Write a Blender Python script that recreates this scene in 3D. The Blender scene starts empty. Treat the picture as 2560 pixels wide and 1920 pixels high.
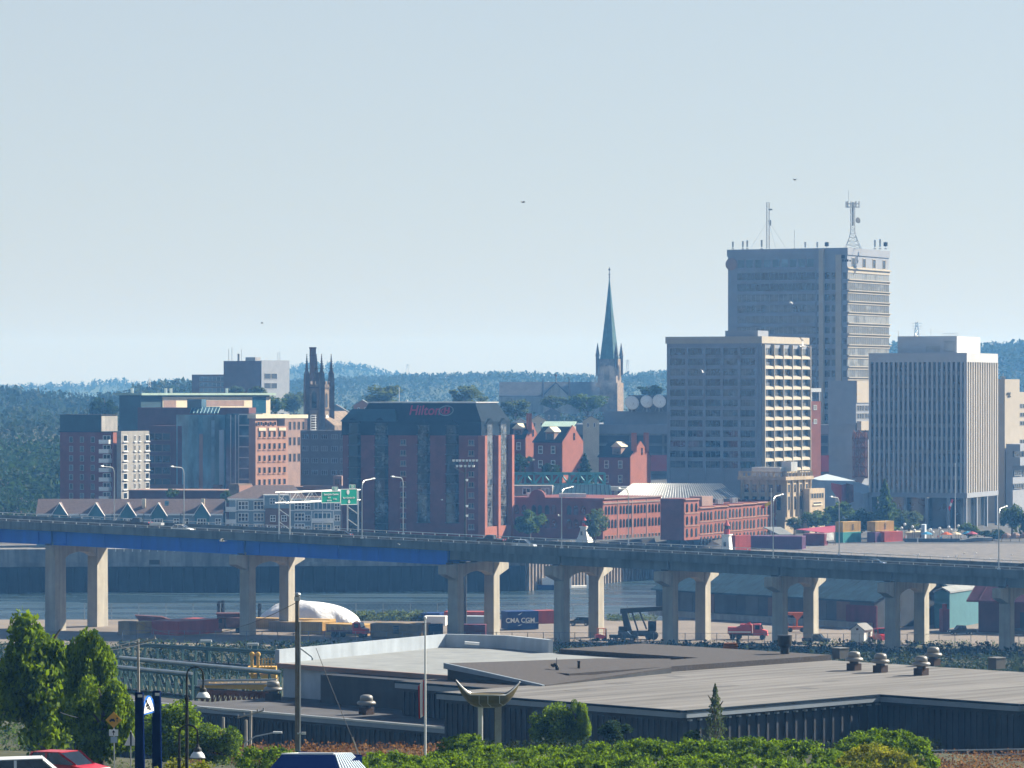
import bpy, math, random
import numpy as np
from mathutils import Vector
R = math.radians
SC = bpy.context.scene
COL = SC.collection
# ------------------------------------------------------------------ camera
FPX, CAMH, HY, CX = 10000.0, 52.0, 980.0, 1280.0      # focal length, horizon row and centre column in photo pixels
cam = bpy.data.cameras.new('camera'); co = bpy.data.objects.new('camera', cam); COL.objects.link(co)
co.location = (0, 0, CAMH); co.rotation_euler = (R(90), 0, 0)
cam.sensor_width = 36.0; cam.lens = FPX / 2560 * 36.0
cam.shift_y = (HY - 960.0) / 2560.0
cam.clip_start = 1.0; cam.clip_end = 40000.0
SC.camera = co
# ------------------------------------------------------------------ sky, sun, exposure
SUN_AZ, SUN_EL = 29.0, 33.0           # azimuth from +X towards +Y (right of and behind the scene), elevation
w = bpy.data.worlds.new('World'); SC.world = w; w.use_nodes = True
nt = w.node_tree
bg = nt.nodes['Background']
sk = nt.nodes.new('ShaderNodeTexSky'); sk.sky_type = 'NISHITA'; sk.sun_disc = False
sk.sun_elevation = R(SUN_EL); sk.sun_rotation = R(90 - SUN_AZ)
sk.altitude = 0; sk.air_density = 1.0; sk.dust_density = 0.3; sk.ozone_density = 1.2
bg.inputs[1].default_value = 0.047
# pale milky layer low over the horizon, fading out upwards
tc = nt.nodes.new('ShaderNodeTexCoord'); sx = nt.nodes.new('ShaderNodeSeparateXYZ'); nt.links.new(tc.outputs['Generated'], sx.inputs[0])
mrw = nt.nodes.new('ShaderNodeMapRange'); mrw.interpolation_type = 'SMOOTHSTEP'; mrw.inputs[1].default_value = 0.06; mrw.inputs[2].default_value = 0.30; mrw.inputs[3].default_value = 0.72; mrw.inputs[4].default_value = 0.0
nt.links.new(sx.outputs[2], mrw.inputs[0]); mxw = nt.nodes.new('ShaderNodeMix'); mxw.data_type = 'RGBA'
nt.links.new(mrw.outputs[0], mxw.inputs[0]); nt.links.new(sk.outputs[0], mxw.inputs[6]); mxw.inputs[7].default_value = (5.15, 5.75, 6.5, 1)
nt.links.new(mxw.outputs[2], bg.inputs[0])
sl = bpy.data.lights.new('sun', 'SUN'); sl.energy = 5.0; sl.angle = R(0.5); sl.color = (1.0, 0.93, 0.80)
so = bpy.data.objects.new('sun', sl); COL.objects.link(so); so.location = (300, 100, 400)
sd = Vector((math.cos(R(SUN_AZ)) * math.cos(R(SUN_EL)), math.sin(R(SUN_AZ)) * math.cos(R(SUN_EL)), math.sin(R(SUN_EL))))
so.rotation_euler = sd.to_track_quat('Z', 'Y').to_euler()
vs = SC.view_settings
SC.display_settings.display_device = 'sRGB'
vs.view_transform = 'Standard'; vs.look = 'None'; vs.exposure = 1.25; vs.gamma = 1.0
SC.cycles.max_bounces = 6; SC.cycles.volume_bounces = 0; SC.cycles.transparent_max_bounces = 8
HAZE = 0.00015
rnd = random.Random(7)

# ------------------------------------------------------------------ helpers
def PX(px, Y): return (px - CX) / FPX * Y
def PZ(py, Y): return CAMH - (py - HY) / FPX * Y
def P(px, py, Y): return Vector((PX(px, Y), Y, PZ(py, Y)))

def mat(name, col, rough=0.85, var=0.18, scale=0.35, metal=0.0, streak=0.0, bump=0.0, spec=0.3, col2=None, stretch=(1, 1, 1), detail=6):
    m = bpy.data.materials.new(name); m.use_nodes = True
    t = m.node_tree; b = t.nodes['Principled BSDF']
    b.inputs['Roughness'].default_value = rough; b.inputs['Metallic'].default_value = metal
    b.inputs['Specular IOR Level'].default_value = spec
    g = t.nodes.new('ShaderNodeNewGeometry'); mp = t.nodes.new('ShaderNodeMapping'); mp.inputs['Scale'].default_value = stretch
    t.links.new(g.outputs['Position'], mp.inputs[0])
    n = t.nodes.new('ShaderNodeTexNoise'); n.inputs['Scale'].default_value = scale; n.inputs['Detail'].default_value = detail
    n.inputs['Roughness'].default_value = 0.65
    t.links.new(mp.outputs[0], n.inputs['Vector'])
    rp = t.nodes.new('ShaderNodeValToRGB')
    a = [c * (1 - var) for c in col]; z = [min(1, c * (1 + var)) for c in (col2 or col)]
    rp.color_ramp.elements[0].position = 0.33; rp.color_ramp.elements[1].position = 0.67
    rp.color_ramp.elements[0].color = (*a, 1); rp.color_ramp.elements[1].color = (*z, 1)
    t.links.new(n.outputs[0], rp.inputs[0]); out = rp.outputs[0]
    if streak:                                          # rain streaks running down the wall
        mp2 = t.nodes.new('ShaderNodeMapping'); mp2.inputs['Scale'].default_value = (1, 1, 0.07)
        t.links.new(g.outputs['Position'], mp2.inputs[0])
        n2 = t.nodes.new('ShaderNodeTexNoise'); n2.inputs['Scale'].default_value = 0.9; n2.inputs['Detail'].default_value = 5
        t.links.new(mp2.outputs[0], n2.inputs['Vector'])
        mr = t.nodes.new('ShaderNodeMapRange'); mr.inputs[1].default_value = 0.35; mr.inputs[2].default_value = 0.65
        mr.inputs[3].default_value = 1 - streak; mr.inputs[4].default_value = 1.0
        t.links.new(n2.outputs[0], mr.inputs[0])
        mx = t.nodes.new('ShaderNodeVectorMath'); mx.operation = 'SCALE'
        t.links.new(out, mx.inputs[0]); t.links.new(mr.outputs[0], mx.inputs['Scale']); out = mx.outputs[0]
    t.links.new(out, b.inputs['Base Color'])
    if bump:
        bn = t.nodes.new('ShaderNodeBump'); bn.inputs['Strength'].default_value = bump; bn.inputs['Distance'].default_value = 0.3
        n3 = t.nodes.new('ShaderNodeTexNoise'); n3.inputs['Scale'].default_value = scale * 6; n3.inputs['Detail'].default_value = 4
        t.links.new(mp.outputs[0], n3.inputs['Vector'])
        t.links.new(n3.outputs[0], bn.inputs['Height']); t.links.new(bn.outputs[0], b.inputs['Normal'])
    return m

def leafmat(name, c1, c2, scale=0.5):
    m = bpy.data.materials.new(name); m.use_nodes = True
    t = m.node_tree; b = t.nodes['Principled BSDF']; b.inputs['Roughness'].default_value = 0.7
    b.inputs['Specular IOR Level'].default_value = 0.15
    g = t.nodes.new('ShaderNodeNewGeometry')
    n = t.nodes.new('ShaderNodeTexNoise'); n.inputs['Scale'].default_value = scale; n.inputs['Detail'].default_value = 3
    t.links.new(g.outputs['Position'], n.inputs['Vector'])
    ad = t.nodes.new('ShaderNodeMath'); ad.operation = 'ADD'
    ri = t.nodes.new('ShaderNodeMath'); ri.operation = 'MULTIPLY_ADD'; ri.inputs[1].default_value = 0.35; ri.inputs[2].default_value = -0.17
    t.links.new(g.outputs['Random Per Island'], ri.inputs[0])
    t.links.new(n.outputs[0], ad.inputs[0]); t.links.new(ri.outputs[0], ad.inputs[1])
    rp = t.nodes.new('ShaderNodeValToRGB'); rp.color_ramp.elements[0].position = 0.3; rp.color_ramp.elements[1].position = 0.72
    rp.color_ramp.elements[0].color = (*c1, 1); rp.color_ramp.elements[1].color = (*c2, 1)
    t.links.new(ad.outputs[0], rp.inputs[0]); t.links.new(rp.outputs[0], b.inputs['Base Color'])
    tr = t.nodes.new('ShaderNodeBsdfTranslucent'); t.links.new(rp.outputs[0], tr.inputs['Color'])
    mx = t.nodes.new('ShaderNodeMixShader'); mx.inputs[0].default_value = 0.5
    t.links.new(b.outputs[0], mx.inputs[1]); t.links.new(tr.outputs[0], mx.inputs[2])
    t.links.new(mx.outputs[0], t.nodes['Material Output'].inputs['Surface'])
    return m

def glassmat(name, col, rough=0.08, blinds=0.0, scale=0.35):
    m = mat(name, col, rough=rough, var=0.5, scale=scale, spec=0.6)
    if blinds:
        t = m.node_tree; rp = [n for n in t.nodes if n.type == 'VALTORGB'][0]
        # each window (an object of its own) gets its own share of drawn blinds
        nz = [n for n in t.nodes if n.type == 'TEX_NOISE'][0]; oi = t.nodes.new('ShaderNodeObjectInfo'); ma = t.nodes.new('ShaderNodeMath'); ma.operation = 'MULTIPLY_ADD'; ma.inputs[1].default_value = 0.34; ma.inputs[2].default_value = -0.17
        t.links.new(oi.outputs['Random'], ma.inputs[0]); ad = t.nodes.new('ShaderNodeMath'); ad.operation = 'ADD'; t.links.new(nz.outputs[0], ad.inputs[0]); t.links.new(ma.outputs[0], ad.inputs[1]); t.links.new(ad.outputs[0], rp.inputs[0])
        rp.color_ramp.elements[0].position = 0.52; rp.color_ramp.elements[1].position = 0.66
        rp.color_ramp.elements[1].color = (*[c + blinds for c in col], 1)
    return m

class MB:
    def __init__(s): s.v = []; s.f = []; s.m = []
    def poly(s, pts, mi=0):
        i = len(s.v); s.v += [tuple(p) for p in pts]; s.f.append(tuple(range(i, i + len(pts)))); s.m.append(mi); return s
    def box(s, o, a, b, c, mi=0):
        o, a, b, c = Vector(o), Vector(a), Vector(b), Vector(c)
        if a.cross(b).dot(c) < 0: a, b = b, a
        i = len(s.v); s.v += [tuple(p) for p in (o, o + a, o + a + b, o + b, o + c, o + a + c, o + a + b + c, o + b + c)]
        for q in ((0, 3, 2, 1), (4, 5, 6, 7), (0, 1, 5, 4), (1, 2, 6, 5), (2, 3, 7, 6), (3, 0, 4, 7)):
            s.f.append(tuple(i + k for k in q)); s.m.append(mi)
        return s
    def cbox(s, c, sx, sy, sz, rz=0.0, mi=0):          # c = centre of the bottom
        u = Vector((math.cos(rz), math.sin(rz), 0)); v = Vector((-math.sin(rz), math.cos(rz), 0))
        return s.box(Vector(c) - u * sx / 2 - v * sy / 2, u * sx, v * sy, Vector((0, 0, sz)), mi)
    def prism(s, pts, z0, z1, mi=0, tmi=None):         # pts counter-clockwise (x, y); z1 may be a list
        n = len(pts); i = len(s.v); zt = z1 if isinstance(z1, (list, tuple)) else [z1] * n
        s.v += [(p[0], p[1], z0) for p in pts] + [(p[0], p[1], zt[k]) for k, p in enumerate(pts)]
        s.f.append(tuple(i + k for k in range(n - 1, -1, -1))); s.m.append(mi)
        s.f.append(tuple(i + n + k for k in range(n))); s.m.append(mi if tmi is None else tmi)
        for k in range(n):
            j = (k + 1) % n; s.f.append((i + k, i + j, i + n + j, i + n + k)); s.m.append(mi)
        return s
    def loft(s, rings, mi=0, cap=True):                # list of equally long point rings
        n = len(rings[0]); i = len(s.v)
        for r in rings: s.v += [tuple(p) for p in r]
        for k in range(len(rings) - 1):
            for j in range(n):
                q = (j + 1) % n
                s.f.append((i + k * n + j, i + k * n + q, i + (k + 1) * n + q, i + (k + 1) * n + j)); s.m.append(mi)
        if cap:
            s.f.append(tuple(i + j for j in range(n - 1, -1, -1))); s.m.append(mi)
            e = i + (len(rings) - 1) * n; s.f.append(tuple(e + j for j in range(n))); s.m.append(mi)
        return s
    def tube(s, a, b, r0, r1=None, n=6, mi=0):
        a, b = Vector(a), Vector(b); r1 = r0 if r1 is None else r1; d = (b - a).normalized()
        u = d.cross(Vector((0, 0, 1)) if abs(d.z) < 0.95 else Vector((1, 0, 0))).normalized(); v = d.cross(u)
        A = [2 * math.pi * k / n for k in range(n)]
        return s.loft([[a + (u * math.cos(t) + v * math.sin(t)) * r0 for t in A], [b + (u * math.cos(t) + v * math.sin(t)) * r1 for t in A]], mi)
    def path(s, pts, r, n=6, mi=0):
        for k in range(len(pts) - 1):
            ra, rb = (r, r) if not isinstance(r, (list, tuple)) else (r[k], r[k + 1])
            s.tube(pts[k], pts[k + 1], ra, rb, n, mi)
        return s
    def lathe(s, c, prof, n=12, mi=0):
        c = Vector(c)
        return s.loft([[c + Vector((r * math.cos(2 * math.pi * k / n), r * math.sin(2 * math.pi * k / n), z)) for k in range(n)] for r, z in prof], mi)
    def ball(s, c, r, n=8, mi=0, sz=1.0):
        return s.lathe(c, [(max(0.001, r * math.sin(math.pi * k / 6)), -r * sz * math.cos(math.pi * k / 6)) for k in range(7)], n, mi)
    def mesh(s, name, mats, off=(0, 0, 0), smooth=False):
        me = bpy.data.meshes.new(name)
        o = Vector(off)
        me.from_pydata([tuple(Vector(p) - o) for p in s.v], [], s.f)
        for m in (mats if isinstance(mats, (list, tuple)) else [mats]): me.materials.append(m)
        me.polygons.foreach_set('material_index', s.m)
        if smooth: me.polygons.foreach_set('use_smooth', [True] * len(s.f))
        me.update(); return me
    def build(s, name, mats, parent=None, smooth=False, base=None):
        off = Vector(base) if base is not None else (wloc(parent) if parent is not None else Vector((0, 0, 0)))
        o = bpy.data.objects.new(name, s.mesh(name, mats, off, smooth)); COL.objects.link(o)
        if parent is not None: o.parent = parent
        if base is not None: o.location = off if parent is None else off - wloc(parent)
        return o

def wloc(o):
    v = Vector((0, 0, 0))
    while o is not None: v += o.location; o = o.parent
    return v
def tag(o, label, cat, group=None, kind=None):
    if label: o['label'] = label
    if cat: o['category'] = cat
    if group: o['group'] = group
    if kind: o['kind'] = kind
    return o
def thing(name, label, cat, loc, group=None, rz=0.0):
    o = bpy.data.objects.new(name, None); COL.objects.link(o); o.location = loc; o.rotation_euler = (0, 0, rz)
    o.empty_display_size = 0.5
    return tag(o, label, cat, group)
def child(name, me, parent, loc=(0, 0, 0), rz=0.0, scale=None):
    o = bpy.data.objects.new(name, me); COL.objects.link(o); o.parent = parent; o.location = loc; o.rotation_euler = (0, 0, rz)
    if scale is not None: o.scale = scale
    return o
def copy_tree(o, parent=None):
    c = o.copy(); COL.objects.link(c); c.parent = parent
    for ch in list(o.children): copy_tree(ch, c)
    return c
def struct(o): o['kind'] = 'structure'; return o

def winmesh(w_, h_, glass, frame=None, fw=0.14, cols=1, rows=1, sill=0.0, deep=0.10):
    b = MB()
    b.box((-w_ / 2, -0.04, 0), (w_, 0, 0), (0, 0.05, 0), (0, 0, h_), 0)
    if frame is not None:
        for x in [k * w_ / cols for k in range(cols + 1)]:
            xx = min(max(x - w_ / 2, -w_ / 2 + fw / 2), w_ / 2 - fw / 2)
            b.box((xx - fw / 2, -deep, 0), (fw, 0, 0), (0, deep, 0), (0, 0, h_), 1)
        for z in [k * h_ / rows for k in range(rows + 1)]:
            zz = min(max(z, fw / 2), h_ - fw / 2)
            b.box((-w_ / 2 + fw, -deep + 0.02, zz - fw / 2), (w_ - 2 * fw, 0, 0), (0, deep - 0.03, 0), (0, 0, fw), 1)
        if sill: b.box((-w_ / 2 - 0.15, -deep - sill, -0.25), (w_ + 0.3, 0, 0), (0, deep + sill, 0), (0, 0, 0.24), 1)
    return b.mesh('window', [glass, frame or glass])

class Bld:
    """A rectangular block: near vertical corner at column pxc and distance Y, turned so that its left face runs to
    column pxl and its right face to column pxr; a = angle of the left face from the picture plane."""
    def __init__(s, name, label, cat, pxc, Y, a, pxl, pxr, z0, group=None, LL=None, LR=None):
        s.Y = Y; s.a = R(a); s.C = Vector((PX(pxc, Y), Y, 0))
        s.dl = Vector((-math.cos(s.a), math.sin(s.a), 0)); s.dr = Vector((math.sin(s.a), math.cos(s.a), 0))
        s.nl = Vector((-math.sin(s.a), -math.cos(s.a), 0)); s.nr = Vector((math.cos(s.a), -math.sin(s.a), 0))
        s.LL = LL if LL else s.tl(pxl); s.LR = LR if LR else s.tr(pxr); s.z0 = z0
        s.root = thing(name, label, cat, (s.C.x, s.C.y, z0), group) if name else None
    def _t(s, px, d):
        u = (px - CX) / FPX; return (u * s.C.y - s.C.x) / (d.x - u * d.y)
    def tl(s, px): return s._t(px, s.dl)
    def tr(s, px): return s._t(px, s.dr)
    def z(s, py): return PZ(py, s.Y)
    def pt(s, t, r, z): return s.C + s.dl * t + s.dr * r + Vector((0, 0, z))
    def box(s, z0, z1, t0=0, t1=None, r0=0, r1=None, mb=None, mi=0, g=0.0):
        t1 = s.LL if t1 is None else t1; r1 = s.LR if r1 is None else r1; mb = mb or MB()
        return mb.box(s.pt(t0 - g, r0 - g, z0), s.dl * (t1 - t0 + 2 * g), s.dr * (r1 - r0 + 2 * g), Vector((0, 0, z1 - z0)), mi)
    def part(s, name, m, mb): return mb.build(name, m, s.root)
    def win(s, side, me, pos, zs, name='window', eps=0.0):
        """copies of one window mesh on a face: pos = distances of centres from the corner"""
        for z in zs:
            for t in pos:
                if side == 'L': p = s.C + s.dl * t + s.nl * eps; rz = -s.a
                else: p = s.C + s.dr * t + s.nr * eps; rz = math.pi / 2 - s.a
                child(name, me, s.root, (p.x - s.C.x, p.y - s.C.y, z - s.z0), rz)
    def grid(s, L0, L1, n): return [L0 + (k + 0.5) * (L1 - L0) / n for k in range(n)]

def text_mesh(txt, size, extrude=0.02, bold=0.0, m=None):
    c = bpy.data.curves.new('lettering', 'FONT'); c.body = txt; c.size = size; c.extrude = extrude; c.offset = bold
    c.align_x = 'CENTER'; c.align_y = 'CENTER'
    o = bpy.data.objects.new('lettering', c); COL.objects.link(o)
    bpy.context.view_layer.update()
    me = bpy.data.meshes.new_from_object(o.evaluated_get(bpy.context.evaluated_depsgraph_get()))
    bpy.data.objects.remove(o); bpy.data.curves.remove(c)
    me.materials.clear(); me.materials.append(m); me.name = 'lettering'
    return me
def letter(txt, size, m, parent, p, rz, name='lettering', tilt=0.0, bold=0.0, sx=1.0):
    o = child(name, text_mesh(txt, size, 0.02, bold, m), parent, Vector(p) - wloc(parent))
    o.rotation_euler = (R(90) - tilt, 0, rz); o.scale = (sx, 1, 1); return o

# ------------------------------------------------------------------ materials
M = {}
def dm(k, *a, **kw): M[k] = mat(k, *a, **kw)
dm('concrete', (0.37, 0.345, 0.29), streak=0.25, var=0.12, bump=0.15)
dm('concrete_grey', (0.33, 0.32, 0.30), streak=0.25, var=0.14)
dm('concrete_dark', (0.20, 0.195, 0.19), streak=0.3, var=0.2)
dm('deck_concrete', (0.15, 0.19, 0.205), streak=0.4, var=0.15, scale=0.2)
dm('tower_stone', (0.23, 0.25, 0.29), var=0.08)
dm('tower_cream', (0.38, 0.34, 0.275), var=0.08)  # sunlit tone of the tower concrete put into the colour of the trims
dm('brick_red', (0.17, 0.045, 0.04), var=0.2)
dm('brick_lit', (0.27, 0.088, 0.055), var=0.15)  # sunlit copy of the red brick: sunlight put into the colour of sun-facing walls
dm('brick_dark', (0.11, 0.04, 0.04), var=0.2)
dm('brick_pink', (0.33, 0.18, 0.13), var=0.12)
dm('brick_brown', (0.17, 0.10, 0.08), var=0.15)
dm('brick_mauve', (0.27, 0.18, 0.15), var=0.15)
dm('stone_cream', (0.45, 0.36, 0.25), var=0.15, streak=0.2)
dm('stone_brown', (0.20, 0.15, 0.11), var=0.35, scale=0.6)
dm('stone_dark', (0.10, 0.08, 0.07), var=0.3)
dm('slate', (0.012, 0.022, 0.034), rough=0.85, var=0.25, spec=0.05)
dm('slate_teal', (0.015, 0.05, 0.07), rough=0.5, var=0.2)
dm('slate_grey', (0.15, 0.15, 0.155), rough=0.6, var=0.2)
dm('shingle', (0.14, 0.105, 0.10), var=0.2, scale=1.5)
dm('copper', (0.05, 0.13, 0.14), rough=0.6, var=0.25)
dm('copper_pale', (0.30, 0.42, 0.36), rough=0.6, var=0.15)
dm('cream', (0.62, 0.54, 0.40), var=0.1)
dm('white', (0.78, 0.78, 0.76), rough=0.6, var=0.06)
dm('white_metal', (0.72, 0.73, 0.72), rough=0.4, var=0.08)
dm('galv', (0.50, 0.51, 0.51), rough=0.4, metal=0.5, var=0.15)
dm('grey_metal', (0.30, 0.31, 0.32), rough=0.45, metal=0.3, var=0.2)
dm('dark_metal', (0.045, 0.05, 0.055), rough=0.5, var=0.25)
dm('black', (0.015, 0.016, 0.018), rough=0.5, var=0.2)
dm('rust', (0.20, 0.075, 0.04), var=0.4, scale=0.8)
dm('teal_steel', (0.06, 0.25, 0.28), rough=0.5, var=0.15)
dm('green_steel', (0.03, 0.085, 0.085), rough=0.5, var=0.2)
dm('bridge_blue', (0.008, 0.13, 0.58), rough=0.5, var=0.12, scale=0.15, streak=0.15)
dm('sign_green', (0.0, 0.33, 0.22), rough=0.4, var=0.05)
dm('yellow_paint', (0.55, 0.32, 0.06), rough=0.5, var=0.15)
dm('yellow_box', (0.52, 0.33, 0.10), rough=0.6, var=0.15, streak=0.2)
dm('teal_box', (0.08, 0.36, 0.34), rough=0.6, var=0.15, streak=0.2)
dm('red_box', (0.42, 0.07, 0.06), rough=0.6, var=0.15, streak=0.2)
dm('maroon_box', (0.17, 0.03, 0.05), rough=0.6, var=0.2, streak=0.2)
dm('purple_box', (0.12, 0.05, 0.12), rough=0.6, var=0.2)
dm('blue_box', (0.015, 0.05, 0.20), rough=0.5, var=0.15)
dm('orange_paint', (0.55, 0.12, 0.03), rough=0.45, var=0.1)
dm('red_paint', (0.50, 0.02, 0.03), rough=0.3, var=0.05, spec=0.5)
dm('red_panel', (0.45, 0.06, 0.07), rough=0.6, var=0.08)
dm('grey_blue_siding', (0.19, 0.26, 0.31), var=0.12, scale=0.8)
dm('teal_siding', (0.05, 0.15, 0.18), var=0.12, scale=0.5)
dm('pale_blue', (0.36, 0.44, 0.52), var=0.08)
dm('dark_grey_wall', (0.10, 0.105, 0.11), var=0.15)
dm('roof_pale', (0.23, 0.245, 0.25), var=0.14, scale=0.4, rough=0.9)
dm('roof_gravel', (0.062, 0.056, 0.056), var=0.25, scale=5.0, rough=0.95, detail=3)
dm('roof_band', (0.155, 0.15, 0.145), var=0.42, scale=0.32, rough=0.95, stretch=(1, 1.0, 1))
dm('metal_wall', (0.05, 0.056, 0.066), rough=0.6, var=0.2, streak=0.35)
dm('metal_trim', (0.22, 0.26, 0.30), rough=0.5, var=0.12)
dm('wall_blue', (0.40, 0.45, 0.50), var=0.12, streak=0.2)
dm("asphalt", (0.07, 0.07, 0.075), var=0.2)
dm('gravel', (0.15, 0.14, 0.135), var=0.35, scale=0.5, bump=0.3)
dm('yard', (0.19, 0.16, 0.135), var=0.2, scale=0.08)
dm('wood_pole', (0.17, 0.15, 0.125), var=0.25, scale=2.0)
dm('wood_grey', (0.33, 0.30, 0.26), var=0.2, scale=2.0)
dm('tarp', (0.72, 0.73, 0.76), rough=0.55, var=0.08, bump=0.5, scale=0.25)
dm('soil', (0.10, 0.08, 0.055), var=0.4, scale=0.3)
dm('chain', (0.16, 0.17, 0.18), rough=0.6)
dm('tyre', (0.02, 0.02, 0.02), rough=0.8)
dm('pile', (0.016, 0.02, 0.028), var=0.5, scale=0.25, streak=0.5)
dm('quay', (0.25, 0.25, 0.25), var=0.35, scale=0.12, streak=0.4)
dm('sheet_pile', (0.24, 0.20, 0.17), var=0.3, streak=0.4)
dm('rock', (0.30, 0.30, 0.31), var=0.4, scale=0.4)
dm('pink_red', (0.32, 0.05, 0.09), rough=0.7, var=0.1)
dm('flag_red', (0.60, 0.015, 0.03), rough=0.8, var=0.05)
dm('flag_yellow', (0.75, 0.50, 0.02), rough=0.8, var=0.05)
dm('navy', (0.003, 0.009, 0.045), rough=0.85, var=0.1, spec=0.0)
dm('hull', (0.12, 0.10, 0.05), rough=0.4, var=0.25, scale=2)
dm('mustard', (0.60, 0.30, 0.02), rough=0.5, var=0.06)
dm('skin', (0.45, 0.28, 0.20)); dm('cloth_dark', (0.05, 0.06, 0.10)); dm('cloth_red', (0.4, 0.05, 0.05)); dm('cloth_white', (0.6, 0.6, 0.6))
dm('feather', (0.70, 0.68, 0.66), rough=0.8, var=0.1); dm('feather_grey', (0.16, 0.16, 0.18), rough=0.8)
dm('umbrella_blue', (0.03, 0.25, 0.45)); dm('car_silver', (0.42, 0.46, 0.50), rough=0.25, spec=0.6, metal=0.4, var=0.03)
dm('car_white', (0.75, 0.76, 0.76), rough=0.25, spec=0.6, var=0.03); dm('car_dark', (0.02, 0.025, 0.035), rough=0.2, spec=0.6, var=0.05)
dm('car_blue', (0.10, 0.16, 0.24), rough=0.25, spec=0.6, var=0.03)
dm('logo_red', (0.45, 0.03, 0.09), rough=0.5, var=0.05); dm('logo_dark', (0.04, 0.045, 0.055))
dm('fin_stone', (0.40, 0.41, 0.43), var=0.06); dm('fin_lit', (0.56, 0.52, 0.46), var=0.06); dm('vent_metal', (0.24, 0.23, 0.21), rough=0.45, metal=0.2, var=0.15); dm('curb_dark', (0.05, 0.032, 0.028), var=0.3)  # fin_lit: sunlight on the right-hand fins put into the colour
dm('low_roof', (0.075, 0.075, 0.08), var=0.3, scale=0.3); dm('roof_seam', (0.11, 0.107, 0.104)); dm('beige', (0.37, 0.33, 0.275), var=0.06)  # low_roof: darkened, with the taller block's shade put into the colour
dm('curtain', (0.35, 0.36, 0.36), var=0.3, scale=0.8)
M['glass'] = glassmat('glass', (0.015, 0.022, 0.03))
M['glass_blinds'] = glassmat('glass_blinds', (0.022, 0.032, 0.042), blinds=0.10, scale=0.5)
M['glass_grey'] = glassmat('glass_grey', (0.16, 0.17, 0.17), rough=0.2, blinds=0.06, scale=0.2)
M['glass_blue'] = glassmat('glass_blue', (0.03, 0.14, 0.22), blinds=0.10, scale=0.15)
M['glass_green'] = glassmat('glass_green', (0.015, 0.04, 0.045), blinds=0.12, scale=0.4); M['glass_teal'] = mat('glass_teal', (0.015, 0.075, 0.11), rough=0.08, var=0.3, scale=0.16, spec=0.6, col2=(0.13, 0.30, 0.38), stretch=(1, 1, 0.35))  # glass_teal: pale blotches put sky reflections into the colour
M['leaf_far'] = leafmat('leaf_far', (0.02, 0.04, 0.026), (0.038, 0.06, 0.034), 0.02)
M['leaf_dark'] = leafmat('leaf_dark', (0.010, 0.028, 0.010), (0.04, 0.08, 0.02), 0.25)
M['leaf_mid'] = leafmat('leaf_mid', (0.025, 0.055, 0.012), (0.11, 0.17, 0.03), 0.3)
M['leaf_pale'] = leafmat('leaf_pale', (0.05, 0.08, 0.03), (0.13, 0.17, 0.06), 0.3)
M['leaf_bright'] = leafmat('leaf_bright', (0.04, 0.085, 0.005), (0.23, 0.34, 0.012), 0.9)
M['leaf_hedge'] = leafmat('leaf_hedge', (0.035, 0.08, 0.004), (0.22, 0.34, 0.01), 1.4)
M['leaf_yellow'] = leafmat('leaf_yellow', (0.09, 0.13, 0.01), (0.34, 0.33, 0.02), 1.0)
M['leaf_dry'] = leafmat('leaf_dry', (0.10, 0.04, 0.02), (0.24, 0.13, 0.05), 0.8)
M['leaf_brush'] = leafmat('leaf_brush', (0.010, 0.022, 0.010), (0.035, 0.05, 0.018), 0.15)
def roofband():
    # rolled roofing: long weathered bands that run along the building's second axis
    m = M['roof_band']; t = m.node_tree; nz = [n for n in t.nodes if n.type == 'TEX_NOISE'][0]; g = [n for n in t.nodes if n.type == 'NEW_GEOMETRY'][0]
    cb = t.nodes.new('ShaderNodeCombineXYZ')
    for i, v in enumerate(((0.53, -0.53, 0), (0.028, 0.028, 0))):
        d = t.nodes.new('ShaderNodeVectorMath'); d.operation = 'DOT_PRODUCT'; d.inputs[1].default_value = v; t.links.new(g.outputs['Position'], d.inputs[0]); t.links.new(d.outputs['Value'], cb.inputs[i])
    t.links.new(cb.outputs[0], nz.inputs['Vector']); nz.inputs['Scale'].default_value = 1.0; nz.inputs['Detail'].default_value = 8
roofband()
M['bark'] = mat('bark', (0.09, 0.07, 0.05), var=0.3, scale=2)
# ================================================================== terrain, water, hills
PROF = [(-200, 46), (60, 43), (150, 35.5), (192, 33.3), (215, 30.8), (250, 28.6), (272, 27.4), (290, 23.5), (303, 20), (345, 19), (420, 16.5), (560, 11), (680, 4.5), (735, 4), (845, 4)]
def prof(y):
    for (a, za), (b, zb) in zip(PROF, PROF[1:]):
        if y <= b: return za + (zb - za) * max(0, (y - a)) / (b - a)
    return 4.0
def sm(t): t = min(1, max(0, t)); return t * t * (3 - 2 * t)
def city(y):
    pts = [(1000, 11), (1180, 11), (1260, 17), (1400, 24), (1700, 34), (1950, 36), (2300, 24), (3000, 20), (40000, 20)]
    for (a, za), (b, zb) in zip(pts, pts[1:]):
        if y <= b: return za + (zb - za) * max(0, (y - a)) / (b - a)
    return 20
def gz(x, y):
    if y < 845: z = prof(y)
    else:
        xs = 27 + (y - 845) * 0.035                     # water's edge at the head of the slip
        land = 4 + 7 * sm((y - 884) / 22)
        wet = -5.0
        k = sm((x - xs) / 22)
        z = wet + (land - wet) * k
        if k < 0.02: z = 4 - 9 * sm((y - 845) / 14)
    qy = 1016 + 30 * (x + 420) / 423.45 if x < 3.45 else 1046.2 + (x - 3.45) * 1.965
    if y > qy + 4: z = max(z, city(y))
    return z
xs_ = sorted(set([-2600, -1800, -1200, -800, -560, -400, -300, -240] + list(np.arange(-200, 201, 4)) + [240, 300, 400, 560, 800, 1200, 1800, 2600]))
ys_ = sorted(set(list(np.arange(-60, 1200, 6)) + list(np.arange(1008, 1130, 3.0)) + list(np.arange(1200, 3000, 60)) + [3000, 4000, 5800]))
gv = []
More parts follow.
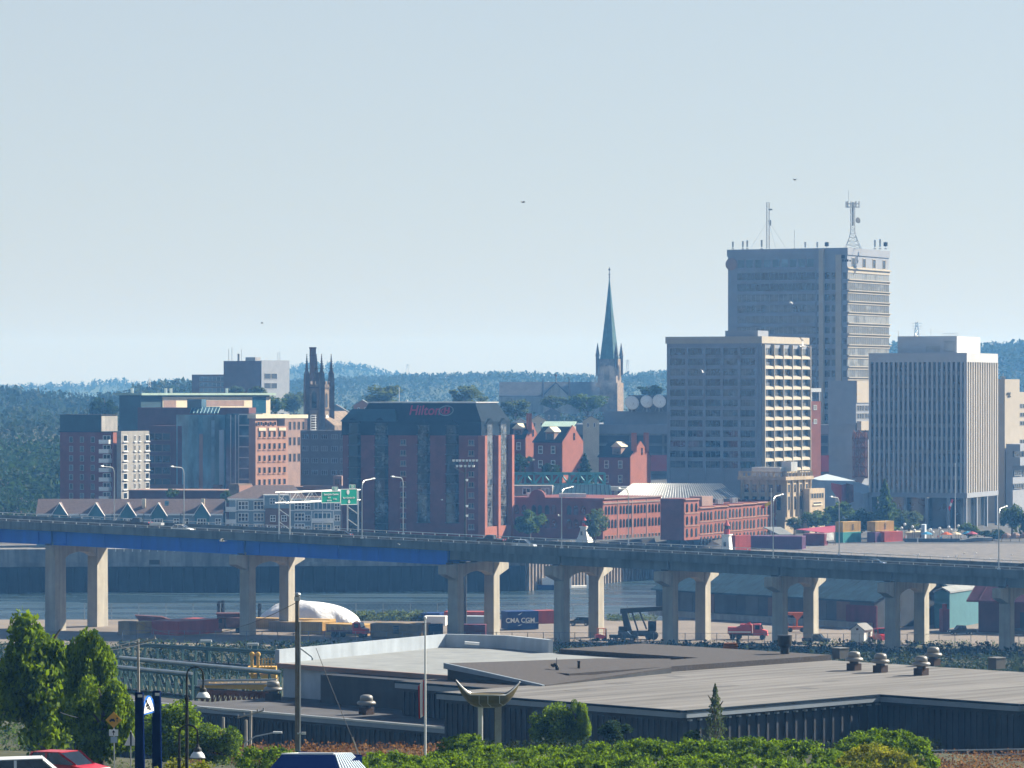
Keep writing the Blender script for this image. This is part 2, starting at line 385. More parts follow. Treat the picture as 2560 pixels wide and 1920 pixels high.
for y in ys_:
    for x in xs_:
        n = 0.35 * math.sin(x * 0.21 + y * 0.13) + 0.25 * math.sin(x * 0.47 - y * 0.31)
        gv.append((x, y, gz(x, y) + (n if 190 < y < 690 else 0.0)))
nx = len(xs_); gf = []; gm = []
for j in range(len(ys_) - 1):
    for i in range(nx - 1):
        gf.append((j * nx + i, j * nx + i + 1, (j + 1) * nx + i + 1, (j + 1) * nx + i))
        yc = ys_[j]; xc = xs_[i]
        gm.append(1 if yc < 756 else (2 if yc < 878 else (3 if yc < 1080 else (4 if yc < 1440 else 1))))
gme = bpy.data.meshes.new('ground'); gme.from_pydata(gv, [], gf)
dm('turf', (0.025, 0.038, 0.014), var=0.5, scale=0.15, col2=(0.055, 0.055, 0.025))
dm('city_ground', (0.07, 0.07, 0.07), var=0.3, scale=0.05)
for k in ('soil', 'turf', 'yard', 'gravel', 'city_ground'): gme.materials.append(M[k])
gme.polygons.foreach_set('material_index', gm); gme.update()
ground = bpy.data.objects.new('ground', gme); COL.objects.link(ground); struct(ground)

wm = bpy.data.materials.new('water'); wm.use_nodes = True
t = wm.node_tree; b = t.nodes['Principled BSDF']
b.inputs['Base Color'].default_value = (0.025, 0.05, 0.065, 1); b.inputs['Roughness'].default_value = 0.18
g = t.nodes.new('ShaderNodeNewGeometry'); mp = t.nodes.new('ShaderNodeMapping'); mp.inputs['Scale'].default_value = (0.10, 0.16, 1)
n = t.nodes.new('ShaderNodeTexNoise'); n.inputs['Scale'].default_value = 1.0; n.inputs['Detail'].default_value = 7; n.inputs['Roughness'].default_value = 0.7
t.links.new(g.outputs['Position'], mp.inputs[0]); t.links.new(mp.outputs[0], n.inputs['Vector'])
bp = t.nodes.new('ShaderNodeBump'); bp.inputs['Strength'].default_value = 0.5; bp.inputs['Distance'].default_value = 1.2
t.links.new(n.outputs[0], bp.inputs['Height']); t.links.new(bp.outputs[0], b.inputs['Normal'])
mp2 = t.nodes.new('ShaderNodeMapping'); mp2.inputs['Scale'].default_value = (0.012, 0.07, 1)
n2 = t.nodes.new('ShaderNodeTexNoise'); n2.inputs['Scale'].default_value = 1.0; n2.inputs['Detail'].default_value = 6
t.links.new(g.outputs['Position'], mp2.inputs[0]); t.links.new(mp2.outputs[0], n2.inputs['Vector'])
mr = t.nodes.new('ShaderNodeMapRange'); mr.inputs[1].default_value = 0.4; mr.inputs[2].default_value = 0.62; mr.inputs[3].default_value = 0.08; mr.inputs[4].default_value = 0.45
t.links.new(n2.outputs[0], mr.inputs[0]); t.links.new(mr.outputs[0], b.inputs['Roughness'])
M['water'] = wm
wb = MB(); wb.poly([(-1500, 835, 0), (75, 835, 0), (75, 1115, 0), (-1500, 1115, 0)])
struct(wb.build('water', wm))

# ------------------------------------------------------------------ quay walls of the far shore
q = thing('quay_wall', 'long dark timber quay wall with grey concrete top across the harbour, below the hotel', 'quay', (-60, 1030, 0))
xq1 = PX(1313, 1046)
# concrete upper wall steps down towards the right as in the photo
a0 = Vector((-420, 1016, 0)); a1 = Vector((xq1, 1046, 0)); ad = (a1 - a0)
nrm = Vector((ad.y, -ad.x, 0)).normalized()
b_ = MB(); b_.box(a0 + Vector((0, 0, -5)), ad, -nrm * 8, Vector((0, 0, 11.6)))
for k in range(150):
    p_ = a0 + ad * (k + 0.5) / 150
    b_.tube(p_ + nrm * 0.2 + Vector((0, 0, -5)), p_ + nrm * 0.2 + Vector((0, 0, 6.2 + rnd.random() * 0.4)), 0.38 + 0.1 * rnd.random(), n=6)
b_.build('pile_face', M['pile'], q)
b_ = MB()
e1_ = a0 + ad * ((PX(1000, 1036) + 420) / (xq1 + 420))
b_.box(a0 - nrm * 1.2 + Vector((0, 0, 6.6)), e1_ - a0, -nrm * 6, Vector((0, 0, 4.6)))
b_.box(a0 - nrm * 0.9 + Vector((0, 0, 6.6)), e1_ - a0, -nrm * 0.4, Vector((0, 0, 1.1)))
b_.box(e1_ - nrm * 1.0 + Vector((0, 0, 6.6)), a1 - e1_, -nrm * 6, Vector((0, 0, 1.0)))
b_.build('concrete_wall', M['quay'], q)
b_ = MB()
for px in range(268, 470, 21):
    p_ = P(px, 1385, 1022); b_.tube(Vector((p_.x, 1022, 11.2)), Vector((p_.x, 1022, 12.6)), 0.10)
b_.box((PX(262, 1022), 1021.9, 12.55), (PX(470, 1022) - PX(262, 1022), 0, 0), (0, 0.15, 0), (0, 0, 0.14))
b_.build('railing', M['white_metal'], q)
hb = MB(); hb.cbox((PX(388, 1022), 1020.4, 8.0), 2.7, 1.2, 1.2); hb.build('dark_opening', M['black'], q)
sp = thing('sheet_pile_wall', 'sunlit ribbed steel sheet pile wall along the boat slip', 'quay', (5, 1060, 0))
s0 = Vector((xq1, 1046.2, 0)); s1 = Vector((PX(1650, 1120), 1120, 0)); sdv = s1 - s0; sn = Vector((sdv.y, -sdv.x, 0)).normalized()
b_ = MB(); b_.box(s0 + Vector((0, 0, -4)), sdv, -sn * 4, Vector((0, 0, 13.6)))
nrib = 44
for k in range(nrib):
    p_ = s0 + sdv * (k + 0.5) / nrib
    b_.prism([tuple((p_ + sdv * (-0.30) / nrib)[:2]), tuple((p_ + sdv * (-0.18) / nrib + sn * 0.9)[:2]), tuple((p_ + sdv * 0.18 / nrib + sn * 0.9)[:2]), tuple((p_ + sdv * 0.30 / nrib)[:2])], -4, 9.5)
b_.build('piling', M['sheet_pile'], sp)
fl = thing('floating_dock', 'long white floating dock moored below the sheet pile wall', 'dock', (4, 1058, 0.3))
b_ = MB(); b_.box((PX(1330, 1055), 1054, 0.05), (PX(1476, 1068) - PX(1330, 1055), 12, 0), (0.3, -2.2, 0), (0, 0, 0.55)); b_.build('deck', M['white'], fl)
b_ = MB()
for px in (1424, 1470): b_.tube((PX(px, 1060), 1058, -2), (PX(px, 1060), 1058, 3.6), 0.5)
b_.build('mooring_post', M['white'], fl)

# ------------------------------------------------------------------ far hills with forest
dm('hill_green', (0.035, 0.055, 0.03), var=0.4, scale=0.004)
def hill(name, pts, Y, depth, seed):
    r = random.Random(seed); rows = 10; b_ = MB(); n = len(pts)
    xsn = [PX(p[0], Y) for p in pts]
    for j in range(rows + 1):
        f = j / rows; yy = Y - depth + depth * f
        for i in range(n):
            zt = PZ(pts[i][1], Y); h = sm(f)
            b_.v.append((xsn[i], yy, 10 + (zt - 10) * h + r.uniform(-1, 1) * 2 * f))
    for j in range(3):
        f = (j + 1) / 3
        for i in range(n): b_.v.append((xsn[i], Y + depth * 0.5 * f, 10 + (PZ(pts[i][1], Y) - 10) * (1 - f)))
    for j in range(rows + 3):
        for i in range(n - 1):
            q_ = j * n + i; b_.f.append((q_, q_ + 1, q_ + n + 1, q_ + n)); b_.m.append(0)
    return struct(b_.build(name, M['hill_green'], smooth=True))
def dense(pts, step=14):
    out = []
    for (a, za), (b, zb) in zip(pts, pts[1:]):
        k = max(1, int(abs(b - a) / step))
        for i in range(k): out.append((a + (b - a) * i / k, za + (zb - za) * sm(i / k)))
    return out + [pts[-1]]
H_FAR = dense([(-500, 972), (-100, 987), (90, 974), (218, 968), (300, 961), (365, 969), (430, 962), (520, 968), (640, 942), (715, 928), (790, 922), (845, 920), (905, 925), (985, 943), (1100, 962), (1300, 972), (1500, 970), (1800, 972), (2300, 952), (3000, 942)])
H_MID = dense([(-500, 1005), (200, 1012), (480, 1005), (700, 968), (850, 960), (960, 956), (1060, 951), (1180, 949), (1280, 945), (1400, 951), (1500, 952), (1580, 950), (1660, 942), (1760, 946), (2000, 955), (2400, 950), (3100, 945)])
H_RIGHT = dense([(2060, 980), (2120, 925), (2190, 890), (2230, 882), (2300, 884), (2420, 888), (2500, 882), (2560, 875), (2750, 866), (3000, 880)])
H_LEFT = dense([(-300, 1003), (0, 1000), (218, 1018), (330, 1014), (345, 996), (400, 986), (470, 984), (560, 990), (640, 1003), (800, 1023)])
hill('hills', H_FAR, 5200, 1200, 1); hill('hills', H_MID, 3600, 1200, 2); hill('hills', H_RIGHT, 3300, 700, 3); hill('hills', H_LEFT, 2300, 350, 4)

def leaf_cloud(pts, size, seed, up=0.0):
    """mesh arrays: one ragged four-cornered leaf clump per point"""
    r = np.random.RandomState(seed); n = len(pts); pts = np.asarray(pts)
    a = r.normal(size=(n, 3)); a /= np.linalg.norm(a, axis=1)[:, None]
    c = r.normal(size=(n, 3)); c[:, 2] += up; b_ = np.cross(a, c); b_ /= np.linalg.norm(b_, axis=1)[:, None] + 1e-9
    s = (size * (0.6 + 0.8 * r.rand(n)))[:, None] if np.isscalar(size) else (np.asarray(size) * (0.6 + 0.8 * r.rand(n)))[:, None]
    v = np.stack([pts - a * s, pts - b_ * s * (0.5 + 0.3 * r.rand(n, 1)), pts + a * s, pts + b_ * s * (0.5 + 0.3 * r.rand(n, 1))], 1).reshape(-1, 3)
    return v
def quads_mesh(name, v, mats, mi=None):
    n = len(v) // 4; me = bpy.data.meshes.new(name)
    me.vertices.add(n * 4); me.vertices.foreach_set('co', np.asarray(v, dtype=np.float32).ravel())
    me.loops.add(n * 4); me.loops.foreach_set('vertex_index', np.arange(n * 4, dtype=np.int32))
    me.polygons.add(n); me.polygons.foreach_set('loop_start', np.arange(0, n * 4, 4, dtype=np.int32))
    try: me.polygons.foreach_set('loop_total', np.full(n, 4, dtype=np.int32))
    except Exception: pass
    for m in (mats if isinstance(mats, (list, tuple)) else [mats]): me.materials.append(m)
    if mi is not None: me.polygons.foreach_set('material_index', np.asarray(mi, dtype=np.int32))
    me.update(calc_edges=True); me.validate(); return me
def forest(name, label, prof_, Y, depth, n, h, seed, conif=0.5, xr=None, k=9, m='leaf_far'):
    r = np.random.RandomState(seed); P_ = []; S = []
    xs0 = np.array([p[0] for p in prof_]); zs0 = np.array([p[1] for p in prof_])
    px = r.uniform(*(xr or (-120, 2700)), n); f = 1 - r.rand(n) ** 1.6 * 0.95
    for i in range(n):
        yy = Y - depth + depth * f[i]; zt = PZ(np.interp(px[i], xs0, zs0), Y); z = 10 + (zt - 10) * sm(f[i])
        hh = h * (0.6 + 0.7 * r.rand()); x = PX(px[i], Y); cf = r.rand() < conif
        for j in range(k):
            q_ = (j + 0.4) / k; rad = hh * (0.22 * (1 - q_) if cf else 0.30 * math.sin(math.pi * min(1, 0.15 + q_ * 0.8)))
            an = r.rand() * 6.28
            P_.append((x + rad * math.cos(an), yy + rad * math.sin(an), z + hh * q_ * 0.95)); S.append(hh * (0.17 if cf else 0.22) * (1.15 - q_ * (0.8 if cf else 0.3)))
    v = leaf_cloud(P_, np.array(S), seed + 1, 0.6)
    o = bpy.data.objects.new(name, quads_mesh(name, v, M[m])); COL.objects.link(o)
    return tag(o, label, 'forest', kind='stuff')
forest('far_forest', 'hazy blue wooded ridge far behind the city', H_FAR, 5200, 1200, 6000, 8, 11, 0.5)
forest('far_forest', 'wooded ridge in the middle distance behind the steeple', H_MID, 3600, 1200, 13000, 6, 12, 0.4)
forest('far_forest', 'dense spruce wood on the hillside at the far right', H_RIGHT, 3300, 700, 6000, 8, 13, 0.7, (2060, 2700))
forest('far_forest', 'dark spruce wood on the low hill at the far left', H_LEFT, 2300, 350, 3600, 7.5, 14, 0.8, (-120, 700))

# lattice transmission towers on the ridge
def pylon(px, pyt, pyb, Y, label):
    b0 = P(px, pyb, Y); h = PZ(pyt, Y) - b0.z; o = thing('transmission_tower', label, 'pylon', b0)
    m = MB(); w_ = h * 0.14
    lv = [0, .3, .55, .75, .9, 1]
    for sx in (-1, 1):
        for sy in (-1, 1):
            for q0, q1 in zip(lv, lv[1:]):
                f0 = 1 - q0 * 0.75; f1 = 1 - q1 * 0.75
                m.tube(b0 + Vector((sx * w_ * f0, sy * w_ * f0, h * q0)), b0 + Vector((sx * w_ * f1, sy * w_ * f1, h * q1)), h * 0.012, n=4)
                m.tube(b0 + Vector((sx * w_ * f0, sy * w_ * f0, h * q0)), b0 + Vector((-sx * w_ * f1, sy * w_ * f1, h * q1)), h * 0.008, n=4)
    m.build('lattice', M['galv'], o)
    m = MB()
    for q0 in (0.7, 0.82, 0.94): m.box(b0 + Vector((-w_ * 1.5, -0.2, h * q0)), (w_ * 3, 0, 0), (0, 0.4, 0), (0, 0, h * 0.015))
    m.build('cross_arm', M['galv'], o)
pylon(374, 944, 968, 2100, 'faint lattice transmission tower over the left spruce wood')
pylon(1019, 910, 934, 3900, 'faint lattice transmission tower on the ridge left of the steeple')
pylon(1569, 899, 932, 3900, 'faint lattice transmission tower just right of the steeple')
pylon(2292, 805, 865, 3100, 'faint lattice transmission tower above the ribbed office block at right')

# ------------------------------------------------------------------ trees
def crown_pts(n, seed, rx=1.0, rz=1.0, clumps=26, conif=False, hollow=0.35):
    r = np.random.RandomState(seed)
    if conif:
        z = r.rand(n) ** 0.85; tier = np.abs(np.modf(z * 7)[0] - 0.5)
        rad = (1 - z) ** 0.85 * (0.55 + 0.75 * (0.5 - tier)) * (0.35 + 0.65 * r.rand(n) ** 0.5); an = r.rand(n) * 6.283
        rad = rad * (1 + 0.3 * np.sin(an * 5 + z * 19))
        return np.stack([rad * np.cos(an) * rx, rad * np.sin(an) * rx, z * rz * 2 - rz], 1)
    c = r.normal(size=(clumps, 3)); c /= np.linalg.norm(c, axis=1)[:, None]; c *= (0.45 + 0.42 * r.rand(clumps))[:, None]
    c[:, 2] = c[:, 2] * 0.92 + 0.05
    k = r.randint(0, clumps, n); cr = (0.20 + 0.2 * r.rand(clumps))[k]
    d = r.normal(size=(n, 3)); d /= np.linalg.norm(d, axis=1)[:, None]; d *= (r.rand(n) ** hollow)[:, None] * cr[:, None]
    p = c[k] + d
    return p * np.array([rx, rx, rz]) / 1.12
CROWN = {}
def crown(key, n, seed, leaf, m, **kw):
    p = crown_pts(n, seed, **kw); CROWN[key] = quads_mesh('crown', leaf_cloud(p, leaf, seed + 5, 0.3), M[m])
for i in range(3):
    crown(('mid', i), 2600, 20 + i, 0.075, 'leaf_mid', clumps=22 + 5 * i); crown(('dark', i), 2600, 30 + i, 0.075, 'leaf_dark', clumps=20 + 5 * i)
    crown(('pale', i), 2200, 40 + i, 0.075, 'leaf_pale', clumps=20 + 5 * i)
    crown(('bright', i), 15000, 50 + i, 0.045, 'leaf_bright', clumps=34 + 8 * i)
crown(('conif', 0), 2400, 60, 0.075, 'leaf_dark', conif=True); crown(('conif', 1), 2400, 61, 0.075, 'leaf_mid', conif=True)
crown(('fineconif', 0), 1500, 62, 0.045, 'leaf_pale', conif=True)
crown(('loose', 0), 9000, 63, 0.045, 'leaf_bright', clumps=30, hollow=0.5)
tb = MB()
tb.path([(0, 0, 0), (0.02, 0, 0.4), (-0.01, 0.02, 0.75), (0.0, 0, 1.0)], [0.06, 0.05, 0.035, 0.012], 7)
for k in range(7):
    an = k * 2.4; z0_ = 0.35 + 0.08 * k
    tb.path([(0, 0, z0_), (0.13 * math.cos(an), 0.13 * math.sin(an), z0_ + 0.12), (0.26 * math.cos(an), 0.26 * math.sin(an), z0_ + 0.2)], [0.03, 0.02, 0.008], 5)
TRUNK = tb.mesh('trunk', M['bark'])
def tree(kind, var, px, pyt, pyb, Y, wpx, label, cat='tree', group=None, base=None, name=None):
    """crown spans rows pyt..pyb at distance Y and is wpx columns wide; the trunk goes down to the ground"""
    zt, zb = PZ(pyt, Y), PZ(pyb, Y); x = PX(px, Y); rad = wpx / FPX * Y / 2; zg = gz(x, Y) if base is None else base
    zg = min(zg, zb - 0.05 * (zt - zb))
    nm = name or {'conif': 'conifer_tree', 'fineconif': 'conifer_tree'}.get(kind, 'tree')
    o = thing(nm, label, cat, (x, Y, zg), group)
    child('trunk', TRUNK, o, (0, 0, 0), rnd.random() * 6, (rad * 0.9 + 1, rad * 0.9 + 1, max(0.5, zb + (zt - zb) * 0.8 - zg)))
    child('crown', CROWN[(kind, var)], o, (0, 0, (zt + zb) / 2 - zg), rnd.random() * 6, (rad, rad, (zt - zb) / 2))
    return o
# ================================================================== the hotel
h = Bld('hotel_building', 'tall maroon brick hotel with dark mansard roof, red rooftop lettering and dark glass window bays', 'hotel', 1202, 1100, 20, 857, 1272, 11.0)
zb, zm, zr = h.z(1089), h.z(1054), h.z(1008)
h.part('wall', M['brick_red'], h.box(11, zb))
h.part('upper_wall', M['slate'], h.box(zb, zm, g=0.25))
def frustum(b, z0, z1, t0, t1, r0, r1, i0, i1, ir, g=0.3):
    lo = [b.pt(t0 - g, r0 - g, z0), b.pt(t0 - g, r1 + g, z0), b.pt(t1 + g, r1 + g, z0), b.pt(t1 + g, r0 - g, z0)]
    hi = [b.pt(t0 + i0, r0 + ir, z1), b.pt(t0 + i0, r1 - ir, z1), b.pt(t1 - i1, r1 - ir, z1), b.pt(t1 - i1, r0 + ir, z1)]
    return MB().loft([lo, hi])
tA = h.tl(985)
ro = h.part('roof', M['slate'], frustum(h, zm, zr, 0, h.tl(900), 0, h.LR, 2.6, 1.5, 2.6))
h.part('lower_roof', M['slate_teal'], frustum(h, zm - 0.05, h.z(1023), h.tl(993), h.LL, -1.2, h.LR * 0.6, 1.0, 2.5, 2.0))
cap = MB(); cap.box(h.pt(2.2, 2.2, zr + 0.02), h.dl * (h.tl(900) - 3.5), h.dr * (h.LR - 4.4), Vector((0, 0, 0.35))); h.part('roof_edge', M['galv'], cap)
def bay(side, t0, t1, zlo, zhi, floors, m, deep=1.0):
    """canted glass bay of many floors with a little gable"""
    d, nn = (h.dl, h.nl) if side == 'L' else (h.dr, h.nr)
    c = h.C
    def pp(t, o, z): return c + d * t + nn * o + Vector((0, 0, z))
    b = MB(); w_ = t1 - t0; s = 1 if side == 'R' else -1
    pr = [pp(t0, -0.4, 0), pp(t0 + w_ * .2, deep, 0), pp(t1 - w_ * .2, deep, 0), pp(t1, -0.4, 0)]
    if side == 'L': pr = pr[::-1]
    b.prism([(p.x, p.y) for p in pr], zlo, zhi, 0)
    fh = (zhi - zlo) / floors
    pr2 = [pp(t0, 0.0, 0), pp(t0 + w_ * .18, deep + 0.1, 0), pp(t1 - w_ * .18, deep + 0.1, 0), pp(t1, 0.0, 0)]
    if side == 'L': pr2 = pr2[::-1]
    for k in range(floors + 1): b.prism([(p.x, p.y) for p in pr2], zlo + k * fh - 0.10, zlo + k * fh + 0.12, 1)
    b.loft([[pp(t0 - .2, -0.2, zhi), pp((t0 + t1) / 2, -0.2, zhi + 1.5), pp(t1 + .2, -0.2, zhi)], [pp(t0 - .2, deep + .3, zhi), pp((t0 + t1) / 2, deep + .3, zhi + 1.5), pp(t1 + .2, deep + .3, zhi)]], 2)
    h.part('glass_bay', [m, M['dark_metal'], M['slate']], b)
for (p0, p1, lo, hi) in ((904, 869, 1340, 1058), (973, 934, 1340, 1058), (1077, 1041, 1308, 1063), (1149, 1112, 1308, 1063)):
    bay('L', h.tl(p0), h.tl(p1), h.z(lo), h.z(hi), 10, M['glass_green'] if p0 < 1000 else M['glass_blinds'])
for (p0, p1) in ((1207, 1232), (1241, 1267)): bay('R', h.tr(p0) + 0.6, h.tr(p1) - 0.6, h.z(1320), h.z(1060), 10, M['glass_blinds'], 0.6)
b = MB()
for px in (1202.6, 1236.5, 1270.5):
    t_ = h.tr(px); b.box(h.pt(0, t_ - 0.9, 11) + h.nr * -0.5, h.dr * 1.8, h.nr * 2.0, Vector((0, 0, zb - 11)))
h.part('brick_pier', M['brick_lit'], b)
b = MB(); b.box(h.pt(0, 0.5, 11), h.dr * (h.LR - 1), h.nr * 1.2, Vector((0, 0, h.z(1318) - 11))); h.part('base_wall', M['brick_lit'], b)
wm_ = winmesh(1.7, 1.5, M['glass_blinds'], M['brick_mauve'], 0.16, 2, 1, 0.1)
zz = [h.z(1087 + 26.3 * k) for k in range(10)]
h.win('L', wm_, [h.tl(1008), h.tl(1178)], zz)
# rooftop lettering lies against the mansard slope
slope = math.atan2(2.9, zr - zm)
for txt, px, sz in (('Hilton', 1061, 2.9),):
    t_ = h.tl(px); p_ = h.pt(t_, 1.2, h.z(1027)) + h.nl * 0.55
    sg = letter(txt, 4.3, M['logo_red'], h.root, p_, -h.a, 'roof_lettering', slope, 0.06, 0.86)
b = MB(); t_ = h.tl(1113); p_ = h.pt(t_, 1.2, h.z(1027)) + h.nl * 0.55
u = -h.dl; v = (Vector((0, 0, 1)) * math.cos(slope) - h.nl * math.sin(slope))
for k in range(28):
    a0_, a1_ = 2 * math.pi * k / 28, 2 * math.pi * (k + 1) / 28
    b.tube(p_ + u * 2.1 * math.cos(a0_) + v * 1.5 * math.sin(a0_), p_ + u * 2.1 * math.cos(a1_) + v * 1.5 * math.sin(a1_), 0.13, n=4)
b.build('roof_emblem_ring', M['car_silver'], h.root)
b = MB()
for dx in (-0.35, 0.75):
    b.box(p_ + u * (dx - .2) - v * 0.75, u * 0.42, v * 1.8, h.nl * 0.2)
b.box(p_ - u * 0.4 - v * 0.1, u * 1.4, v * 0.35, h.nl * 0.18)
for k in range(12):
    a0_, a1_ = 2.2 + 4.2 * k / 12, 2.2 + 4.2 * (k + 1) / 12
    b.tube(p_ + u * (-0.1 + 1.25 * math.cos(a0_)) + v * (-.1 + 0.95 * math.sin(a0_)), p_ + u * (-0.1 + 1.25 * math.cos(a1_)) + v * (-.1 + .95 * math.sin(a1_)), 0.13, n=4)
b.build('roof_emblem', M['logo_red'], h.root)
b = MB()
for px, hh in ((978, 4.4), (997, 0.9)):
    q_ = h.pt(h.tl(px), 6, zr); b.tube(q_, q_ + Vector((0, 0, hh)), 0.12 if hh > 2 else 0.35, n=5)
h.part('roof_mast', M['galv'], b)

# ================================================================== square grid office block
A = Bld('office_block', 'square grey concrete office block with a lit honeycomb side, shorter than the slab beside it', 'office building', 1903, 1250, 25, 1667, 2020, 16.0)
z1 = A.z(843)
A.part('wall', M['tower_stone'], A.box(16, z1))
A.part('parapet', M['tower_cream'], A.box(A.z(858), z1 + 0.3, g=0.35))
b = MB(); b.box(A.pt(A.tl(1880), 5, z1), A.dl * (A.tl(1798) - A.tl(1880)), A.dr * (9), Vector((0, 0, 2.2)))
A.part('roof_house', M['tower_stone'], b)
b = MB(); zs = [A.z(887 + 25.8 * k) for k in range(12)]
cw = A.LL / 5.35
posL = [A.tl(px) for px in (1870, 1827, 1783, 1739, 1695)]
wl = winmesh(5.4, 2.15, M['glass_blinds'], M['concrete_dark'], 0.12, 3, 1)
A.win('L', wl, posL, zs)
b = MB()
for k in range(6):
    t_ = A.tl([1891.5, 1848.5, 1805, 1761, 1717, 1672.5][k]); b.box(A.pt(t_ - 0.45, 0, 16) - A.nl * .1, A.dl * 0.9, A.nl * 0.42, Vector((0, 0, z1 - 19)))
A.part('pier', M['tower_stone'], b)
posR = A.grid(0.8, A.LR - 0.3, 5); wR = (A.LR - 1.1) / 5
wr = winmesh(wR - 0.3, 2.2, M['glass_blinds'], M['concrete_dark'], 0.12, 2, 1)
A.win('R', wr, posR, zs, 'recessed_window')
fin = MB(); fin.box((-0.18, -1.15, 0), (0.36, 0, 0), (0, 1.2, 0), (0, 0, z1 - 2.2 - A.z(1196))); fin = fin.mesh('fin', M['tower_cream'])
A.win('R', fin, [0.7 + k * (A.LR - 1.0) / 5 for k in range(6)], [A.z(1196)], 'fin')
sp_ = MB(); ww = wR - 0.36
sp_.loft([[(-ww / 2, 0.05, -0.15), (ww / 2, 0.05, -0.15), (ww / 2, 0.05, 0.95), (-ww / 2, 0.05, 0.95)], [(-ww / 2, -1.05, -0.1), (ww / 2, -1.05, -0.1), (ww / 2 - .15, -0.85, 0.75), (-ww / 2 + .15, -0.85, 0.75)]])
sp_ = sp_.mesh('spandrel', M['tower_cream'])
A.win('R', sp_, posR, [A.z(887 + 25.8 * k) - 1.05 for k in range(12)], 'spandrel')

# ================================================================== tall slab with antennas
B = Bld('office_tower', 'tallest concrete office slab, striped bands of windows and a roof crowded with antennas', 'office tower', 2118, 1400, 27, 1820, 2222, 20.0)
z1 = B.z(622)
B.part('wall', M['tower_stone'], B.box(20, z1))
B.part('parapet', M['tower_stone'], B.box(B.z(637), z1 + .4, g=0.3))
fl_ = 3.82; zt0 = B.z(668)
def band(side, t0, t1, m, hgt, name, zs, off=0.06, deep=0.05):
    d, nn, rz = (B.dl, B.nl, -B.a) if side == 'L' else (B.dr, B.nr, math.pi / 2 - B.a)
    w_ = t1 - t0; mb = MB(); mb.box((-w_ / 2, -off, 0), (w_, 0, 0), (0, deep, 0), (0, 0, hgt), 0)
    nm_ = max(1, int(w_ / 1.7))
    if len(m) > 1:
        for k in range(nm_ + 1): mb.box((-w_ / 2 + k * (w_ - 0.12) / nm_, -off - 0.05, 0), (0.12, 0, 0), (0, 0.06, 0), (0, 0, hgt), 1)
    me = mb.mesh(name, m)
    for z_ in zs:
        p_ = B.C + d * (t0 + w_ / 2); child(name, me, B.root, (p_.x - B.C.x, p_.y - B.C.y, z_ - B.z0), rz)
zsB = [B.z(697 + 27.25 * k) for k in range(14)]
tA_, tB_ = B.tl(2040), B.tl(1843)
band('L', tA_, tB_, [M['glass_blinds'], M['tower_stone']], 2.45, 'window_band', zsB)
band('L', tA_ - 0.0, tB_, [M['tower_stone']], 1.0, 'spandrel', [z_ + 2.62 for z_ in zsB], 0.32, 0.35)
for px, w_ in ((2046, 1.1), (2068, 2.1), (2084, 1.4), (2112, 1.4)):
    me = winmesh(w_, 2.3, M['glass'], M['concrete_dark'], 0.1)
    B.win('L', me, [B.tl(px)], [z_ for z_ in zsB])
me = winmesh(3.0, 3.2, M['glass_blue'], M['tower_stone'], 0.25)
B.win('L', me, [B.tl(px) for px in (2026, 2004, 1983, 1962, 1940, 1918, 1896, 1874, 1853)], [B.z(667)])
b = MB()
b.box(B.pt(B.tl(2062), 0, 20), B.dl * (B.tl(2051) - B.tl(2062)), B.nl * 1.6, Vector((0, 0, z1 - 20)))
b.box(B.pt(B.tl(2104), 0, 20), B.dl * (B.tl(2090) - B.tl(2104)), B.nl * 0.5, Vector((0, 0, z1 - 22)))
B.part('pilaster', M['tower_cream'], b)
band('R', 0.3, B.LR, [M['glass_grey'], M['concrete_grey']], 2.45, 'window_band', zsB)
band('R', 0.1, B.LR + 0.5, [M['tower_cream']], 0.95, 'spandrel', [z_ + 2.62 for z_ in zsB] , 0.25, 0.3)
band('R', 0.1, B.LR + 0.7, [M['tower_cream']], 0.28, 'ledge', [z_ + 3.5 for z_ in zsB], 0.75, 0.8)
band('R', 0.1, B.LR + 0.5, [M['tower_cream']], 1.9, 'spandrel', [B.z(681)], 0.27, 0.3)
me = winmesh(3.0, 3.4, M['glass'], M['tower_cream'], 0.2)
B.win('R', me, [B.LR * f for f in (0.14, 0.40, 0.64, 0.88)], [B.z(667)])
b = MB(); b.lathe((0, 0, 0), [(2.2, 0), (2.2, 0.15)], 20); o_ = child('round_emblem', b.mesh('round_emblem', M['brick_mauve']), B.root)
p_ = B.C + B.dl * B.tl(1829) + B.nl * 0.3; o_.location = (p_.x - B.C.x, p_.y - B.C.y, B.z(656) - 20); o_.rotation_euler = (R(90), 0, -B.a)
b = MB()
for k in range(5):
    q_ = B.pt(B.tl(2100) - k * 0.9, 0, B.z(654)) + B.nl * .12; b.box(q_, -B.dl * 0.6, B.nl * 0.1, Vector((0, 0, 0.5 + (k % 2) * .3)))
q_ = B.pt(B.tl(2102), 0, B.z(646)) + B.nl * .12; b.box(q_, -B.dl * 1.6, B.nl * 0.1, Vector((0, 0, 1.2)))
B.part('dark_lettering', M['logo_dark'], b)
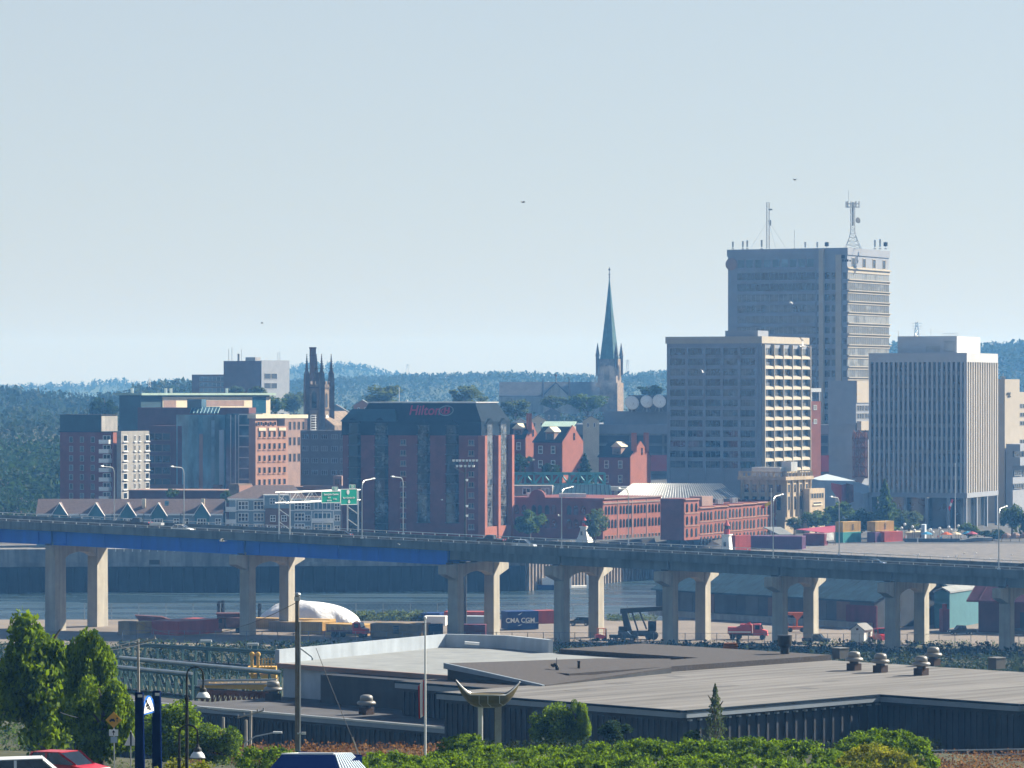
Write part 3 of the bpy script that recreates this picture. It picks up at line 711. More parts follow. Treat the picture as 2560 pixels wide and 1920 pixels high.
# antennas on its roof: each stands on the roof
def lattice(name, label, px, Y, pyb, pyt, w0, w1, extra=None, group=None, taper=None):
    b0 = P(px, pyb, Y); hh = PZ(pyt, Y) - b0.z; o = thing(name, label, 'antenna mast', b0, group); m = MB(); n = max(5, int(hh / 1.3))
    def wd(q): return (w0 + (w1 - w0) * q) if taper is None else (w1 + (w0 - w1) * max(0, 1 - q / taper) ** 1.4)
    C4 = ((-1, -1), (1, -1), (1, 1), (-1, 1))
    for k in range(n):
        q0, q1 = k / n, (k + 1) / n
        for i in range(4):
            c0, c1 = C4[i], C4[(i + 1) % 4]
            f = lambda c, q: b0 + Vector((c[0] * wd(q) / 2, c[1] * wd(q) / 2, hh * q))
            m.tube(f(c0, q0), f(c0, q1), 0.10, n=4)
            m.tube(f(c0, q0) if k % 2 else f(c1, q0), f(c1, q1) if k % 2 else f(c0, q1), 0.06, n=3); m.tube(f(c0, q1), f(c1, q1), 0.06, n=3)
    m.build('lattice', M['galv'], o)
    return o, b0, hh
Yr = 1412
o, b0, hh = lattice('lattice_mast', 'slim pale lattice mast on the left half of the tallest roof', 1920, Yr, 622, 506, 1.1, 1.0)
m = MB()
for px_, r_ in ((1876, 0.05), (1966, 0.05), (1940, 0.05)): m.tube(b0 + Vector((0, 0, hh * 0.62)), P(px_, 622, Yr + (px_ - 1920) * 0.1), 0.035, n=3)
m.build('guy_wire', M['grey_metal'], o)
m = MB(); m.cbox(b0 + Vector((0.8, -0.6, hh * 0.83)), 1.3, 0.5, 0.5); m.tube(b0 + Vector((0.9, -.4, hh * .5)), b0 + Vector((0.9, -.4, hh * .62)), 0.22); m.build('aerial', M['grey_metal'], o)
o, b0, hh = lattice('telecom_tower', 'splayed lattice telecom tower with antenna ring on the right of the tallest roof', 2132, Yr - 4, 622, 506, 5.6, 1.5, taper=0.38)
m = MB()
for z_ in (0.97, 0.90):
    for k in range(10):
        a0_, a1_ = k * .6283, (k + 1) * .6283
        m.tube(b0 + Vector((2.3 * math.cos(a0_), 2.3 * math.sin(a0_), hh * z_)), b0 + Vector((2.3 * math.cos(a1_), 2.3 * math.sin(a1_), hh * z_)), 0.09, n=4)
m.build('ring_platform', M['grey_metal'], o)
pa = MB(); pa.cbox((0, 0, -1.1), 0.34, 0.22, 2.2); pa = pa.mesh('panel_antenna', M['galv'])
for k in range(9):
    a0_ = k * .698 + .2; child('panel_antenna', pa, o, (2.4 * math.cos(a0_), 2.4 * math.sin(a0_), hh * (0.955)), a0_)
m = MB(); m.lathe((0, 0, 0), [(0.1, 0.0), (0.9, 0.5), (1.1, 0.9), (0.0, 0.92)], 12); dsh = child('dish', m.mesh('dish', M['dark_metal']), o)
dsh.location = (1.2, -1.0, hh * 0.60); dsh.rotation_euler = (R(80), 0, R(40))
m = MB(); m.tube(b0 + Vector((-1.5, 0, hh)), b0 + Vector((-1.5, 0, hh + 4.2)), 0.06, n=4); m.tube(b0 + Vector((0, 0, hh * .5)), b0 + Vector((0, 0, hh * 1.0)), 0.35, n=6)
m.build('whip', M['grey_metal'], o)
def small_ant(kind, px, pyt, label, dy=0):
    pb = P(px, 623, Yr + dy); hh = PZ(pyt, Yr) - pb.z; o = thing(kind, label, 'antenna', pb, 'antennas on the tallest roof')
    m = MB(); m.tube(pb, pb + Vector((0, 0, hh)), 0.07, n=5); m.cbox(pb, 0.9, 0.9, 0.25); m.build('pole', M['grey_metal'], o)
    m = MB()
    if kind == 'panel_antenna': m.cbox(pb + Vector((0, -0.2, hh * 0.25)), 0.62, 0.4, hh * 0.75)
    elif kind == 'whip_antenna': m.tube(pb + Vector((0, 0, hh * .3)), pb + Vector((0, 0, hh)), 0.1, 0.03, 5); m.box(pb + Vector((-.5, 0, hh * .4)), (1.0, 0, 0), (0, 0.07, 0), (0, 0, 0.07))
    else: m.lathe(pb + Vector((0, 0, hh * .35)), [(0.1, 0), (0.75, .15), (0.75, hh * .55), (0.1, hh * .6)], 10)
    m.build('aerial', M['galv'] if kind != 'drum_antenna' else M['dark_metal'], o)
for a_ in (('panel_antenna', 1832, 604, 'panel antenna at the left end of the tallest roof'), ('panel_antenna', 1857, 603, 'left panel of the antenna pair on the tallest roof'),
           ('panel_antenna', 1868, 601, 'right panel of the antenna pair on the tallest roof'), ('panel_antenna', 1904, 600, 'panel antenna standing just left of the slim lattice mast'),
           ('whip_antenna', 1986, 575, 'thin whip antenna with a crossbar in the middle of the tallest roof'), ('panel_antenna', 2013, 605, 'short panel antenna right of the thin whip'),
           ('panel_antenna', 2043, 605, 'panel antenna above the notch of the tallest roof'), ('drum_antenna', 2067, 604, 'dark drum antenna left of the telecom tower'),
           ('panel_antenna', 2187, 600, 'panel antenna right of the telecom tower'), ('panel_antenna', 2200, 598, 'tall panel antenna near the right end of the tallest roof'), ('drum_antenna', 2214, 604, 'pale drum antenna at the right corner of the tallest roof')): small_ant(*a_)

# ================================================================== ribbed office block
C_ = Bld('ribbed_office', 'ribbed office block with close vertical fins, its right side bright in the sun', 'office building', 2417, 1200, 22, 2172, 2495, 9.5)
z1 = C_.z(882); zf0, zf1 = C_.z(1233), C_.z(905)
C_.part('wall', M['concrete_dark'], C_.box(zf0, zf1, g=-0.9))
C_.part('top_band', M['fin_stone'], C_.box(zf1, z1))
C_.part('bottom_band', M['tower_stone'], C_.box(C_.z(1245), zf0, g=0.1))
C_.part('ground_floor_glazing', M['glass'], C_.box(9.5, C_.z(1245), g=-2.6))
hF = zf1 - zf0
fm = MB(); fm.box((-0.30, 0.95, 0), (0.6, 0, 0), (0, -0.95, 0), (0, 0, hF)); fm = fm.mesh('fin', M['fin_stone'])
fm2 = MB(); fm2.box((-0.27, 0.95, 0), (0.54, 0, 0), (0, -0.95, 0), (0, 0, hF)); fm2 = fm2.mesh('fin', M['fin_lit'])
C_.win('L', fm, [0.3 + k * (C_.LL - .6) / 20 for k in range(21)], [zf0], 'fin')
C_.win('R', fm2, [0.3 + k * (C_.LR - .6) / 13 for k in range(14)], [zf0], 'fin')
def strip(n_, w_, side, L_):
    mb = MB(); fh = hF / 10
    mb.box((-w_ / 2, 0.84, 0), (w_, 0, 0), (0, 0.05, 0), (0, 0, hF), 0)
    for k in range(10): mb.box((-w_ / 2, 0.76, k * fh), (w_, 0, 0), (0, 0.08, 0), (0, 0, fh * 0.3), 1)
    me = mb.mesh('window_strip', [M['glass'], M['concrete_dark']]); C_.win(side, me, [0.3 + (k + .5) * (L_ - .6) / n_ for k in range(n_)], [zf0], 'window_strip')
strip(20, (C_.LL - .6) / 20 - 0.62, 'L', C_.LL); strip(13, (C_.LR - .6) / 13 - .5, 'R', C_.LR)
me = MB(); me.cbox((0, 0.4, 0), 0.8, 0.8, C_.z(1245) - 9.5); me = me.mesh('column', M['tower_stone'])
C_.win('L', me, [0.5, C_.LL * .19, C_.LL * .41, C_.LL * .63, C_.LL * .85, C_.LL - .5], [9.5], 'column'); C_.win('R', me, [C_.LR * .33, C_.LR * .66, C_.LR - .5], [9.5], 'column')
pc = Bld(None, '', '', 2392, 1213, 22, 2244, 2451, 40)
b = MB(); b.box(pc.pt(0, 0, z1 - 1), pc.dl * pc.LL, pc.dr * pc.LR, Vector((0, 0, PZ(840, 1213) - z1 + 1))); C_.part('roof_house', M['fin_stone'], b)
b = MB()
for f0, f1, za, zb_ in ((0.28, 0.52, 0.1, 0.45), (0.03, 0.22, 0.1, 0.75)): b.box(pc.pt(pc.LL * f0, 0, z1 + 5 * za) + pc.nl * .05, pc.dl * pc.LL * (f1 - f0), pc.nl * 0.08, Vector((0, 0, 5 * (zb_ - za))))
C_.part('louvre', M['grey_metal'], b)
b = MB()
for k in range(9): q_ = pc.pt(pc.LL * .25 * (1 - k / 8), 1, PZ(840, 1213)); b.tube(q_, q_ + Vector((0, 0, 0.9)), 0.05, n=4)
b.box(pc.pt(0, 1, PZ(840, 1213) + .85), pc.dl * pc.LL * .25, pc.dr * .06, Vector((0, 0, 0.07)))
b.tube(pc.pt(pc.LL, 1, PZ(840, 1213)), pc.pt(pc.LL, 1, PZ(826, 1213)), 0.07, n=4); b.tube(pc.pt(pc.LL * .45, 1, PZ(840, 1213)), pc.pt(pc.LL * .45, 1, PZ(822, 1213)), 0.06, n=4)
C_.part('roof_rail', M['galv'], b)

# ================================================================== blank concrete tower with lattice stair
D = Bld('blank_concrete_tower', 'blank grey concrete tower with a pink lattice stair on its right', 'tower block', 2140, 1330, 30, 2070, 2215, 14.0)
z1 = D.z(952)
D.part('wall', M['tower_stone'], D.box(D.z(1062), z1)); D.part('lower_wall', M['tower_stone'], D.box(14, D.z(1062), t0=0.5, r0=0.6))
b = MB(); b.box(D.pt(0, 0.2, D.z(1007)) + D.nr * .06, D.dr * (D.LR - .4), D.nr * 0.2, Vector((0, 0, z1 - D.z(1007)))); D.part('lit_panel', M['beige'], b)  # thin beige panel paints the sunlit upper part of the right face
me = winmesh(5.5, 2.0, M['glass'], M['grey_metal'], 0.15, 3, 1); D.win('R', me, [3.4, 9.5], [D.z(1028), D.z(1048)])
b = MB(); b.box(D.pt(-0.4, -0.2, D.z(1076)), D.dr * D.LR, D.nr * 1.6, Vector((0, 0, D.z(1053) - D.z(1076)))); D.part('overhang', M['beige'], b)
st = MB(); Ys = 1322
def sp2(px, py, dy=0): return P(px, py, Ys + dy)
for px in (2137, 2147, 2164):
    st.tube(sp2(px, 1190), sp2(px, 1080), 0.22, n=4)
for k in range(5):
    py = 1097 + k * 24; st.box(sp2(2132, py), (PX(2170, Ys) - PX(2132, Ys), 0, 0), (0, 2, 0), (0, 0, 0.5))
    for (xa, xb) in ((2133, 2147), (2147, 2164)): st.tube(sp2(xa, py), sp2(xb, py - 22), 0.14, n=4); st.tube(sp2(xb, py), sp2(xa, py - 22), 0.14, n=4)
D.part('stair_lattice', M['rust'], st)
st = MB(); st.box(sp2(2131, 1196, 1.6), (PX(2170, Ys) - PX(2131, Ys), 0, 0), (0, 1.2, 0), (0, 0, PZ(1080, Ys) - PZ(1196, Ys)))
pts = [sp2(2138, 1190), sp2(2165, 1190), sp2(2150, 1216), sp2(2141, 1216)]
st.loft([[p + Vector((0, 2.0, 0)) for p in pts], pts])
D.part('stair_screen', M['brick_mauve'], st)

# ================================================================== long parking structure with red panels
E = Bld('parking_structure', 'long dark parking structure with red panels behind the brick gabled houses', 'parking garage', 2076, 1385, 8, 1408, 2110, 14.0)
zt_ = E.z(1062)
E.part('wall', M['concrete_dark'], E.box(E.z(1172), E.z(1085), g=-0.6)); E.part('lower_wall', M['dark_grey_wall'], E.box(14, E.z(1172)))
E.part('fascia', M['tower_stone'], E.box(E.z(1085), zt_))
b = MB(); b.box(E.pt(E.tl(1672), 5, zt_ - .3), E.dl * (E.tl(1505) - E.tl(1672)), E.dr * 20, Vector((0, 0, E.z(1029) - zt_ + .3))); E.part('upper_storey', M['tower_stone'], b)
me = MB(); L_ = (E.LL - 1) / 8
me.box((-L_ / 2 + .4, 0.3, 0), (L_ - .8, 0, 0), (0, 0.2, 0), (0, 0, 2.6), 0); me.box((-L_ / 2 + .4, 0.2, -0.6), (L_ - .8, 0, 0), (0, 0.3, 0), (0, 0, 0.6), 1)
me = me.mesh('deck_opening', [M['black'], M['dark_grey_wall']])
E.win('L', me, E.grid(.5, E.LL - .5, 8), [E.z(1108), E.z(1134), E.z(1160)], 'deck_opening')
rp_ = MB(); rp_.box((-3.0, -0.1, 0), (6.0, 0, 0), (0, 0.3, 0), (0, 0, 5.6)); rp_ = rp_.mesh('red_panel', M['red_panel'])
E.win('L', rp_, [E.tl(2052), E.tl(2008), E.tl(1648), E.tl(1600), E.tl(1690)], [E.z(1179)], 'red_panel')
def dish(px, py, r, label):
    Yd = 1376; c = P(px, py, Yd); zr_ = E.z(1029); o = thing('satellite_dish', label, 'satellite dish', (c.x, Yd + 1.5, zr_ + .02), 'white satellite dishes on the parking roof')
    m = MB(); m.lathe((0, 0, 0), [(0.05, 0.55), (r * .5, 0.42), (r * .85, 0.12), (r, 0), (r * .83, .06), (r * .48, .36), (0.04, 0.48)][::-1], 20)
    d = child('reflector', m.mesh('reflector', M['white'], smooth=True), o); d.location = (0, -1.5, c.z - zr_); d.rotation_euler = (R(72), 0, R(15))
    m = MB(); m.tube((c.x, Yd + 1.5, zr_), (c.x, Yd + .6, c.z), 0.22, n=6); m.tube((c.x, Yd + .3, c.z - r * .6), (c.x + .5, Yd - 1.4, c.z), 0.08, n=4)
    for sx in (-1, 1): m.tube((c.x + sx * r * .6, Yd + 2, zr_), (c.x, Yd + .8, c.z + .2), 0.1, n=4)
    m.build('mount', M['grey_metal'], o)
dish(1580, 1007, 2.55, 'left satellite dish of three white ones, the lowest'); dish(1617, 1004, 2.3, 'middle satellite dish of three white ones'); dish(1648, 1003, 2.45, 'right satellite dish of three white ones, against the office block')
b_ = Bld('plant_house', 'small dark rooftop hut behind the white satellite dishes', 'rooftop hut', 1668, 1392, 10, 1572, 1690, E.z(1029)); b_.part('wall', M['dark_grey_wall'], b_.box(b_.z0, PZ(988, 1392)))

# small red brick block, beige block at the right edge
s = Bld('red_brick_block', 'narrow red brick block with white windows squeezed between two office towers', 'building', 2051, 1372, 62, 2040, 2100, 18.0)
s2 = Bld('red_brick_block', 'narrow pink brick block with a white roof pergola squeezed between the office towers', 'building', 2019, 1365, 48, 2000, 2052, 22.0)
s2.part('wall', M['brick_lit'], s2.box(22, s2.z(1003)))
me = winmesh(1.6, 1.7, M['curtain'], M['white'], 0.2); s2.win('R', me, [s2.tr(2023.5), s2.tr(2038)], [s2.z(1025), s2.z(1060)])
b = MB()
for px in (2021, 2029, 2049): q_ = s2.pt(0, s2.tr(px), s2.z(1003)); b.tube(q_, q_ + Vector((0, 0, 4.0)), 0.14, n=4)
b.box(s2.pt(-.2, -1, s2.z(980)), s2.dr * (s2.LR + 1), s2.dl * 3, Vector((0, 0, 1.3))); s2.part('pergola', M['white_metal'], b)
bpy.data.objects.remove(s.root)
e = Bld('beige_block', 'plain beige block with dark rooftop lettering right of the ribbed office', 'building', 2512, 1258, 32, 2470, 2549, 11.0)
e.part('wall', M['beige'], e.box(11, e.z(948)))
b = MB()
for k in range(4): b.box(e.pt(0, e.tr(2516) + k * .75, e.z(987)) + e.nr * .1, e.dr * 0.5, e.nr * .1, Vector((0, 0, .55 + (k % 2) * .3)))
for k in range(3): b.box(e.pt(0, e.tr(2519) + k * .75, e.z(993)) + e.nr * .1, e.dr * 0.5, e.nr * .1, Vector((0, 0, .5 + (k % 2) * .3)))
e.part('dark_lettering', M['logo_dark'], b)
b = MB(); b.tube(e.pt(2, 3, e.z(948)), e.pt(2, 3, e.z(932)), 0.1, n=4); b.cbox(e.pt(2, 3, e.z(948)), 1.4, 1.2, .9); e.part('roof_mast', M['grey_metal'], b)
e2 = Bld('beige_wing', 'beige wing with strip windows at the right edge of the view', 'building', 2549, 1272, 32, 2530, 2640, 11.0)
e2.part('wall', M['beige'], e2.box(11, e2.z(980)))
me = winmesh(7.6, 1.5, M['glass_blinds'], M['grey_metal'], .15, 4, 1); e2.win('R', me, [e2.LR * .14, e2.LR * .40, e2.LR * .66], [e2.z(1021), e2.z(1043), e2.z(1064), e2.z(1110)])
e3 = Bld('canopy_block', 'low beige block with a deep rounded canopy in front of the beige wing', 'building', 2532, 1254, 25, 2511, 2660, 11.0)
e3.part('wall', M['tower_stone'], e3.box(11, e3.z(1110), t1=e3.LL * .8)); 
b = MB(); b.box(e3.pt(0, 0, e3.z(1164)) + e3.nr * 0, e3.dr * e3.LR, e3.nr * 2.4, Vector((0, 0, e3.z(1143) - e3.z(1164)))); b.box(e3.pt(0, 0, e3.z(1128)), e3.dr * e3.LR, e3.nr * 2.4, Vector((0, 0, 2.2))); e3.part('canopy', M['tower_stone'], b)
me = winmesh(8, 1.7, M['glass'], M['grey_metal'], .15, 4, 1); e3.win('R', me, [4.5, 13.5], [e3.z(1142), e3.z(1190), e3.z(1222)], eps=.3)

# ================================================================== classical stone customs building
F_ = Bld('stone_building', 'classical cream stone building with tall pilasters and a roof balustrade', 'building', 1962, 1152, 31, 1852, 2026, 11.0)
z1 = F_.z(1192)
F_.part('wall', M['stone_cream'], F_.box(11, z1))
F_.part('cornice', M['stone_cream'], F_.box(z1 - 1.0, z1, g=0.7))
me = winmesh(1.7, 2.6, M['glass'], M['stone_cream'], .18); me2 = winmesh(1.7, 4.2, M['glass'], M['stone_cream'], .18)
pl_, pr_ = F_.grid(.6, F_.LL - .6, 5), F_.grid(.6, F_.LR - .6, 4)
F_.win('L', me, pl_, [F_.z(1233)]); F_.win('R', me, pr_, [F_.z(1233)]); F_.win('L', me2, pl_, [F_.z(1277)]); F_.win('R', me2, pr_, [F_.z(1277)])
col = MB(); col.lathe((0, -.1, 0), [(.55, 0), (.5, .5), (.42, 11.4), (.6, 11.8)], 10); col = col.mesh('pilaster', M['stone_cream'])
F_.win('R', col, [.5 + k * (F_.LR - 1) / 4 for k in range(5)], [F_.z(1296) + .1], 'pilaster'); F_.win('L', col, [.5 + k * (F_.LL - 1) / 5 for k in range(1, 6)], [F_.z(1296) + .1], 'pilaster')
b = MB()
for d_, L_ in ((F_.dl, F_.LL), (F_.dr, F_.LR)):
    for k in range(9): q_ = F_.C + d_ * (k * L_ / 8) + Vector((0, 0, z1)); b.cbox(q_, .5 if k % 4 else 1.0, .5 if k % 4 else 1.0, 1.5, F_.a)
    b.box(F_.C + Vector((0, 0, z1 + 1.1)) - (F_.dr if d_ is F_.dl else F_.dl) * .2, d_ * L_, (F_.dr if d_ is F_.dl else F_.dl) * .4, Vector((0, 0, .35)))
F_.part('balustrade', M['stone_cream'], b)
b = MB(); b.box(F_.pt(3, 3, z1), F_.dl * (F_.LL - 5), F_.dr * 6, Vector((0, 0, 2.6))); b.box(F_.pt(1, 6, z1 + .0), F_.dl * 3, F_.dr * 4, Vector((0, 0, 4.2))); F_.part('roof_house', M['galv'], b)
F_.part('base_ledge', M['stone_cream'], F_.box(F_.z(1300), F_.z(1293), g=.5))
n_ = Bld('stone_annex', 'small modern stone annex with a dark ribbon window beside the classical stone building', 'building', 2024, 1160, 30, 2008, 2062, 11.0)
n_.part('wall', M['stone_cream'], n_.box(11, n_.z(1222))); me = winmesh(n_.LR - 1.5, 1.8, M['glass'], M['stone_cream'], .2, 5, 1); n_.win('R', me, [n_.LR / 2], [n_.z(1248)]); me = winmesh(n_.LR * .55, .8, M['glass'], M['cream'], .15, 1, 1, .2); n_.win('R', me, [n_.LR / 2], [n_.z(1262)])
# pale blue hall with the folded red panel
Gq = thing('pale_blue_hall', 'pale blue hall with sloping roof and a folded red and white wall panel', 'building', (PX(2095, 1215), 1215, 11))
b = MB(); f_ = [P(2030, 1196, 1232), P(2095, 1212, 1218), P(2158, 1235, 1206)]
b.loft([[Vector((p.x, p.y, 11)) for p in f_] + [Vector((p.x + 6, p.y + 18, 11)) for p in f_[::-1]], f_ + [p + Vector((6, 18, 1)) for p in f_[::-1]]])
b.build('wall', M['pale_blue'], Gq)
b = MB()
def fold(p0, p1, t0, b0_, t1, b1_, mi, Ya, Yb): b.box  # folded strip between two columns
for (pa, ta, ba, Ya, pb, tb_, bb, Yb, mi) in ((2078, 1207, 1222, 1206, 2104, 1212, 1262, 1200, 0), (2104, 1212, 1270, 1199, 2116, 1210, 1264, 1203, 1), (2116, 1208, 1262, 1203, 2134, 1212, 1254, 1199, 2), (2088, 1224, 1262, 1204.5, 2097, 1227, 1268, 1203, 3)):
    A1, A2, B1, B2 = P(pa, ba, Ya), P(pa, ta, Ya), P(pb, bb, Yb), P(pb, tb_, Yb); d_ = Vector((0, .5, 0))
    b.loft([[A1, B1, B2, A2], [A1 + d_, B1 + d_, B2 + d_, A2 + d_]], mi)
b.build('folded_panel', [M['red_panel'], M['pink_red'], M['rust'], M['white']], Gq)
# ================================================================== left part of the city
b_ = Bld('hillside_office', 'dark brown office slab with a blank mauve end wall on the far hillside', 'office building', 651, 1700, 30, 559, 722, 30.0)
b_.part('wall', M['brick_brown'], b_.box(30, b_.z(902)))
b = MB(); b.box(b_.pt(0, .3, 30) + b_.nr * .05, b_.dr * (b_.LR - .3), b_.nr * .3, Vector((0, 0, b_.z(900.5) - 30))); b_.part('end_wall', M['tower_stone'], b)
me = winmesh(5.5, 2.6, M['glass'], M['grey_metal'], .2); b_.win('R', me, [b_.tr(668), b_.tr(682)], [b_.z(948), b_.z(972)], eps=.4)
b = MB(); w0 = b_.tl(652.5); b.box(b_.pt(w0, 2, 30), b_.dl * (b_.tl(473) - w0), b_.dr * 18, Vector((0, 0, b_.z(936) - 30))); b_.part('low_wing', M['brick_brown'], b)
me = winmesh(22, 2.0, M['glass_blue'], M['grey_metal'], .25, 10, 1); b_.win('L', me, [b_.tl(546)], [b_.z(953), b_.z(967), b_.z(981)], eps=-1.8)
b = MB(); b.box(b_.pt(b_.tl(625), 4, b_.z(902)), b_.dl * 5, b_.dr * 4, Vector((0, 0, 1.6)))
for px, pyt, r_ in ((587, 884, .6), (562, 872, .12), (570, 868, .12), (594, 873, .1), (685, 881, .1), (690, 880, .1)):
    q_ = b_.pt(b_.tl(px), 3, b_.z(902)); b.tube(q_, Vector((q_.x, q_.y, PZ(pyt, 1700))), r_, n=5)
b_.part('roof_mast', M['grey_metal'], b)

g_ = Bld('flat_roof_hall', 'broad hall with a thin flat pale green roof slab and cream upper walls', 'building', 352, 1310, 33, 298, 674, 12.0)
zr = g_.z(988)
g_.part('wall', M['slate_teal'], g_.box(12, zr))
b = MB(); b.box(g_.pt(0, g_.tr(405), 12) + g_.nr * .02, g_.dr * (g_.LR - g_.tr(405)), g_.nr * .3, Vector((0, 0, zr - .6 - 12))); g_.part('upper_wall', M['cream'], b)
g_.part('roof', M['copper_pale'], g_.box(zr, zr + .7, g=1.6))
b = MB()
for p0, p1, y0, y1 in ((407, 438, 1019, 1001), (505, 608, 1016, 1002)): b.box(g_.pt(0, g_.tr(p0), g_.z(y0)) + g_.nr * .28, g_.dr * (g_.tr(p1) - g_.tr(p0)), g_.nr * .1, Vector((0, 0, g_.z(y1) - g_.z(y0))))
g_.part('stone_panel', M['brick_mauve'], b)
b = MB(); b.box(g_.pt(0, g_.tr(629), g_.z(1035)) + g_.nr * .28, g_.dr * (g_.tr(663) - g_.tr(629)), g_.nr * .1, Vector((0, 0, g_.z(993) - g_.z(1035)))); g_.part('glazing', M['glass_blue'], b)
for px in (366, 450, 463, 602): b = MB(); b.cbox(g_.pt(6, g_.tr(px), zr + .7), .8, .8, 1.6); g_.part('roof_vent', M['white_metal'], b)
st = Bld('setback_block', 'dark reddish block stepping back above the glass facade, with a blue skylight', 'building', 622, 1262, 18, 344, 640, 12.0)
st.part('wall', M['brick_dark'], st.box(12, st.z(1019)))
b = MB(); b.box(st.pt(st.tl(505), -.4, st.z(1021)), st.dl * (st.tl(469) - st.tl(505)), st.dr * 4, Vector((0, 0, st.z(998) - st.z(1021)))); st.part('stair_box', M['glass_blue'], b)
k_ = MB(); pts = [st.pt(st.tl(553), -3, st.z(1034)), st.pt(st.tl(484), -3, st.z(1034)), st.pt(st.tl(480), 0, st.z(1020)), st.pt(st.tl(550), 0, st.z(1020))]
k_.loft([pts, [p + Vector((0, .4, .4)) for p in pts]]); 
for i in range(9): k_.tube(pts[0].lerp(pts[1], i / 8) + Vector((0, -.1, .1)), pts[3].lerp(pts[2], i / 8) + Vector((0, -.1, .1)), .12, n=4, mi=1)
st.part('skylight', [M['glass_blue'], M['teal_steel']], k_)

gl = Bld('glass_office', 'office with a tall curved blue glass facade between brick wings', 'office building', 636, 1222, 14, 372, 660, 12.0)
gl.part('wall', M['brick_dark'], gl.box(12, gl.z(1065), t0=gl.tl(441)))
gl.part('side_wall', M['glass_blue'], gl.box(12, gl.z(1034), t0=0, t1=gl.tl(562), g=-.3))
t0, t1 = gl.tl(562), gl.tl(441); b = MB(); n = 10; fh = 3.3; zt_ = gl.z(1037)
lo = [gl.pt(t0 + (t1 - t0) * k / n, 0, 12) + gl.nl * (2.6 * math.sin(math.pi * k / n)) for k in range(n + 1)]
b.prism([(p.x, p.y) for p in lo[::-1]] + [tuple(gl.pt(t0, 6, 0)[:2]), tuple(gl.pt(t1, 6, 0)[:2])], 12, zt_)
gl.part('curved_glass', M['glass_teal'], b)
for f0, f1, mm_ in ((.02, .10, 'pale_blue'), (.18, .24, 'glass_blue'), (.40, .47, 'brick_mauve'), (.60, .68, 'glass_blinds'), (.86, .97, 'brick_dark')):  # vertical strips that paint reflections onto the curved glass
    b = MB(); A_ = [gl.pt(t0 + (t1 - t0) * f, 0, 0) + gl.nl * (2.6 * math.sin(math.pi * f) + .05) for f in (f0, f1)]; b.prism([(p.x, p.y) for p in (A_[1], A_[0])] + [tuple((p - gl.nl * .1)[:2]) for p in A_], 14 + 6 * rnd.random(), zt_ - 1 - 5 * rnd.random()); gl.part('painted_reflection', M['glass_teal' if mm_ == 'glass_blinds' else mm_], b)
b = MB()
nf = int((gl.z(1036) - 12) / fh)
for k in range(nf + 1):
    z_ = 12 + k * fh; b.box(gl.pt(-.2, 0, z_) + gl.nl * -.1, gl.dl * (gl.tl(598) + .2), gl.nl * .25, Vector((0, 0, .3)))
for px in (636, 598, 590, 578): b.box(gl.pt(gl.tl(px), 0, 12), gl.dl * .25, gl.nl * .2, Vector((0, 0, nf * fh)))
gl.part('mullion', M['galv'], b)
me = winmesh(2.6, 2.2, M['glass'], M['brick_brown'], .15, 1, 1, .12); gl.win('L', me, [gl.tl(p) for p in (378, 396, 416)], [gl.z(1101 + 28.5 * k) for k in range(5)])
gl.part('podium', M['brick_brown'], gl.box(12, gl.z(1212), t0=gl.tl(545), t1=gl.LL + 2, g=1.6))

pk = Bld('pink_brick_office', 'sunlit pink brick office with rows of paired windows and a cream top band', 'office building', 639, 1215, 31, 622, 720, 12.0)
pk.part('wall', M['brick_pink'], pk.box(12, pk.z(1066)))
pk.part('upper_wall', M['brick_pink'], pk.box(pk.z(1066), pk.z(1040), r0=0.2, r1=pk.tr(694), t0=.3)); pk.part('top_band', M['cream'], pk.box(pk.z(1046), pk.z(1036), r1=pk.tr(720), g=.3))
me = winmesh(1.35, 1.9, M['glass'], M['brick_pink'], .1, 1, 1, .15); pos = [pk.tr(p) for p in (648.5, 661, 673.5, 686, 698.5, 711)]
pk.win('R', me, pos, [pk.z(1094 + 30 * k) for k in range(5)])
me = winmesh(1.3, 1.2, M['glass'], M['brick_pink'], .1); pk.win('R', me, [pk.tr(p) for p in (646, 653, 664, 676, 687)], [pk.z(1064)])
b = MB()
for k in range(3):
    t_ = (pos[2 * k] + pos[2 * k + 1]) / 2; b.box(pk.pt(0, t_ - 1.9, pk.z(1077)) + pk.nr * .05, pk.dr * 3.8, pk.nr * .2, Vector((0, 0, .9)))
pk.part('window_arch', M['cream'], b)
pk2 = Bld('mauve_brick_office', 'mauve brick office with tall narrow windows behind the pink brick one', 'office building', 712, 1236, 31, 690, 768, 12.0)
pk2.part('wall', M['brick_mauve'], pk2.box(12, pk2.z(1046))); pk2.part('top_band', M['cream'], pk2.box(pk2.z(1046), pk2.z(1037), g=.2))
me = winmesh(1.3, 2.6, M['glass'], M['brick_mauve'], .1); pk2.win('R', me, [pk2.tr(p) for p in (725, 736, 747, 758)], [pk2.z(1075), pk2.z(1114), pk2.z(1155)])
b = MB()
for k in range(7): b.box(pk2.pt(-1, pk2.LR + .5, pk2.z(1076 - k * 6.2)), pk2.dr * 2.8, pk2.nr * .3, Vector((0, 0, .12)))
for dx in (.5, 3.1): b.tube(pk2.pt(-1, pk2.LR + dx, pk2.z(1080)), pk2.pt(-1, pk2.LR + dx, pk2.z(1038)), .1, n=4)
pk2.part('white_scaffold', M['white_metal'], b)
dk = Bld('dark_office', 'plain dark grey office block with triple windows beside the hotel', 'office building', 874, 1180, 12, 751, 890, 12.0)
dk.part('wall', M['dark_grey_wall'], dk.box(12, dk.z(1076)))
me = winmesh(1.9, 1.5, M['glass_blinds'], M['tower_stone'], .12, 3, 1); dk.win('L', me, [dk.tl(p) for p in (763, 787, 811, 836, 858)], [dk.z(1098 + 30 * k) for k in range(4)])
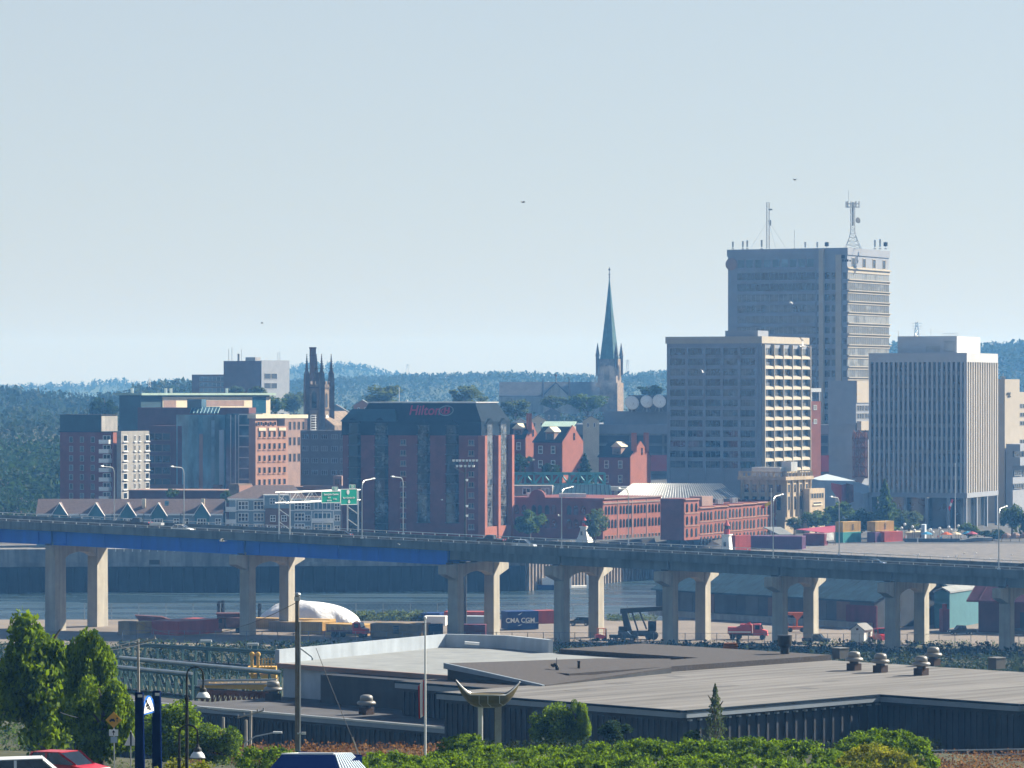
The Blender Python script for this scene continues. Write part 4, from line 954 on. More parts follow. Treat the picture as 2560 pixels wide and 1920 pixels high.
pdk = Bld('parking_deck', 'low brown parking deck with white parked cars on its roof, below the dark office', 'parking garage', 868, 1148, 14, 722, 900, 12.0)
pdk.part('wall', M['brick_brown'], pdk.box(12, pdk.z(1218))); pdk.part('parapet', M['brick_mauve'], pdk.box(pdk.z(1224), pdk.z(1214), t0=-.2, t1=pdk.tl(760), r1=.4, g=.3))
b = MB(); b.box(pdk.pt(pdk.tl(855), -.3, 12), pdk.dl * (pdk.tl(833) - pdk.tl(855)), pdk.dr * 5, Vector((0, 0, pdk.z(1190) - 12))); pdk.part('stair_tower', M['brick_mauve'], b)
me = winmesh(1.6, 1.9, M['glass'], M['brick_pink'], .15); pdk.win('L', me, [pdk.tl(844)], [pdk.z(1213)], eps=.5)

ap = Bld('red_apartment_block', 'red brick apartment block with a stack of white balconies on its corner', 'apartment block', 281, 1150, 28, 150, 302, 11.0)
ap.part('wall', M['brick_red'], ap.box(11, ap.z(1081)))
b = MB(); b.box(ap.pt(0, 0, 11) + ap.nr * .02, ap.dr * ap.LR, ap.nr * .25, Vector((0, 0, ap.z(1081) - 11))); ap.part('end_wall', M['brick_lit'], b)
zz = [ap.z(1107 + 23.6 * k) for k in range(7)]
me = winmesh(1.3, 1.7, M['glass_blinds'], M['curtain'], .12); ap.win('L', me, [ap.tl(p) for p in (232, 205, 178)], zz); ap.win('R', me, [ap.tr(294)], zz, eps=.25)
bal = MB(); bal.cbox((0, -.8, -.3), 3.4, 1.7, .25); bal.cbox((0, -1.6, 0), 3.4, .1, .9); bal.cbox((-1.65, -.8, 0), .1, 1.6, .9); bal.cbox((1.65, -.8, 0), .1, 1.6, .9); bal = bal.mesh('balcony', M['white_metal'])
ap.win('L', bal, [1.9], zz, 'balcony'); me = winmesh(2.6, 2.1, M['glass'], M['white_metal'], .14, 2, 1); ap.win('L', me, [1.9], zz, 'balcony_door')
ap.part('roof_slab', M['slate'], ap.box(ap.z(1081), ap.z(1079), g=.3))
ph = Bld('penthouse_block', 'dark teal penthouse with a pale end wall on top of the apartments', 'penthouse', 251, 1156, 28, 150, 292, ap.z(1079)); ph.part('wall', M['slate_teal'], ph.box(ph.z0, ph.z(1037)))
b = MB(); b.box(ph.pt(0, .2, ph.z0) + ph.nr * .05, ph.dr * (ph.LR - .2), ph.nr * .2, Vector((0, 0, ph.z(1040) - ph.z0))); ph.part('end_wall', M['concrete_grey'], b); ph.part('roof_edge', M['dark_metal'], ph.box(ph.z(1037), ph.z(1036), g=.5))
ag = Bld('grey_apartment_block', 'pale grey apartment block with white framed windows and narrow slots', 'apartment block', 303, 1146, 30, 292, 373, 11.0)
ag.part('wall', M['concrete_grey'], ag.box(11, ag.z(1078)))
zz = [ag.z(1104 + 24 * k) for k in range(7)]
me = winmesh(2.0, 1.9, M['glass_blinds'], M['white_metal'], .15, 1, 1, .25); ag.win('R', me, [ag.tr(313), ag.tr(368)], zz)
me = winmesh(.8, 1.7, M['glass'], M['white_metal'], .1, 1, 1, .2); ag.win('R', me, [ag.tr(337), ag.tr(349)], zz)

tr_ = Bld('low_terrace', 'long low maroon brick terrace behind the teal gabled houses', 'building', 620, 1122, 10, 322, 650, 11.0); tr_.part('wall', M['brick_dark'], tr_.box(11, tr_.z(1228))); tr_.part('roof_edge', M['brick_mauve'], tr_.box(tr_.z(1228), tr_.z(1226), g=.3))
bb = Bld('beige_shed', 'small beige box with a pitched tan roof left of the blue condominium', 'building', 596, 1105, 35, 572, 630, 11.0); bb.part('wall', M['stone_brown'], bb.box(11, bb.z(1210))); b = MB(); b.box(bb.pt(0, 0, bb.z(1232)) + bb.nr * .1, bb.dr * bb.LR, bb.nr * .2, Vector((0, 0, bb.z(1214) - bb.z(1232)))); bb.part('end_wall', M['brick_pink'], b)

# gabled townhouses: ridge parallel to the front, one cross gable each
def gable_house(px0, px1, pg, label, chim=None, sky=None, Y=1062):
    o = thing('townhouse', label, 'house', (PX((px0 + px1) / 2, Y), Y, 11), 'teal townhouses along the far quay')
    x0, x1 = PX(px0, Y), PX(px1, Y); ze, zr_ = PZ(1281, Y), PZ(1247, Y + 5)
    MB().box((x0 + .15, Y, 11), (x1 - x0 - .3, 0, 0), (0, 10, 0), (0, 0, ze - 11)).build('wall', M['grey_blue_siding'], o)
    m = MB(); m.loft([[(x0, Y - .6, ze - .3), (x0, Y + 5, zr_), (x0, Y + 10.6, ze - .3), (x0, Y + 10.6, ze - .7), (x0, Y + 5, zr_ - .4), (x0, Y - .6, ze - .7)], [(x1, Y - .6, ze - .3), (x1, Y + 5, zr_), (x1, Y + 10.6, ze - .3), (x1, Y + 10.6, ze - .7), (x1, Y + 5, zr_ - .4), (x1, Y - .6, ze - .7)]])
    rf = m.build('roof', M['shingle'], o)
    xg = PX(pg, Y); wg = 1.9; zg = PZ(1258, Y)
    m = MB(); m.loft([[(xg - wg, Y - .9, ze - .6), (xg + wg, Y - .9, ze - .6), (xg + wg * .05, Y - .9, zg - .4), (xg - wg * .05, Y - .9, zg - .4)], [(xg - wg, Y + 4, ze - .6), (xg + wg, Y + 4, ze - .6), (xg + .1, Y + 4, zg - .4), (xg - .1, Y + 4, zg - .4)]])
    m.box((xg - wg, Y - .9, 11), (2 * wg, 0, 0), (0, 3, 0), (0, 0, ze - .6 - 11)); m.build('gable_wall', M['teal_siding'], o)
    m = MB()
    for s in (-1, 1):
        A_ = [(xg + s * (wg + .5), Y - 1.3, ze - 1.1), (xg, Y - 1.3, zg), (xg, Y - 1.3, zg + .22), (xg + s * (wg + .5), Y - 1.3, ze - .88)]
        m.loft([A_, [(p[0], Y + 4.4, p[2]) for p in A_]], 0)
        m.loft([[(p[0], Y - 1.45, p[2] - .05) for p in A_], [(p[0], Y - 1.31, p[2] + .05) for p in A_]], 1)
    m.build('gable_roof', [M['shingle'], M['white_metal']], o)
    m = MB(); m.box((x0 + .1, Y - .75, ze - .75), (x1 - x0 - .2, 0, 0), (0, .12, 0), (0, 0, .4)); m.build('gutter', M['white_metal'], o)
    me = winmesh(2.4, 2.0, M['glass'], M['white_metal'], .16, 3, 2); child('window', me, o, (xg - (x0 + x1) / 2, -.95, ze - 3.6 - 11))
    m = MB(); m.box((xg - 2, Y - 2.1, ze - 4.6), (4, 0, 0), (0, .08, 0), (0, 0, .9)); m.box((xg - 2, Y - 2.1, ze - 4.8), (4, 0, 0), (0, 1.3, 0), (0, 0, .2)); m.build('balcony', M['white_metal'], o)
    me = winmesh(1.6, 1.6, M['glass'], M['white_metal'], .14, 2, 2)
    for f in (.12, .88):
        xx = x0 + (x1 - x0) * f
        if abs(xx - xg) > 3.4: child('window', me, o, (xx - (x0 + x1) / 2, -.02, ze - 3.2 - 11))
    if chim: c = MB(); c.cbox((PX(chim, Y), Y + 2, ze + 1), .9, .9, PZ(1251, Y) - ze - .6); c.build('chimney', M['cream'], o)
    if sky: c = MB(); c.box((PX(sky, Y), Y + 1.4, ze + 1.75), (1.1, 0, 0), (0, 1.2, 1.15), (0, -.08, .1)); c.build('skylight', M['glass_blue'], o)
gable_house(90, 200, 150, 'teal townhouse at the far left end of the gabled row'); gable_house(200, 281, 241, 'leftmost fully seen teal townhouse, under the red apartments'); gable_house(281, 360, 320, 'teal townhouse with a cream chimney on its roof', chim=371 - 13)
gable_house(360, 452, 397, 'teal townhouse with a small roof skylight', sky=410); gable_house(452, 558, 505, 'rightmost teal townhouse, next to the blue condominium', chim=506)

cd = Bld('blue_condominium', 'blue grey clapboard condominium with white windows, balconies and a brown hipped roof', 'apartment block', 852, 1068, -4.5, 574, 900, 11.0, LR=14.0)
ze = cd.z(1247); cd.part('wall', M['grey_blue_siding'], cd.box(11, ze, r1=14))
rt0, rt1 = cd.tl(770), cd.LL
lo = [cd.pt(rt0, -.6, ze), cd.pt(rt0, 14, ze), cd.pt(rt1 + .6, 14, ze), cd.pt(rt1 + .6, -.6, ze)]; hi = [cd.pt(cd.tl(735), 6, cd.z(1214)), cd.pt(cd.tl(735), 8, cd.z(1214)), cd.pt(cd.tl(640), 8, cd.z(1214)), cd.pt(cd.tl(640), 6, cd.z(1214))]
cd.part('roof', M['shingle'], MB().loft([lo, hi])); cd.part('flat_roof', M['shingle'], cd.box(ze, ze + .4, t1=rt0, r1=14, g=.4))
b = MB(); b.box(cd.pt(-.3, -.7, ze - .3), cd.dl * (cd.LL + .8), cd.nl * .15, Vector((0, 0, .45)))
b.box(cd.pt(0, 0, cd.z(1277)) - cd.nl * .02, cd.dl * cd.LL, cd.nl * .18, Vector((0, 0, .25))); cd.part('white_trim', M['white_metal'], b)
wA = winmesh(2.8, 2.3, M['glass_blinds'], M['white_metal'], .2, 3, 2); wB = winmesh(1.5, 1.7, M['glass'], M['white_metal'], .16, 2, 2)
zc = [cd.z(1274), cd.z(1303), cd.z(1330)]
cd.win('L', wA, [cd.tl(608), cd.tl(647)], zc); cd.win('L', wA, [cd.tl(749)], [z_ for z_ in zc]); cd.win('L', wB, [cd.tl(769), cd.tl(843)], zc)
bx = MB(); bx.box(cd.pt(cd.tl(722), -1.4, 11), cd.dl * (cd.tl(663) - cd.tl(722)), cd.dr * 3, Vector((0, 0, cd.z(1268) - 11))); cd.part('bay_wall', M['brick_brown'], bx)
bx = MB(); bx.box(cd.pt(cd.tl(722), -1.8, cd.z(1270)), cd.dl * (cd.tl(661) - cd.tl(722)), cd.dr * 3, Vector((0, 0, cd.z(1238) - cd.z(1270)))); cd.part('dormer', M['grey_blue_siding'], bx)
bx = MB(); bx.box(cd.pt(cd.tl(661), -2.0, cd.z(1262)), cd.dl * .3, cd.dr * 4, Vector((0, 0, cd.z(1236) - cd.z(1262)))); bx.box(cd.pt(cd.tl(722), -2.0, cd.z(1239)), cd.dl * (cd.tl(660) - cd.tl(722)), cd.dr * 4, Vector((0, 0, .35))); cd.part('dormer_trim', M['white_metal'], bx)
cd.win('L', wB, [cd.tl(681), cd.tl(708)], [cd.z(1260)], eps=1.85); cd.win('L', wB, [cd.tl(682), cd.tl(710)], [cd.z(1303), cd.z(1330)], eps=1.45)
bl = MB(); bl.cbox((0, -1.0, -.25), 6.0, 2.0, .25); bl.cbox((0, -1.95, .1), 6.0, .08, .85)
for x in (-2.9, 0, 2.9): bl.cbox((x, -1.9, 0), .2, .2, 2.8)
bl = bl.mesh('balcony', M['white_metal']); cd.win('L', bl, [cd.tl(806)], [cd.z(1304), cd.z(1332)], 'balcony'); me = winmesh(4.6, 2.3, M['glass_blue'], M['white_metal'], .18, 4, 1); cd.win('L', me, [cd.tl(806)], [cd.z(1274), cd.z(1303), cd.z(1331)], 'balcony_door')
bl2 = MB(); bl2.cbox((0, -1.0, -.25), 2.9, 2.0, .25); bl2.cbox((0, -1.95, .1), 2.9, .08, .95); [bl2.cbox((x, -1.9, 0), .2, .2, 2.8) for x in (-1.35, 1.35)]; bl2 = bl2.mesh('balcony', M['white_metal'])
cd.win('L', bl2, [cd.tl(577)], [cd.z(1276), cd.z(1307), cd.z(1336)], 'balcony')
tw = thing('cream_turret', 'short cream turret with a flared cap on the condominium roof', 'turret', P(712, 1248, 1075)); q_ = P(712, 1250, 1075); MB().lathe(q_, [(1.0, -1), (1.0, 2.6)], 10).build('shaft', M['cream'], tw); MB().lathe(q_ + Vector((0, 0, 2.6)), [(1.0, 0), (1.5, .5), (1.5, .9), (1.0, 1.2)], 10).build('cap', M['cream'], tw)

# ================================================================== churches and chimney
Yc = 1352
c_ = Bld('stone_church', 'brown stone church with a square pinnacled tower and a steep gable', 'church', 804, Yc, 25, 767, 828, 16.0)
zt_ = c_.z(969); c_.part('tower', M['stone_brown'], c_.box(16, zt_))
b = MB()
for z_ in (c_.z(969), c_.z(1023)): b = c_.box(z_ - .25, z_ + .25, mb=b, g=.25)
c_.part('string_course', M['stone_dark'], b)
bt = MB(); bt.cbox((0, 0, 0), 1.7, 1.7, zt_ - 16 + 3.2, c_.a); bt = bt.mesh('buttress', M['stone_dark'])
pn = MB(); pn.cbox((0, 0, 0), 1.5, 1.5, 1.6, c_.a); pn.loft([[(s_ * .95, q_ * .95, 1.6) for s_, q_ in ((-1, -1), (1, -1), (1, 1), (-1, 1))], [(s_ * .5, q_ * .5, 2.6) for s_, q_ in ((-1, -1), (1, -1), (1, 1), (-1, 1))], [(s_ * .06, q_ * .06, 8.0) for s_, q_ in ((-1, -1), (1, -1), (1, 1), (-1, 1))]])
for k in range(6): r_ = .62 - .09 * k; pn.cbox((0, 0, 3.2 + k * .8), r_ * 2, r_ * 2, .22, c_.a)
pn.ball((0, 0, 8.0), .2, 6); pn = pn.mesh('pinnacle', M['stone_dark'])
for t_, r_ in ((0, 0), (c_.LL, 0), (0, c_.LR), (c_.LL, c_.LR)):
    p_ = c_.pt(t_, r_, 16) - c_.C - Vector((0, 0, 16)); child('buttress', bt, c_.root, p_); child('pinnacle', pn, c_.root, p_ + Vector((0, 0, zt_ - 16 + 3.2)))
b = MB()
for d_, L_, o_ in ((c_.dl, c_.LL, c_.pt(0, 0, zt_)), (c_.dr, c_.LR, c_.pt(0, 0, zt_)), (c_.dl, c_.LL, c_.pt(0, c_.LR, zt_)), (c_.dr, c_.LR, c_.pt(c_.LL, 0, zt_))):
    for k in range(3): b.box(o_ + d_ * (L_ * (k + .25) / 3), d_ * (L_ * .5 / 3), (c_.dr if d_ is c_.dl else c_.dl) * .3, Vector((0, 0, 2.2)))
    b.box(o_, d_ * L_, (c_.dr if d_ is c_.dl else c_.dl) * .3, Vector((0, 0, 1.1)))
c_.part('battlement', M['stone_brown'], b)
def gothic(w_, h_, m1, m2):
    b = MB(); n = 6; out = [(-w_ / 2, 0), (w_ / 2, 0), (w_ / 2, h_ * .65)] + [(w_ / 2 * math.cos(math.pi / 2 * k / n) , h_ * .65 + h_ * .35 * math.sin(math.pi / 2 * k / n)) for k in range(1, n + 1)] + [(-w_ / 2 * math.sin(math.pi / 2 * k / n), h_ * .65 + h_ * .35 * math.cos(math.pi / 2 * k / n)) for k in range(1, n + 1)]
    for sc, y, mi in ((1.25, -.08, 0), (1.0, -.16, 1)): b.poly([(x * sc, y, z * (1.06 if mi == 0 else 1)) for x, z in out], mi); b.poly([(x * sc, y + .07, z * (1.06 if mi == 0 else 1)) for x, z in out[::-1]], mi)
    return b.mesh('arched_window', [m1, m2])
gw = gothic(1.7, 5.6, M['stone_dark'], M['glass']); c_.win('L', gw, [c_.LL * .5], [c_.z(1020)], 'arched_window'); gw2 = gothic(1.3, 4.6, M['stone_dark'], M['glass']); c_.win('R', gw2, [c_.LR * .5], [c_.z(1018)], 'arched_window')
b = MB(); b.lathe((0, 0, 0), [(.95, 0), (.95, .15)], 14); o_ = child('clock_face', b.mesh('clock_face', M['white']), c_.root); p_ = c_.C + c_.dr * c_.LR * .5 + c_.nr * .2; o_.location = (p_.x - c_.C.x, p_.y - c_.C.y, c_.z(1044) - 16); o_.rotation_euler = (R(90), 0, math.pi / 2 - c_.a)
nv = MB(); gy = [c_.pt(-2.5, 1.2, c_.z(1064)), c_.pt(c_.LL + 3, 1.2, c_.z(1064)), c_.pt(c_.LL * .5, 1.2, c_.z(1032))]
nv.box(c_.pt(-4.2, 1.5, 16), c_.dl * (c_.LL + 8.4), c_.dr * 22, Vector((0, 0, c_.z(1064) - 16)))
nv.loft([[c_.pt(-4.2, 1.5, c_.z(1064)), c_.pt(c_.LL + 4.2, 1.5, c_.z(1064)), c_.pt(c_.LL / 2, 1.5, c_.z(1028))], [c_.pt(-4.2, 23, c_.z(1064)), c_.pt(c_.LL + 4.2, 23, c_.z(1064)), c_.pt(c_.LL / 2, 23, c_.z(1028))]])
c_.part('nave', M['stone_brown'], nv)
ch = thing('brick_chimney', 'tall square dark brick chimney rising behind the pinnacled church tower', 'chimney', P(782, 1030, 1420)); q_ = P(782, 1030, 1420); hh = PZ(868, 1420) - q_.z
MB().cbox(q_, 1.85, 1.85, hh, R(20)).build('shaft', M['brick_brown'], ch); MB().cbox(q_ + Vector((0, 0, hh - .5)), 2.1, 2.1, .5, R(20)).cbox(q_ + Vector((0, 0, hh * .87)), 2.0, 2.0, .25, R(20)).build('band', M['brick_dark'], ch)

Yk = 1900
k_ = Bld('cathedral', 'long stone cathedral with a tall copper green spire', 'cathedral', 1540, Yk, 16, 1494, 1553, 34.0)
zt_ = k_.z(897); k_.part('tower', M['stone_brown'], k_.box(34, zt_)); k_.part('tower_base', M['stone_brown'], k_.box(34, k_.z(957), g=.9))
ctr = k_.pt(k_.LL / 2, k_.LR / 2, 0); rr_ = 4.9
def ring(r, z): return [ctr + Vector((r * math.cos(a + R(22.5)), r * math.sin(a + R(22.5)), z)) for a in [i * math.pi / 4 for i in range(8)]]
hs = k_.z(692) - zt_
k_.part('spire', M['copper'], MB().loft([ring(rr_, zt_), ring(rr_ * .86, zt_ + hs * .12), ring(rr_ * .42, zt_ + hs * .55), ring(.12, zt_ + hs)]))
b = MB(); q_ = Vector((ctr.x, ctr.y, k_.z(692)))
for z_, r_ in ((0, .45), (1.3, .5), (3.6, .55)): b.ball(q_ + Vector((0, 0, z_)), r_, 8)
b.tube(q_, q_ + Vector((0, 0, 4.8)), .16, n=5); k_.part('finial', M['stone_dark'], b)
pn = MB(); pn.cbox((0, 0, -8), 1.4, 1.4, 9.5, k_.a); pn.lathe((0, 0, 1.5), [(1.2, 0), (.95, .5), (.06, 6.2)], 8); pn = pn.mesh('pinnacle', M['stone_dark'])
for t_, r_ in ((0, 0), (k_.LL, 0), (0, k_.LR), (k_.LL, k_.LR)): child('pinnacle', pn, k_.root, k_.pt(t_, r_, 34) - k_.C - Vector((0, 0, 34)) + Vector((0, 0, zt_ - 34)))
gw = gothic(2.2, 7, M['stone_dark'], M['black']); k_.win('L', gw, [k_.LL / 2], [k_.z(950)], 'arched_window', .1); k_.win('R', gw, [k_.LR / 2], [k_.z(950)], 'arched_window', .1)
def gabled(bld, name, rname, Pa, Pb, half, ze, zr_, z0, wm_, rm_):
    Pa, Pb = Vector(Pa), Vector(Pb); d_ = (Pb - Pa).normalized(); nn = Vector((d_.y, -d_.x, 0))
    f = lambda p, s, z: Vector((p.x, p.y, 0)) + nn * s + Vector((0, 0, z))
    m = MB(); m.loft([[f(Pa, half, z0), f(Pa, half, ze), f(Pa, 0, zr_), f(Pa, -half, ze), f(Pa, -half, z0)], [f(Pb, half, z0), f(Pb, half, ze), f(Pb, 0, zr_), f(Pb, -half, ze), f(Pb, -half, z0)]])
    w_ = m.build(name, wm_, bld)
    m = MB()
    for s in (1, -1):
        A_ = [f(Pa - d_ * .25, s * (half + .4), ze - .25), f(Pa - d_ * .25, 0, zr_ + .12), f(Pa - d_ * .25, 0, zr_ + .45), f(Pa - d_ * .25, s * (half + .4), ze + .1)]
        m.loft([A_, [p + (Pb - Pa) + d_ * .5 for p in A_]])
    return w_, m.build(rname, rm_, bld)
na, nb = P(1250, 0, Yk + 6), P(1498, 0, Yk + 4)
gabled(k_.root, 'nave_wall', 'nave_roof', (na.x, na.y, 0), (nb.x, nb.y, 0), 6.5, PZ(990, Yk), PZ(957, Yk), 34, M['concrete_grey'], M['slate_grey'])
ta = P(1390, 0, Yk - 14); gabled(k_.root, 'transept_wall', 'transept_roof', (ta.x, ta.y, 0), (ta.x, ta.y + 18, 0), 6.0, PZ(990, Yk), PZ(958, Yk), 34, M['concrete_grey'], M['slate'])
b = MB()
for px, t0_ in ((1357, 1000), (1423, 1000)): q_ = P(px, 1000, Yk - 14.5); b.tube(q_, P(px, 958, Yk - 14.5), .7, .5, 6); b.tube(P(px, 958, Yk - 14.5), P(px, 944, Yk - 14.5), .5, .05, 6)
q_ = P(1390, 958, Yk - 14); b.tube(q_, P(1390, 936, Yk - 14), .28, n=5); b.box(P(1386, 939, Yk - 14), (1.5, 0, 0), (0, .4, 0), (0, 0, .6)); b.ball(P(1390, 938, Yk - 14), .7, 6); k_.part('cross_finial', M['stone_dark'], b)
for a_ in [(910, 1012, 868, 'x')]: pass

# ================================================================== brick gabled houses
def brick_house(pxc, Y, a, pxl, pxr, pe, pa_, label, z0=12, dorm=None, chim=(), group='old brick gabled houses below the parking structure'):
    b_ = Bld('brick_house', label, 'house', pxc, Y, a, pxl, pxr, z0, group)
    ze, za = b_.z(pe), b_.z(pa_)
    A_ = b_.pt(0, b_.LR / 2, 0); B_ = b_.pt(b_.LL, b_.LR / 2, 0)
    gabled(b_.root, 'wall', 'roof', A_, B_, b_.LR / 2, ze, za, z0, M['brick_red'], M['slate'])
    m = MB(); m.poly([b_.pt(0, 0, z0) + b_.nr * .28, b_.pt(0, b_.LR, z0) + b_.nr * .28, b_.pt(0, b_.LR, ze) + b_.nr * .28, b_.pt(0, b_.LR / 2, za + .9) + b_.nr * .28, b_.pt(0, 0, ze) + b_.nr * .28])
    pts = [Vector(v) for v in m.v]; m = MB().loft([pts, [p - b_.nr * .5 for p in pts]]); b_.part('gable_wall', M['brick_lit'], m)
    for t_ in chim: c = MB(); c.cbox(b_.pt(-.1, b_.LR * t_, ze + (za - ze) * .35), 1.0, 1.6, za - ze + 2.0, b_.a); b_.part('chimney', M['brick_lit'], c)
    me = winmesh(1.0, 2.2, M['glass'], M['brick_dark'], .12, 1, 2); b_.win('R', me, [b_.LR * .56], [ze + (za - ze) * .12], eps=.3)
    me = winmesh(1.5, 2.4, M['glass_blinds'], M['white_metal'], .16, 1, 2); b_.win('L', me, [b_.LL * .3, b_.LL * .75], [ze - 3.6, ze - 8.0])
    for f in (dorm or ()):
        d_ = MB(); c0 = b_.pt(b_.LL * f, 0.6, ze + .4)
        d_.box(c0 - b_.dl * 1.5, b_.dl * 3, b_.dr * 4, Vector((0, 0, 2.6)), 0); d_.box(c0 - b_.dl * 1.1 - b_.dr * .1 + Vector((0, 0, .4)), b_.dl * 2.2, b_.dr * .2, Vector((0, 0, 1.7)), 1)
        d_.loft([[c0 - b_.dl * 1.9 - b_.dr * .4 + Vector((0, 0, 2.6)), c0 - b_.dr * .4 + Vector((0, 0, 4.2)), c0 + b_.dl * 1.9 - b_.dr * .4 + Vector((0, 0, 2.6))], [c0 - b_.dl * 1.9 + b_.dr * 4.4 + Vector((0, 0, 2.6)), c0 + b_.dr * 4.4 + Vector((0, 0, 4.2)), c0 + b_.dl * 1.9 + b_.dr * 4.4 + Vector((0, 0, 2.6))]], 2)
        b_.part('dormer', [M['brick_mauve'], M['glass_blinds'], M['cream']], d_)
    return b_
brick_house(1404, 1215, 30, 1334, 1456, 1105, 1071, 'brick house with a tall plain lit gable, left of the spruce', dorm=(.45,))
brick_house(1574, 1220, 30, 1497, 1625, 1142, 1110, 'brick house with twin chimneys on its lit gable, right of the spruce', dorm=(.45,), chim=(.2, .8))
brick_house(1312, 1228, 30, 1262, 1345, 1096, 1062, 'brick house with a steep dark roof just right of the hotel', dorm=(.4,), chim=(.3,))
# ================================================================== teal truss footbridge
tf = thing('truss_footbridge', 'pale teal steel truss footbridge on a grey girder right of the hotel', 'footbridge', (PX(1400, 1180), 1180, PZ(1220, 1180)))
b = MB(); xa, xb, zt_, zl = PX(1225, 1180), PX(1512, 1180), PZ(1183, 1180), PZ(1212, 1180); n = 13
for y in (1180, 1183.5):
    b.box((xa, y, zt_ - .5), (xb - xa, 0, 0), (0, .4, 0), (0, 0, .7)); b.box((xa, y, zl - .4), (xb - xa, 0, 0), (0, .4, 0), (0, 0, .7))
    for k in range(n + 1):
        x = xa + (xb - xa) * k / n; b.box((x - .3, y, zl), (.6, 0, 0), (0, .4, 0), (0, 0, zt_ - zl))
        if k < n: x2 = xa + (xb - xa) * (k + 1) / n; b.tube((x, y + .2, zl if k % 2 else zt_), (x2, y + .2, zt_ if k % 2 else zl), .26, n=4)
b.build('truss', M['teal_steel'], tf)
b = MB(); b.box((xa, 1179.4, zl - 1.7), (PX(1640, 1180) - xa, 0, 0), (0, 5, 0), (0, 0, 1.2)); b.build('girder', M['galv'], tf)
b = MB(); [b.cbox((PX(px, 1182), 1182, 11), 1, 1, zl - 1.7 - 11) for px in (1300, 1420, 1540, 1630)]; b.build('support', M['concrete_grey'], tf)
# ================================================================== market hall roofs and brick warehouses
mk = Bld('market_hall', 'long market hall with ribbed pale roof and dark teal roof at left', 'market hall', 1850, 1150, 3, 1368, 1870, 11.0)
ze = mk.z(1247); mk.part('wall', M['concrete_grey'], mk.box(11, ze, r1=20))
def slope(t0, t1, py_e, py_r, m, name, ribs, ins=0.0):
    b = MB(); A_ = [mk.pt(t0, -.8, mk.z(py_e)), mk.pt(t1, -.8, mk.z(py_e)), mk.pt(t1 - ins, 10, mk.z(py_r)), mk.pt(t0 + ins, 10, mk.z(py_r))]
    b.loft([A_, [p + Vector((0, .4, -.5)) for p in A_]])
    for k in range(ribs): f = (k + .5) / ribs; b.tube(A_[0].lerp(A_[1], f) + Vector((0, -.05, .1)), A_[3].lerp(A_[2], f) + Vector((0, -.05, .06)), .07, n=4, mi=1)
    mk.part(name, m, b)
slope(mk.tl(1852), mk.tl(1531), 1247, 1211, [M['roof_pale'], M['galv']], 'ribbed_roof', 46, 5.5); slope(mk.tl(1532), mk.tl(1376), 1247, 1214, [M['slate_teal'], M['slate']], 'shaded_roof', 14, 1.0)  # left slope has its shade put into a darker material
b = MB(); b.box(mk.pt(mk.tl(1380), 2, 11), mk.dl * (mk.tl(1262) - mk.tl(1380)), mk.dr * 8, Vector((0, 0, mk.z(1215) - 11))); mk.part('end_block', M['concrete_grey'], b)
me = winmesh(2.4, 2.0, M['glass_blinds'], M['white_metal'], .2, 2, 1); mk.win('L', me, [mk.tl(1315), mk.tl(1362)], [mk.z(1238)], eps=-1.9)

w1 = Bld('brick_warehouse', 'wide three storey red brick warehouse with a rounded parapet on its shaded side', 'warehouse', 1505, 1112, 31, 1255, 1651, 11.0, 'brick warehouses along the slip')
z1 = w1.z(1246); w1.part('wall', M['brick_red'], w1.box(11, z1))
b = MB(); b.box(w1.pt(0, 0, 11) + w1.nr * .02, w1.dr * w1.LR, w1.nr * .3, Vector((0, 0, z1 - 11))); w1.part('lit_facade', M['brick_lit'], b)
b = MB(); c0 = w1.pt(w1.tl(1343), -.1, z1); b.loft([[c0 + w1.dl * (2.6 * math.cos(math.pi * k / 10)) + Vector((0, 0, max(0, 2.2 * math.sin(math.pi * k / 10)))) for k in range(11)], [c0 + w1.dl * (2.6 * math.cos(math.pi * k / 10)) + Vector((0, 0, max(0, 2.2 * math.sin(math.pi * k / 10)))) + w1.dr * .8 for k in range(11)]]); w1.part('rounded_parapet', M['brick_red'], b)
aw = gothic(.95, 2.3, M['brick_dark'], M['glass']); gp = []
for g0 in (1506, 1543, 1579, 1615): gp += [w1.tr(g0 + 6 + 8 * k) for k in range(4)]
w1.win('R', aw, gp, [w1.z(1287), w1.z(1321)], 'arched_window', .3); me = winmesh(1.2, 2.3, M['glass_blinds'], M['brick_mauve'], .15); w1.win('R', me, gp, [w1.z(1360)], eps=.3)
aw2 = gothic(1.3, 2.5, M['brick_dark'], M['glass']); w1.win('L', aw2, [w1.tl(p) for p in (1458, 1440, 1423, 1385, 1368, 1350, 1335, 1310, 1292)], [w1.z(1288), w1.z(1322)], 'arched_window')
b = MB()
for px in (1541.5, 1577.5, 1614): b.box(w1.pt(0, w1.tr(px) - .15, 11) + w1.nr * .3, w1.dr * .3, w1.nr * .15, Vector((0, 0, z1 - 11.5)))
b.box(w1.pt(0, 0, z1 - 1.6) + w1.nr * .3, w1.dr * w1.LR, w1.nr * .25, Vector((0, 0, .4))); b.box(w1.pt(0, 0, z1 - .3) + w1.nr * .3, w1.dr * w1.LR, w1.nr * .4, Vector((0, 0, .4))); w1.part('brick_trim', M['brick_mauve'], b)
b = MB()
for px, w_ in ((1303, 3), (1330, 2), (1384, 3), (1403, 4), (1425, 3)): b.cbox(w1.pt(w1.tl(px), 6, z1), w_, 2, 1.1)
w1.part('roof_box', M['white_metal'], b)
ro_ = Bld(None, '', '', 1708, 1106, 31, 1651, 1960, 11.0)
